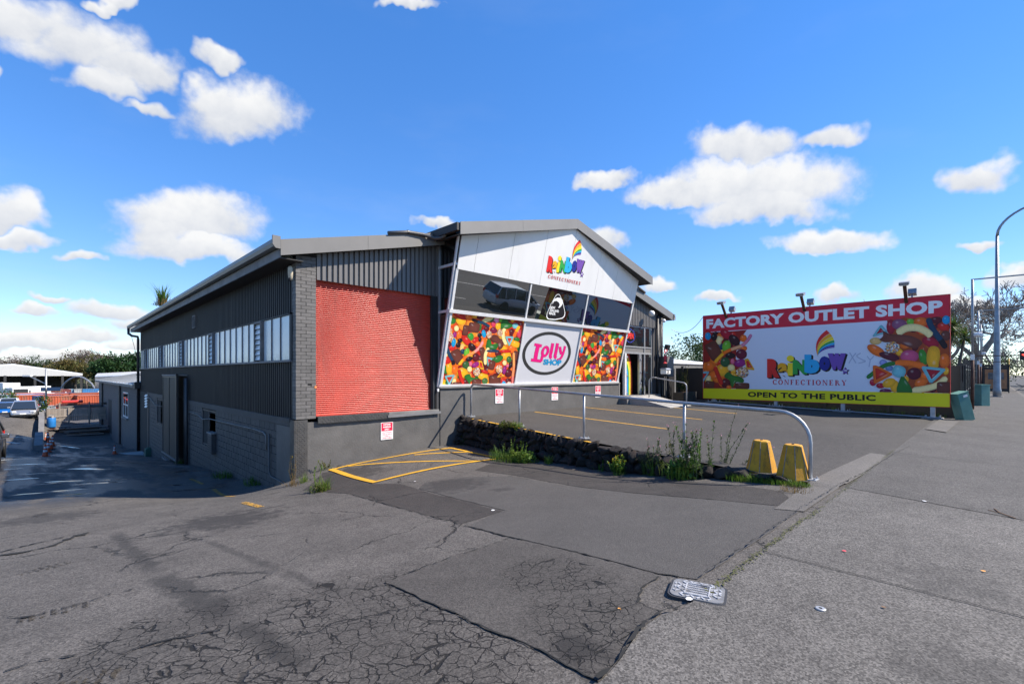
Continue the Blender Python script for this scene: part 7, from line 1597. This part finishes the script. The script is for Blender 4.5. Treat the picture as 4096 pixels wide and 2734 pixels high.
# shipping containers
def container(label, col, px, depth, L_=6.06, yaw=0, top=None, zb=-4.05, long=True):
    if ('ctn_' + col) not in MATS: simple('ctn_' + col, {'blue': (.025, .075, .22), 'orange': (.36, .07, .025), 'lightblue': (.16, .27, .36), 'maroon': (.17, .04, .035), 'grey': (.3, .31, .31), 'midblue': (.03, .16, .36)}[col], .6, var=.2, scale=1, dirt=(.2, .12, .08), dscale=.7, streak=True); simple('ctop_' + col, {'blue': (.12, .14, .28), 'orange': (.42, .16, .11), 'lightblue': (.3, .38, .44), 'maroon': (.35, .12, .1), 'grey': (.42, .42, .42), 'midblue': (.15, .25, .42)}[col], .7, var=.15)
    p = CAMV + ray(px, 1495) * depth; t = thing('shipping_container', label, 'container', 'shipping containers in the yard', (p.x, p.y, zb), yaw)
    w, h = 2.44, 2.59; b = MB(); q = []; n = int(L_ / .28)
    for k in range(n):
        x = -L_ / 2 + k * L_ / n
        for f, d in ((0, 0), (.3, 0), (.45, .05), (.8, .05)): q.append((x + f * L_ / n, d))
    q.append((L_ / 2, 0))
    for (xa, da), (xb, db) in zip(q, q[1:]):
        b.face([(xa, da, .12), (xb, db, .12), (xb, db, h - .1), (xa, da, h - .1)])
    sp__ = b.mesh('side_panel', 'ctn_' + col, fix=False); link('side_panel', sp__, t); link('side_panel', sp__, t, (0, w, 0), (0, 0, math.pi))
    f = MB()
    for x in (-L_ / 2, L_ / 2 - .1):
        for y in (-.02, w - .08): f.box(x, x + .1, y, y + .1, 0, h)
    for z in (0, h - .12):
        for y in (-.02, w - .08): f.box(-L_ / 2, L_ / 2, y, y + .1, z, z + .12)
        for x in (-L_ / 2, L_ / 2 - .1): f.box(x, x + .1, 0, w, z, z + .12)
    f.build('corner_frame', 'ctn_' + col, t); MB().box(-L_ / 2, L_ / 2, 0, w, h - .06, h + .01).build('roof', 'ctop_' + col, t)
    d = MB(); 
    for x in (-L_ / 2 + .02, L_ / 2 - .05): d.box(x, x + .03, .08, w - .08, .1, h - .1)
    d = d.build('door', 'ctn_' + col, t); MB().box(L_ / 2 - .9, L_ / 2 - .75, -.03, -.02, .9, 2.1).build('lettering_panel', 'frame_white', d)
    return t
YW = R(12)
container('dark blue shipping container behind the solar lamp post', 'blue', 205, 68, 3.0, YW)
container('orange container right of the dark blue one', 'orange', 290, 69, 6.06, YW); container('orange container with white marks close to the annex end', 'orange', 380, 70, 4.0, YW)
container('orange red container between the light blue and dark blue ones', 'orange', 130, 70, 3.4, YW); container('light blue container behind the parked cars', 'lightblue', 62, 70, 4.6, YW); container('light blue container at the far drive side', 'lightblue', -60, 71, 4.6, YW)
for px, dp, cc, lb_ in ((60, 76, 'orange', 'orange roofed container in the second row behind the light blue ones'), (190, 75, 'blue', 'blue roofed container in the second row'), (310, 77, 'orange', 'long orange roofed container in the second row'), (400, 79, 'orange', 'orange roofed container at the second row end near the annex'), (240, 96, 'maroon', 'maroon container in the distant row left of the tent'), (300, 98, 'lightblue', 'pale blue container under the tent shelter'), (340, 99, 'grey', 'grey container under the tent shelter'), (372, 100, 'midblue', 'mid blue container at the tent shelter edge'), (395, 101, 'maroon', 'maroon container behind the annex roof')): container(lb_, cc, px, dp, 7.5 if dp < 90 else 3.4, YW)
# trucks and packs
def truck(label, px, depth, boxl=6, yaw=0):
    p = CAMV + ray(px, 1495) * depth; t = thing('truck', label, 'truck', 'trucks in the yard', (p.x, p.y, -4.05), yaw)
    MB().box(-1.25, 1.25, -1.0, .9, .7, 3.3).build('cab', 'paint_white', t, bevel=.12); MB().box(-1.1, 1.1, -1.02, -.99, 2.1, 3.0).build('windscreen', 'car_glass', t); MB().box(-1.2, 1.2, -1.06, -.98, .75, 1.2).build('bumper', simple('truck_yellow', (.6, .4, .03), .5), t); MB().box(-1.3, 1.3, 1.1, 1.1 + boxl, 1.1, 4.1).build('box_body', 'paint_white', t, bevel=.03); MB().box(-.9, .9, -.9, 1 + boxl, .6, .9).build('chassis', 'trim_black', t)
    for x in (-1.1, 1.1):
        for y in (-.2, boxl * .8): w = MB().lathe([(.3, -.15), (.5, -.14), (.5, .14), (.3, .15)], 16, axis='x').build('wheel', 'tyre', t); w.location = (x, y, .5)
    for sg in (-1, 1): MB().box(sg * 1.45 - .08, sg * 1.45 + .08, -.95, -.85, 2.0, 2.7).build('mirror', 'trim_black', t)
truck('white box truck with a yellow bumper in the container yard', 66, 86, 7, R(35)); truck('white box truck cut by the left frame edge in the yard', -8, 88, 6, R(25))
for i, (px, dp, w, h, lb_) in enumerate(((108, 90, 3.4, 3.0, 'stack of white wrapped packs right of the truck'), (152, 92, 4.2, 2.9, 'long stack of white wrapped packs near the open warehouse'), (170, 82, 3.6, 2.0, 'lower white sheeted load in front of the packs'))):
    p = CAMV + ray(px, 1495) * dp; t = thing('wrapped_stack', lb_, 'stack', 'white packs in the yard', (p.x, p.y, -4.05), R(30))
    for k in range(int(h / .45)): MB().box(-w / 2 + rng.uniform(-.1, .1), w / 2, 0, 2, .5 + k * .48, .94 + k * .48).build('pack', 'white_plastic', t, bevel=.04)
    MB().box(-w / 2, w / 2, 0, 2, 0, .5).build('bearers', 'weathered_timber', t)
# open sided warehouse and tent
wh = thing('far_warehouse', 'wide pale open fronted warehouse at the back of the yard', 'building'); simple('pale_cladding', (.50, .50, .48), .6, var=.06); D_ = 135
def wp(px, py): return onY(px, py, 172.)
L0 = wp(-400, 1470); Lr = wp(55, 1459); R0 = wp(330, 1497); bk = Vector((0, 40, 0)); zl = wp(150, 1503).z
pts = [Vector((L0.x, L0.y, zl)), Vector((R0.x, R0.y, zl)), R0, Lr, wp(-400, 1480)]
MB().prism(pts, bk * .02).build('gable_cladding', 'pale_cladding', wh)
MB().prism([R0, Lr, Lr + bk, R0 + bk], (0, 0, .3)).build('roof', 'pale_iron', wh); MB().prism([wp(-400, 1480), Lr, Lr + bk, wp(-400, 1480) + bk], (0, 0, .3)).build('roof', 'pale_iron', wh)
b0 = Vector((L0.x, L0.y, -4.05)) + bk; b1 = Vector((R0.x, R0.y, -4.05)) + bk; MB().prism([b0, b1, b1 + Vector((0, 0, 5)), b0 + Vector((0, 0, 5))], bk * .02).build('back_wall', 'soffit_dark', wh)
for px in (-100, 20, 140, 250, 325): p = wp(px, 1500); MB().box(p.x - .25, p.x + .25, p.y - .25, p.y + .25, -4.05, p.z - .1).build('column', 'soffit_dark', wh)
tn = thing('tent_shelter', 'arched white fabric shelter standing over containers', 'shelter'); D2 = 102
a = CAMV + ray(246, 1495) * D2; c = CAMV + ray(377, 1495) * D2; ax = (c - a); n = 14; dp_ = ray(320, 1495).normalized() * 14
zpk = 1.68 + (1495 - 1504) / 1886 * D2; zed = 1.68 + (1495 - 1548) / 1886 * D2; prof = [(a + ax * (k / n)) + Vector((0, 0, 0)) for k in range(n + 1)]; simple('tent_white', (.55, .54, .5), .7, var=.1)
arc = [Vector((q_.x, q_.y, zed + (zpk - zed) * math.sin(math.pi * k / n) ** .75)) for k, q_ in enumerate(prof)]
b = MB()
for k in range(n): b.face([arc[k], arc[k + 1], arc[k + 1] + dp_, arc[k] + dp_])
b.build('canopy', 'tent_white', tn, fix=False)
b = MB()
for e_ in (Vector(), dp_ * .5, dp_): b.tube([q_ + e_ - Vector((0, 0, .1)) for q_ in arc], .16, 6)
for q_ in (arc[0], arc[-1]):
    for e_ in (Vector(), dp_): b.tube([q_ + e_, Vector(((q_ + e_).x, (q_ + e_).y, -4.05))], .12, 6)
b.build('frame', 'galv_dull', tn)
# far long roof beside the annex
lr = thing('far_shed', 'long pale roofed shed beyond the annex', 'building'); a, c = CAMV + ray(380, 1506) * 110, CAMV + ray(640, 1500) * 110; bk2 = ray(480, 1495).normalized() * 20
MB().prism([a, c, c + Vector((0, 0, .9)) + bk2, a + Vector((0, 0, .8)) + bk2], (0, 0, .2)).build('roof', 'pale_iron', lr); MB().prism([Vector((a.x, a.y, -4.05)), Vector((c.x, c.y, -4.05)), c, a], bk2 * .02).build('wall', 'concrete', lr)
# ------------------------------------------------------------------ trees
simple('bark', (.10, .085, .07), .9, var=.3, scale=4); simple('bark_light', (.25, .22, .19), .9, var=.3, scale=4); simple('bark_grey', (.16, .145, .13), .9, var=.3, scale=4)
def branch(b, p, d, L_, r0, depth, r, spread=.55, m=0, tips=None, up=.12, n=3, minr=.0):
    q = p; pts = [p]; dd = d.copy(); k = 3
    for i in range(k): dd = (dd + rv(r) * .12 + Vector((0, 0, up * .3))).normalized(); q = q + dd * L_ / k; pts.append(q)
    r0 = max(r0, minr); r1 = max(r0 * .62, minr); b.tube(pts, [r0 + (r1 - r0) * i / k for i in range(k + 1)], 5 if depth > 2 else 3, m, False)
    if depth == 0:
        if tips is not None: tips.append(q)
        return
    for i in range(n if depth > 1 else n + 1):
        t = r.uniform(.45, 1) if i else 1; s_ = pts[0].lerp(pts[-1], t) if i else q; branch(b, s_, (dd + rv(r) * spread + Vector((0, 0, up))).normalized(), L_ * r.uniform(.6, .85), r1 * r.uniform(.65, .95), depth - 1, r, spread, m, tips, up, n, minr)
def bare_tree(label, base, h, seed, depth=5, tr=.3, spread=.5, n=3, mat='bark', minr=.02, mb=4):
    r = random.Random(seed); t = thing('bare_tree', label, 'tree', 'bare winter trees', base); b = MB(); b.tube([(0, 0, -.3), (.05 * h * .1, 0, h * .14), (0, 0, h * .28)], [tr * 1.3, tr, tr * .9], 8); b.build('trunk', mat, t, smooth=True)
    c = MB()
    for i in range(mb): a = i * 6.283 / mb + r.uniform(-.4, .4); branch(c, Vector((0, 0, h * .26)), Vector((math.cos(a) * .75, math.sin(a) * .75, .8)).normalized(), h * .24, tr * .55, depth, r, spread, tips=None, n=n, minr=minr)
    c.build('crown', mat, t, fix=False); return t
def leafy(name, label, base, h, rx, rz, mats, seed, n=2600, ls=.5, trunk=.25, gap=.55, group=None, cat='tree'):
    r = random.Random(seed); t = thing(name, label, cat, group, base); b = MB(); b.tube([(0, 0, -.5), (r.uniform(-.1, .1) * h * .3, 0, h * .3), (0, 0, h * .6)], [trunk, trunk * .8, trunk * .5], 7); tips = []
    for i in range(6): a = i * 1.05; branch(b, Vector((0, 0, h * .35)), Vector((math.cos(a), math.sin(a), .8)).normalized(), h * .25, trunk * .45, 1, r, .5, tips=tips)
    b.build('trunk', 'bark', t, fix=False)
    c = MB(); cl = []
    for i in range(int(26 * gap * 2)):
        d = rv(r).normalized(); q = r.uniform(.45, 1.0); cl.append((Vector((d.x * rx * q, d.y * rx * q, h - rz + d.z * rz * q)), r.uniform(.22, .42) * rx, r.randrange(len(mats))))
    for i in range(n):
        ce, cr_, m = cl[i % len(cl)]; d = rv(r).normalized(); q = ce + Vector((d.x, d.y, d.z * .75)) * cr_ * r.random() ** .35; leaf(c, q, rv(r) + d * .5, ls * r.uniform(.6, 1.3), ls * .6 * r.uniform(.7, 1.2), m if r.random() < .8 else r.randrange(len(mats)))
    c.build('crown', mats, t, fix=False); return t
def far(px, depth, z=-4.05): p = CAMV + ray(px, 1495) * depth; return Vector((p.x, p.y, z))
def ht(py, depth, z=-4.05): return 1.68 + (1495 - py) / 1886 * depth - z
# skyline behind the yard
leafmat('leaf_gold', (.085, .075, .02), (.14, .10, .035)); leafmat('twig_brown', (.10, .075, .06), (.15, .115, .095)); leafmat('leaf_deep', (.012, .04, .012), (.03, .075, .02))
leafy('evergreen_tree', 'dense dark green tree behind the annex roof', far(490, 130), ht(1410, 130), 6.8, 4.6, ['leaf_deep', 'leaf_dark', 'leaf_deep'], 5, 11000, .75, .4, 1.4, 'trees behind the yard')
leafy('broad_tree', 'golden olive rounded tree behind the warehouse eave', far(300, 160), ht(1444, 160), 7.2, 3.0, ['leaf_gold', 'leaf_olive'], 6, 6000, .75, .4, 1.1, 'trees behind the yard')
for i, (px, dp, top, rx, lb_) in enumerate(((330, 190, 1412, 9, 'tall brown twiggy winter tree behind the golden tree'), (395, 185, 1420, 8, 'brown winter tree between the golden and dark green trees'), (150, 200, 1445, 10, 'brown winter tree above the warehouse ridge'), (40, 205, 1440, 11, 'wide brown winter tree at the left end of the skyline'), (230, 200, 1450, 9, 'low brown winter tree behind the warehouse slope'), (-70, 200, 1445, 11, 'brown winter tree beyond the left frame edge'))):
    bs = far(px, dp); leafy('winter_tree', lb_, bs, ht(top, dp), rx, 4.2, ['twig_brown', 'twig_brown', 'leaf_olive'], 30 + i, 6000, .75, .35, 1.0, 'trees behind the yard')
for i, (px, dp, top, lb_) in enumerate(((345, 170, 1408, 'bare branching tree on the skyline behind the golden tree'), (455, 175, 1402, 'pale bare tree just left of the dark green tree'), (15, 190, 1425, 'bare tree at the left end of the skyline'), (240, 190, 1434, 'small bare tree above the warehouse roof slope'))): bare_tree(lb_, far(px, dp), ht(top, dp), 60 + i, 4, .3, .6, 3, 'bark_grey', .07)
tcn = leafy('conifer_tree', 'flat topped dark conifer above the warehouse ridge', far(155, 180), ht(1422, 180), 4.5, 2.6, ['leaf_deep', 'leaf_dark'], 9, 900, .6, .3, .5, 'trees behind the yard')
leafy('shrub_clump', 'green shrub behind the parked cars at the container ends', far(8, 64, -2.4), 2.2, 1.4, 1.0, ['leaf_mid', 'leaf_dark'], 11, 900, .22, .06, .8, None, 'shrub')
leafy('shrub_clump', 'tall grassy shrub at the low wall behind the teal sedan', far(172, 48, H(-4.5, 50)), 2.0, .7, .9, ['leaf_mid', 'leaf_olive'], 12, 600, .18, .05, .8, None, 'shrub')
struct(sheet('hill', [(-420, 230), (220, 230), (260, 420), (-500, 420)], lambda x, y: -4 + (y - 230) * .06, 0, 'moss', 60))
# trees beyond the car park
leafy('evergreen_tree', 'open evergreen tree standing behind the car park fence', Vector((39.2, 8.7, -.3)), 5.4, 2.6, 2.0, ['leaf_dark', 'leaf_grey', 'leaf_deep'], 15, 2600, .26, .18, .8, 'trees beyond the car park'); 
leafy('evergreen_tree', 'rounded evergreen tree partly hidden by the billboard end', Vector((44.5, 8.6, -.3)), 5.6, 2.8, 2.1, ['leaf_dark', 'leaf_deep'], 16, 2600, .28, .2, .8, 'trees beyond the car park')
# ------------------------------------------------------------------ street side: fence, poles, cabinets
def ps(px, py, z=0.): return onZ(px, py, z)
simple('cabinet_green', (.10, .24, .20), .55, var=.1, dirt=(.14, .27, .23)); 
cab = thing('utility_cabinet', 'green utility cabinet leaning over beside the billboard end', 'cabinet'); p = ps(3876, 1680); cab.location = (p.x + .1, p.y + .1, -.02); cab.rotation_euler = (R(0), R(-15), R(-42))
MB().box(-.21, .21, -.17, .17, 0, 1.04).build('body', 'cabinet_green', cab, bevel=.01); MB().box(-.22, .22, -.18, .18, 1.04, 1.06).build('top', 'cabinet_green', cab); MB().box(-.02, .14, -.178, -.17, .88, .96).build('label_plate', 'white_plastic', cab)
cab = thing('utility_cabinet', 'upright green utility cabinet by the iron fence', 'cabinet'); p = ps(3938, 1622, 0); cab.location = (p.x, p.y + .1, -.02); cab.rotation_euler = (0, 0, R(-42)); MB().box(-.24, .24, -.2, .2, 0, 1.1).build('body', 'cabinet_green', cab, bevel=.02); MB().box(-.26, .26, -.22, .22, 1.1, 1.15).build('top', 'cabinet_green', cab)
cab = thing('utility_cabinet', 'small green cabinet behind the upright one', 'cabinet'); cab.location = (p.x + 2.2, p.y + .1, -.02); MB().box(-.3, .3, -.2, .2, 0, .7).build('body', 'cabinet_green', cab, bevel=.02); MB().box(-.32, .32, -.22, .22, .7, .74).build('top', 'cabinet_green', cab)
fe_ = thing('iron_fence', 'black iron bar fence with hooped tops along the footpath', 'fence'); FY = -10.95; FX0 = 20.8
bar = MB().box(-.011, .011, -.011, .011, 0, 1.9).mesh('bar', 'pipe_black'); hoop = MB().tube([(-.06, 0, 0)] + [(-.06 * math.cos(R(a)), 0, .10 * math.sin(R(a))) for a in range(20, 180, 20)] + [(.06, 0, 0)], .011, 5).mesh('hoop', 'pipe_black')
for k in range(150):
    x = FX0 + k * .13
    if x > 40: break
    link('bar', bar, fe_, (x, FY, .05)); 
    if k % 2 == 0: link('hoop', hoop, fe_, (x + .065, FY, 1.94))
for z in (.2, 1.0, 1.85): MB().box(FX0, 40.2, FY - .02, FY + .02, z, z + .04).build('rail', 'pipe_black', fe_)
for k in range(9): MB().box(FX0 + k * 2.4 - .04, FX0 + k * 2.4 + .04, FY - .04, FY + .04, 0, 2.3).build('post', 'pipe_black', fe_)
pole_x = [27.2, 43, 56, 66]
for i, x in enumerate(pole_x):
    t = thing('flag_pole', ('steel cross arm pole with rusted foot beside the upright green cabinet', 'second steel cross arm pole along the iron fence', 'third steel cross arm pole along the iron fence', 'fourth steel cross arm pole along the iron fence', 'last steel cross arm pole along the iron fence')[i], 'pole', 'cross arm poles along the fence', (x, -11.05, -.02))
    h = 6.2; MB().tube([(0, 0, 0), (0, 0, 2.6)], .06, 8).build('lower_pole', 'rust', t, smooth=True); MB().tube([(0, 0, 2.6), (0, 0, h)], .05, 8).build('upper_pole', 'galv_dull', t, smooth=True); MB().beam((0, .05, h), (.35, -2.5, h + .02), .05, .06).build('arm', 'galv_dull', t); MB().beam((0, .05, 2.55), (.3, -2.0, 2.55), .04, .04).build('lower_arm', 'rust', t); MB().cbox((0, 0, 2.5), (.14, .14, .26)).build('junction_box', 'white_plastic', t)
    if i in (0, 2): c_ = MB().lathe([(.08, -.2), (.12, -.1), (.12, .2), (.06, .25)], 10, axis='y').build('loudspeaker', 'white_plastic', t); c_.location = (-.1, -.2, 3.55); c_.rotation_euler = (0, 0, R(-60))
lamp = thing('street_lamp', 'tall galvanised street lamp with a curved arm over the footpath', 'street lamp'); p = ps(3988, 1586); p = Vector((p.x, p.y, 0)); LX = p
dz = (p - CAMV).dot(ray(2048, 1495).normalized()); hb = 1.68 + (1495 - 940) / 1886 * dz
MB().lathe([(.24, 0), (.24, .5), (.21, .6), (.17, 5.2), (.14, 5.3), (.09, hb - .1)], 14, tuple(p)).build('column', 'galv_dull', lamp, smooth=True)
pts = [p + Vector((0, 0, hb - .1))] + [p + Vector((.45 * (1 - math.cos(R(a))) * 1.6, -3.4 * (1 - math.cos(R(a))), 2.3 * math.sin(R(a)) + hb - .1)) for a in range(10, 91, 8)]
MB().tube(pts, [.09 - .035 * i / len(pts) for i in range(len(pts))], 10).build('arm', 'galv_dull', lamp, smooth=True); MB().cbox(pts[-1] + Vector((.05, -.35, -.02)), (.3, .9, .16)).build('lamp_head', 'white_plastic', lamp, bevel=.05)
MB().tube([p, p + Vector((0, 0, .04))], .34, 14).build('base_plate', 'concrete', lamp)
# agave, cabbage palms, bare tree, shrubs
ag = MB(); r = random.Random(8)
for i in range(70): a = r.uniform(0, 6.28); e_ = r.uniform(.1, 1.3); leaf(ag, Vector((0, 0, .95 + r.uniform(-.08, .1))), Vector((math.cos(a) * math.cos(e_), math.sin(a) * math.cos(e_), math.sin(e_))), r.uniform(.5, .8), .06, i % 2)
ag.tube([(0, 0, 0), (.03, 0, .5), (0, 0, 1.0)], [.06, .05, .05], 7, 2)
o = ag.build('yucca_plant', ['leaf_bright', 'leaf_mid', 'bark'], None, fix=False); p = onY(3868, 1560, -10.45); o.location = (p.x + 1.2, -10.3, 0); o.scale = (1, 1, 1.05); tag(o, 'spiky yucca with yellow green blades beside the leaning cabinet', 'plant')
def palm(label, loc, h, seed, n=3):
    r = random.Random(seed); t = thing('cabbage_tree', label, 'tree', 'cabbage trees along the fence', loc); b = MB(); c = MB()
    for k in range(n):
        a = k * 6.28 / n + .5; top = Vector((math.cos(a) * h * .14, math.sin(a) * h * .14, h * r.uniform(.85, 1.0))); b.tube([(0, 0, -.1), top * .5, top], [.14, .11, .08], 7)
        for i in range(170): a_ = r.uniform(0, 6.28); e_ = r.uniform(-.9, 1.35); leaf(c, top, Vector((math.cos(a_) * math.cos(e_), math.sin(a_) * math.cos(e_), math.sin(e_))), r.uniform(.7, 1.15), .07, i % 3)
    b.build('trunk', 'bark', t, smooth=True); c.build('crown', ['leaf_mid', 'leaf_olive', 'leaf_dark'], t, fix=False)
palm('cabbage tree with spiky heads directly behind the iron fence', Vector((27.5, -8.5, -.1)), 4.3, 1); palm('taller cabbage tree further along the iron fence', Vector((36, -9.4, -.1)), 4.9, 2, 4); palm('cabbage tree beside the street lamp column', Vector((45, -9.6, -.1)), 5.0, 3, 3)
bare_tree('large bare spreading tree beyond the iron fence', Vector((66.5, -10.6, 0)), 12.6, 21, 6, .45, .6, 3, 'bark_light', .026, 4)
bare_tree('bare tree showing right of the street lamp', Vector((78, -8, 0)), 13.5, 22, 5, .4, .6, 3, 'bark_light', .035)
bare_tree('smaller bare tree close behind the billboard end', Vector((40, -4.0, 0)), 8.2, 23, 5, .28, .6, 3, 'bark_light', .02)
for i, (x, y, h, rx, lb_) in enumerate(((48, -4, 3.8, 3.0, 'dark shrubby tree below the large bare tree'), (72, -7, 4.2, 3.6, 'dark evergreen mass behind the bus shelter'), (85, -11, 5.5, 4.0, 'dark evergreen tree far along the street'), (100, -16, 6, 5, 'rounded dark tree beyond the traffic light'), (34, -2, 3.4, 2.4, 'dark shrub behind the boundary fence'))): leafy('dense_tree', lb_, Vector((x, y, -.2)), h, rx, 2.4, ['leaf_deep', 'leaf_dark', 'leaf_grey'], 80 + i, 2400, .35, .2, .9, 'evergreens along the street')
# assembly notice, bus shelter, traffic signal
nt_ = thing('assembly_notice', 'white notice with green panel on the fence behind the billboard', 'sign'); p = onX(3816, 1480, BX + .9); nt_.location = (p.x, -10.9, 1.7); MB().box(0, .62, -.02, 0, -.32, .3).build('plate', 'white_plastic', nt_); MB().box(.06, .56, -.026, -.02, -.05, .26).build('green_panel', simple('safety_green', (.02, .3, .12), .5), nt_)
b = MB()
for k in range(3): b.box(.14 + k * .13, .2 + k * .13, -.03, -.026, .0, .15); b.box(.15 + k * .13, .19 + k * .13, -.03, -.026, .16, .2)
b.build('figures', 'white_plastic', nt_)
lt = PB((0, -.0262, 0), (1, 0, 0), (0, 0, 1), (0, -1, 0), lambda x, y: (x, y), .0003); lt.text('assembly', .1, -.16, .52, -.09, BLK, .01); lt.text('point', .18, -.28, .44, -.2, BLK, .01); lt.build('lettering', nt_)
sh = thing('bus_shelter', 'dark bus shelter with an orange advertising panel on the footpath', 'bus shelter'); p = ps(4028, 1541); sh.location = (58, -12.0, 0); 
MB().box(-1, 3, -.9, .9, 2.35, 2.5).build('roof', 'trim_black', sh); MB().box(-1, 3, .82, .88, .2, 2.35).build('back_panel', 'window_dark', sh)
for x in (-1, 2.9):
    for y in (-.85, .8): MB().box(x, x + .1, y, y + .08, 0, 2.4).build('post', 'trim_black', sh)
MB().box(-1.05, -.95, -.85, .85, .1, 2.3).build('advertising_frame', 'trim_black', sh); ad = MB().box(-1.07, -1.05, -.7, .7, .35, 2.1).build('poster', simple('ad_orange', (.35, .15, .06), .5, var=.4, scale=3), sh); MB().box(-1.08, -1.07, -.5, .5, 1.2, 1.8).build('poster_picture', simple('ad_grey', (.12, .12, .12), .5, var=.5, scale=4), sh)
tf = thing('traffic_signal', 'traffic signal showing red on a yellow post', 'traffic light'); tf.location = (66, -14.2, 0); simple('post_yellow', (.5, .3, .02), .5); neon('signal_red', (1, .03, .02), 6)
MB().tube([(0, 0, 0), (0, 0, 3.2)], .07, 8).build('post', 'post_yellow', tf, smooth=True); MB().box(-.12, .2, -.45, .45, 3.1, 4.0).build('housing', 'trim_black', tf)
for y in (-.2, .2): l_ = MB().lathe([(.1, -.02), (.1, 0)], 12, axis='x').build('lamp', 'signal_red', tf); l_.location = (-.13, y, 3.6)
tf = thing('yellow_post', 'plain yellow street post before the traffic signal', 'post'); tf.location = (62, -12.9, 0); MB().tube([(0, 0, 0), (0, 0, 3.2)], .06, 8).build('shaft', 'post_yellow', tf, smooth=True); MB().lathe([(.1, 0), (.1, .05), (.065, .06)], 10).build('base', 'concrete', tf)
car('passing_car', 'dark blue car waiting on the street beyond the bus shelter', 'paint_grey', Vector((74, -15.4, -.14)), R(180), group=None)
# building across the neighbouring lot
nb_ = thing('neighbour_house', 'low dark roofed building behind the iron fence', 'building'); MB().box(52, 70, -4, 6, -.2, 3).build('wall', 'concrete_dark', nb_); MB().prism([(51.5, -4.5, 3), (70.5, -4.5, 3), (70.5, 1, 5), (51.5, 1, 5)], (0, .1, .1)).build('roof', 'roof_grey', nb_)
for k in range(4): MB().box(51.95, 52.0, -3 + k * 2.2, -1.8 + k * 2.2, 1, 2.2).build('window', 'window_dark', nb_)
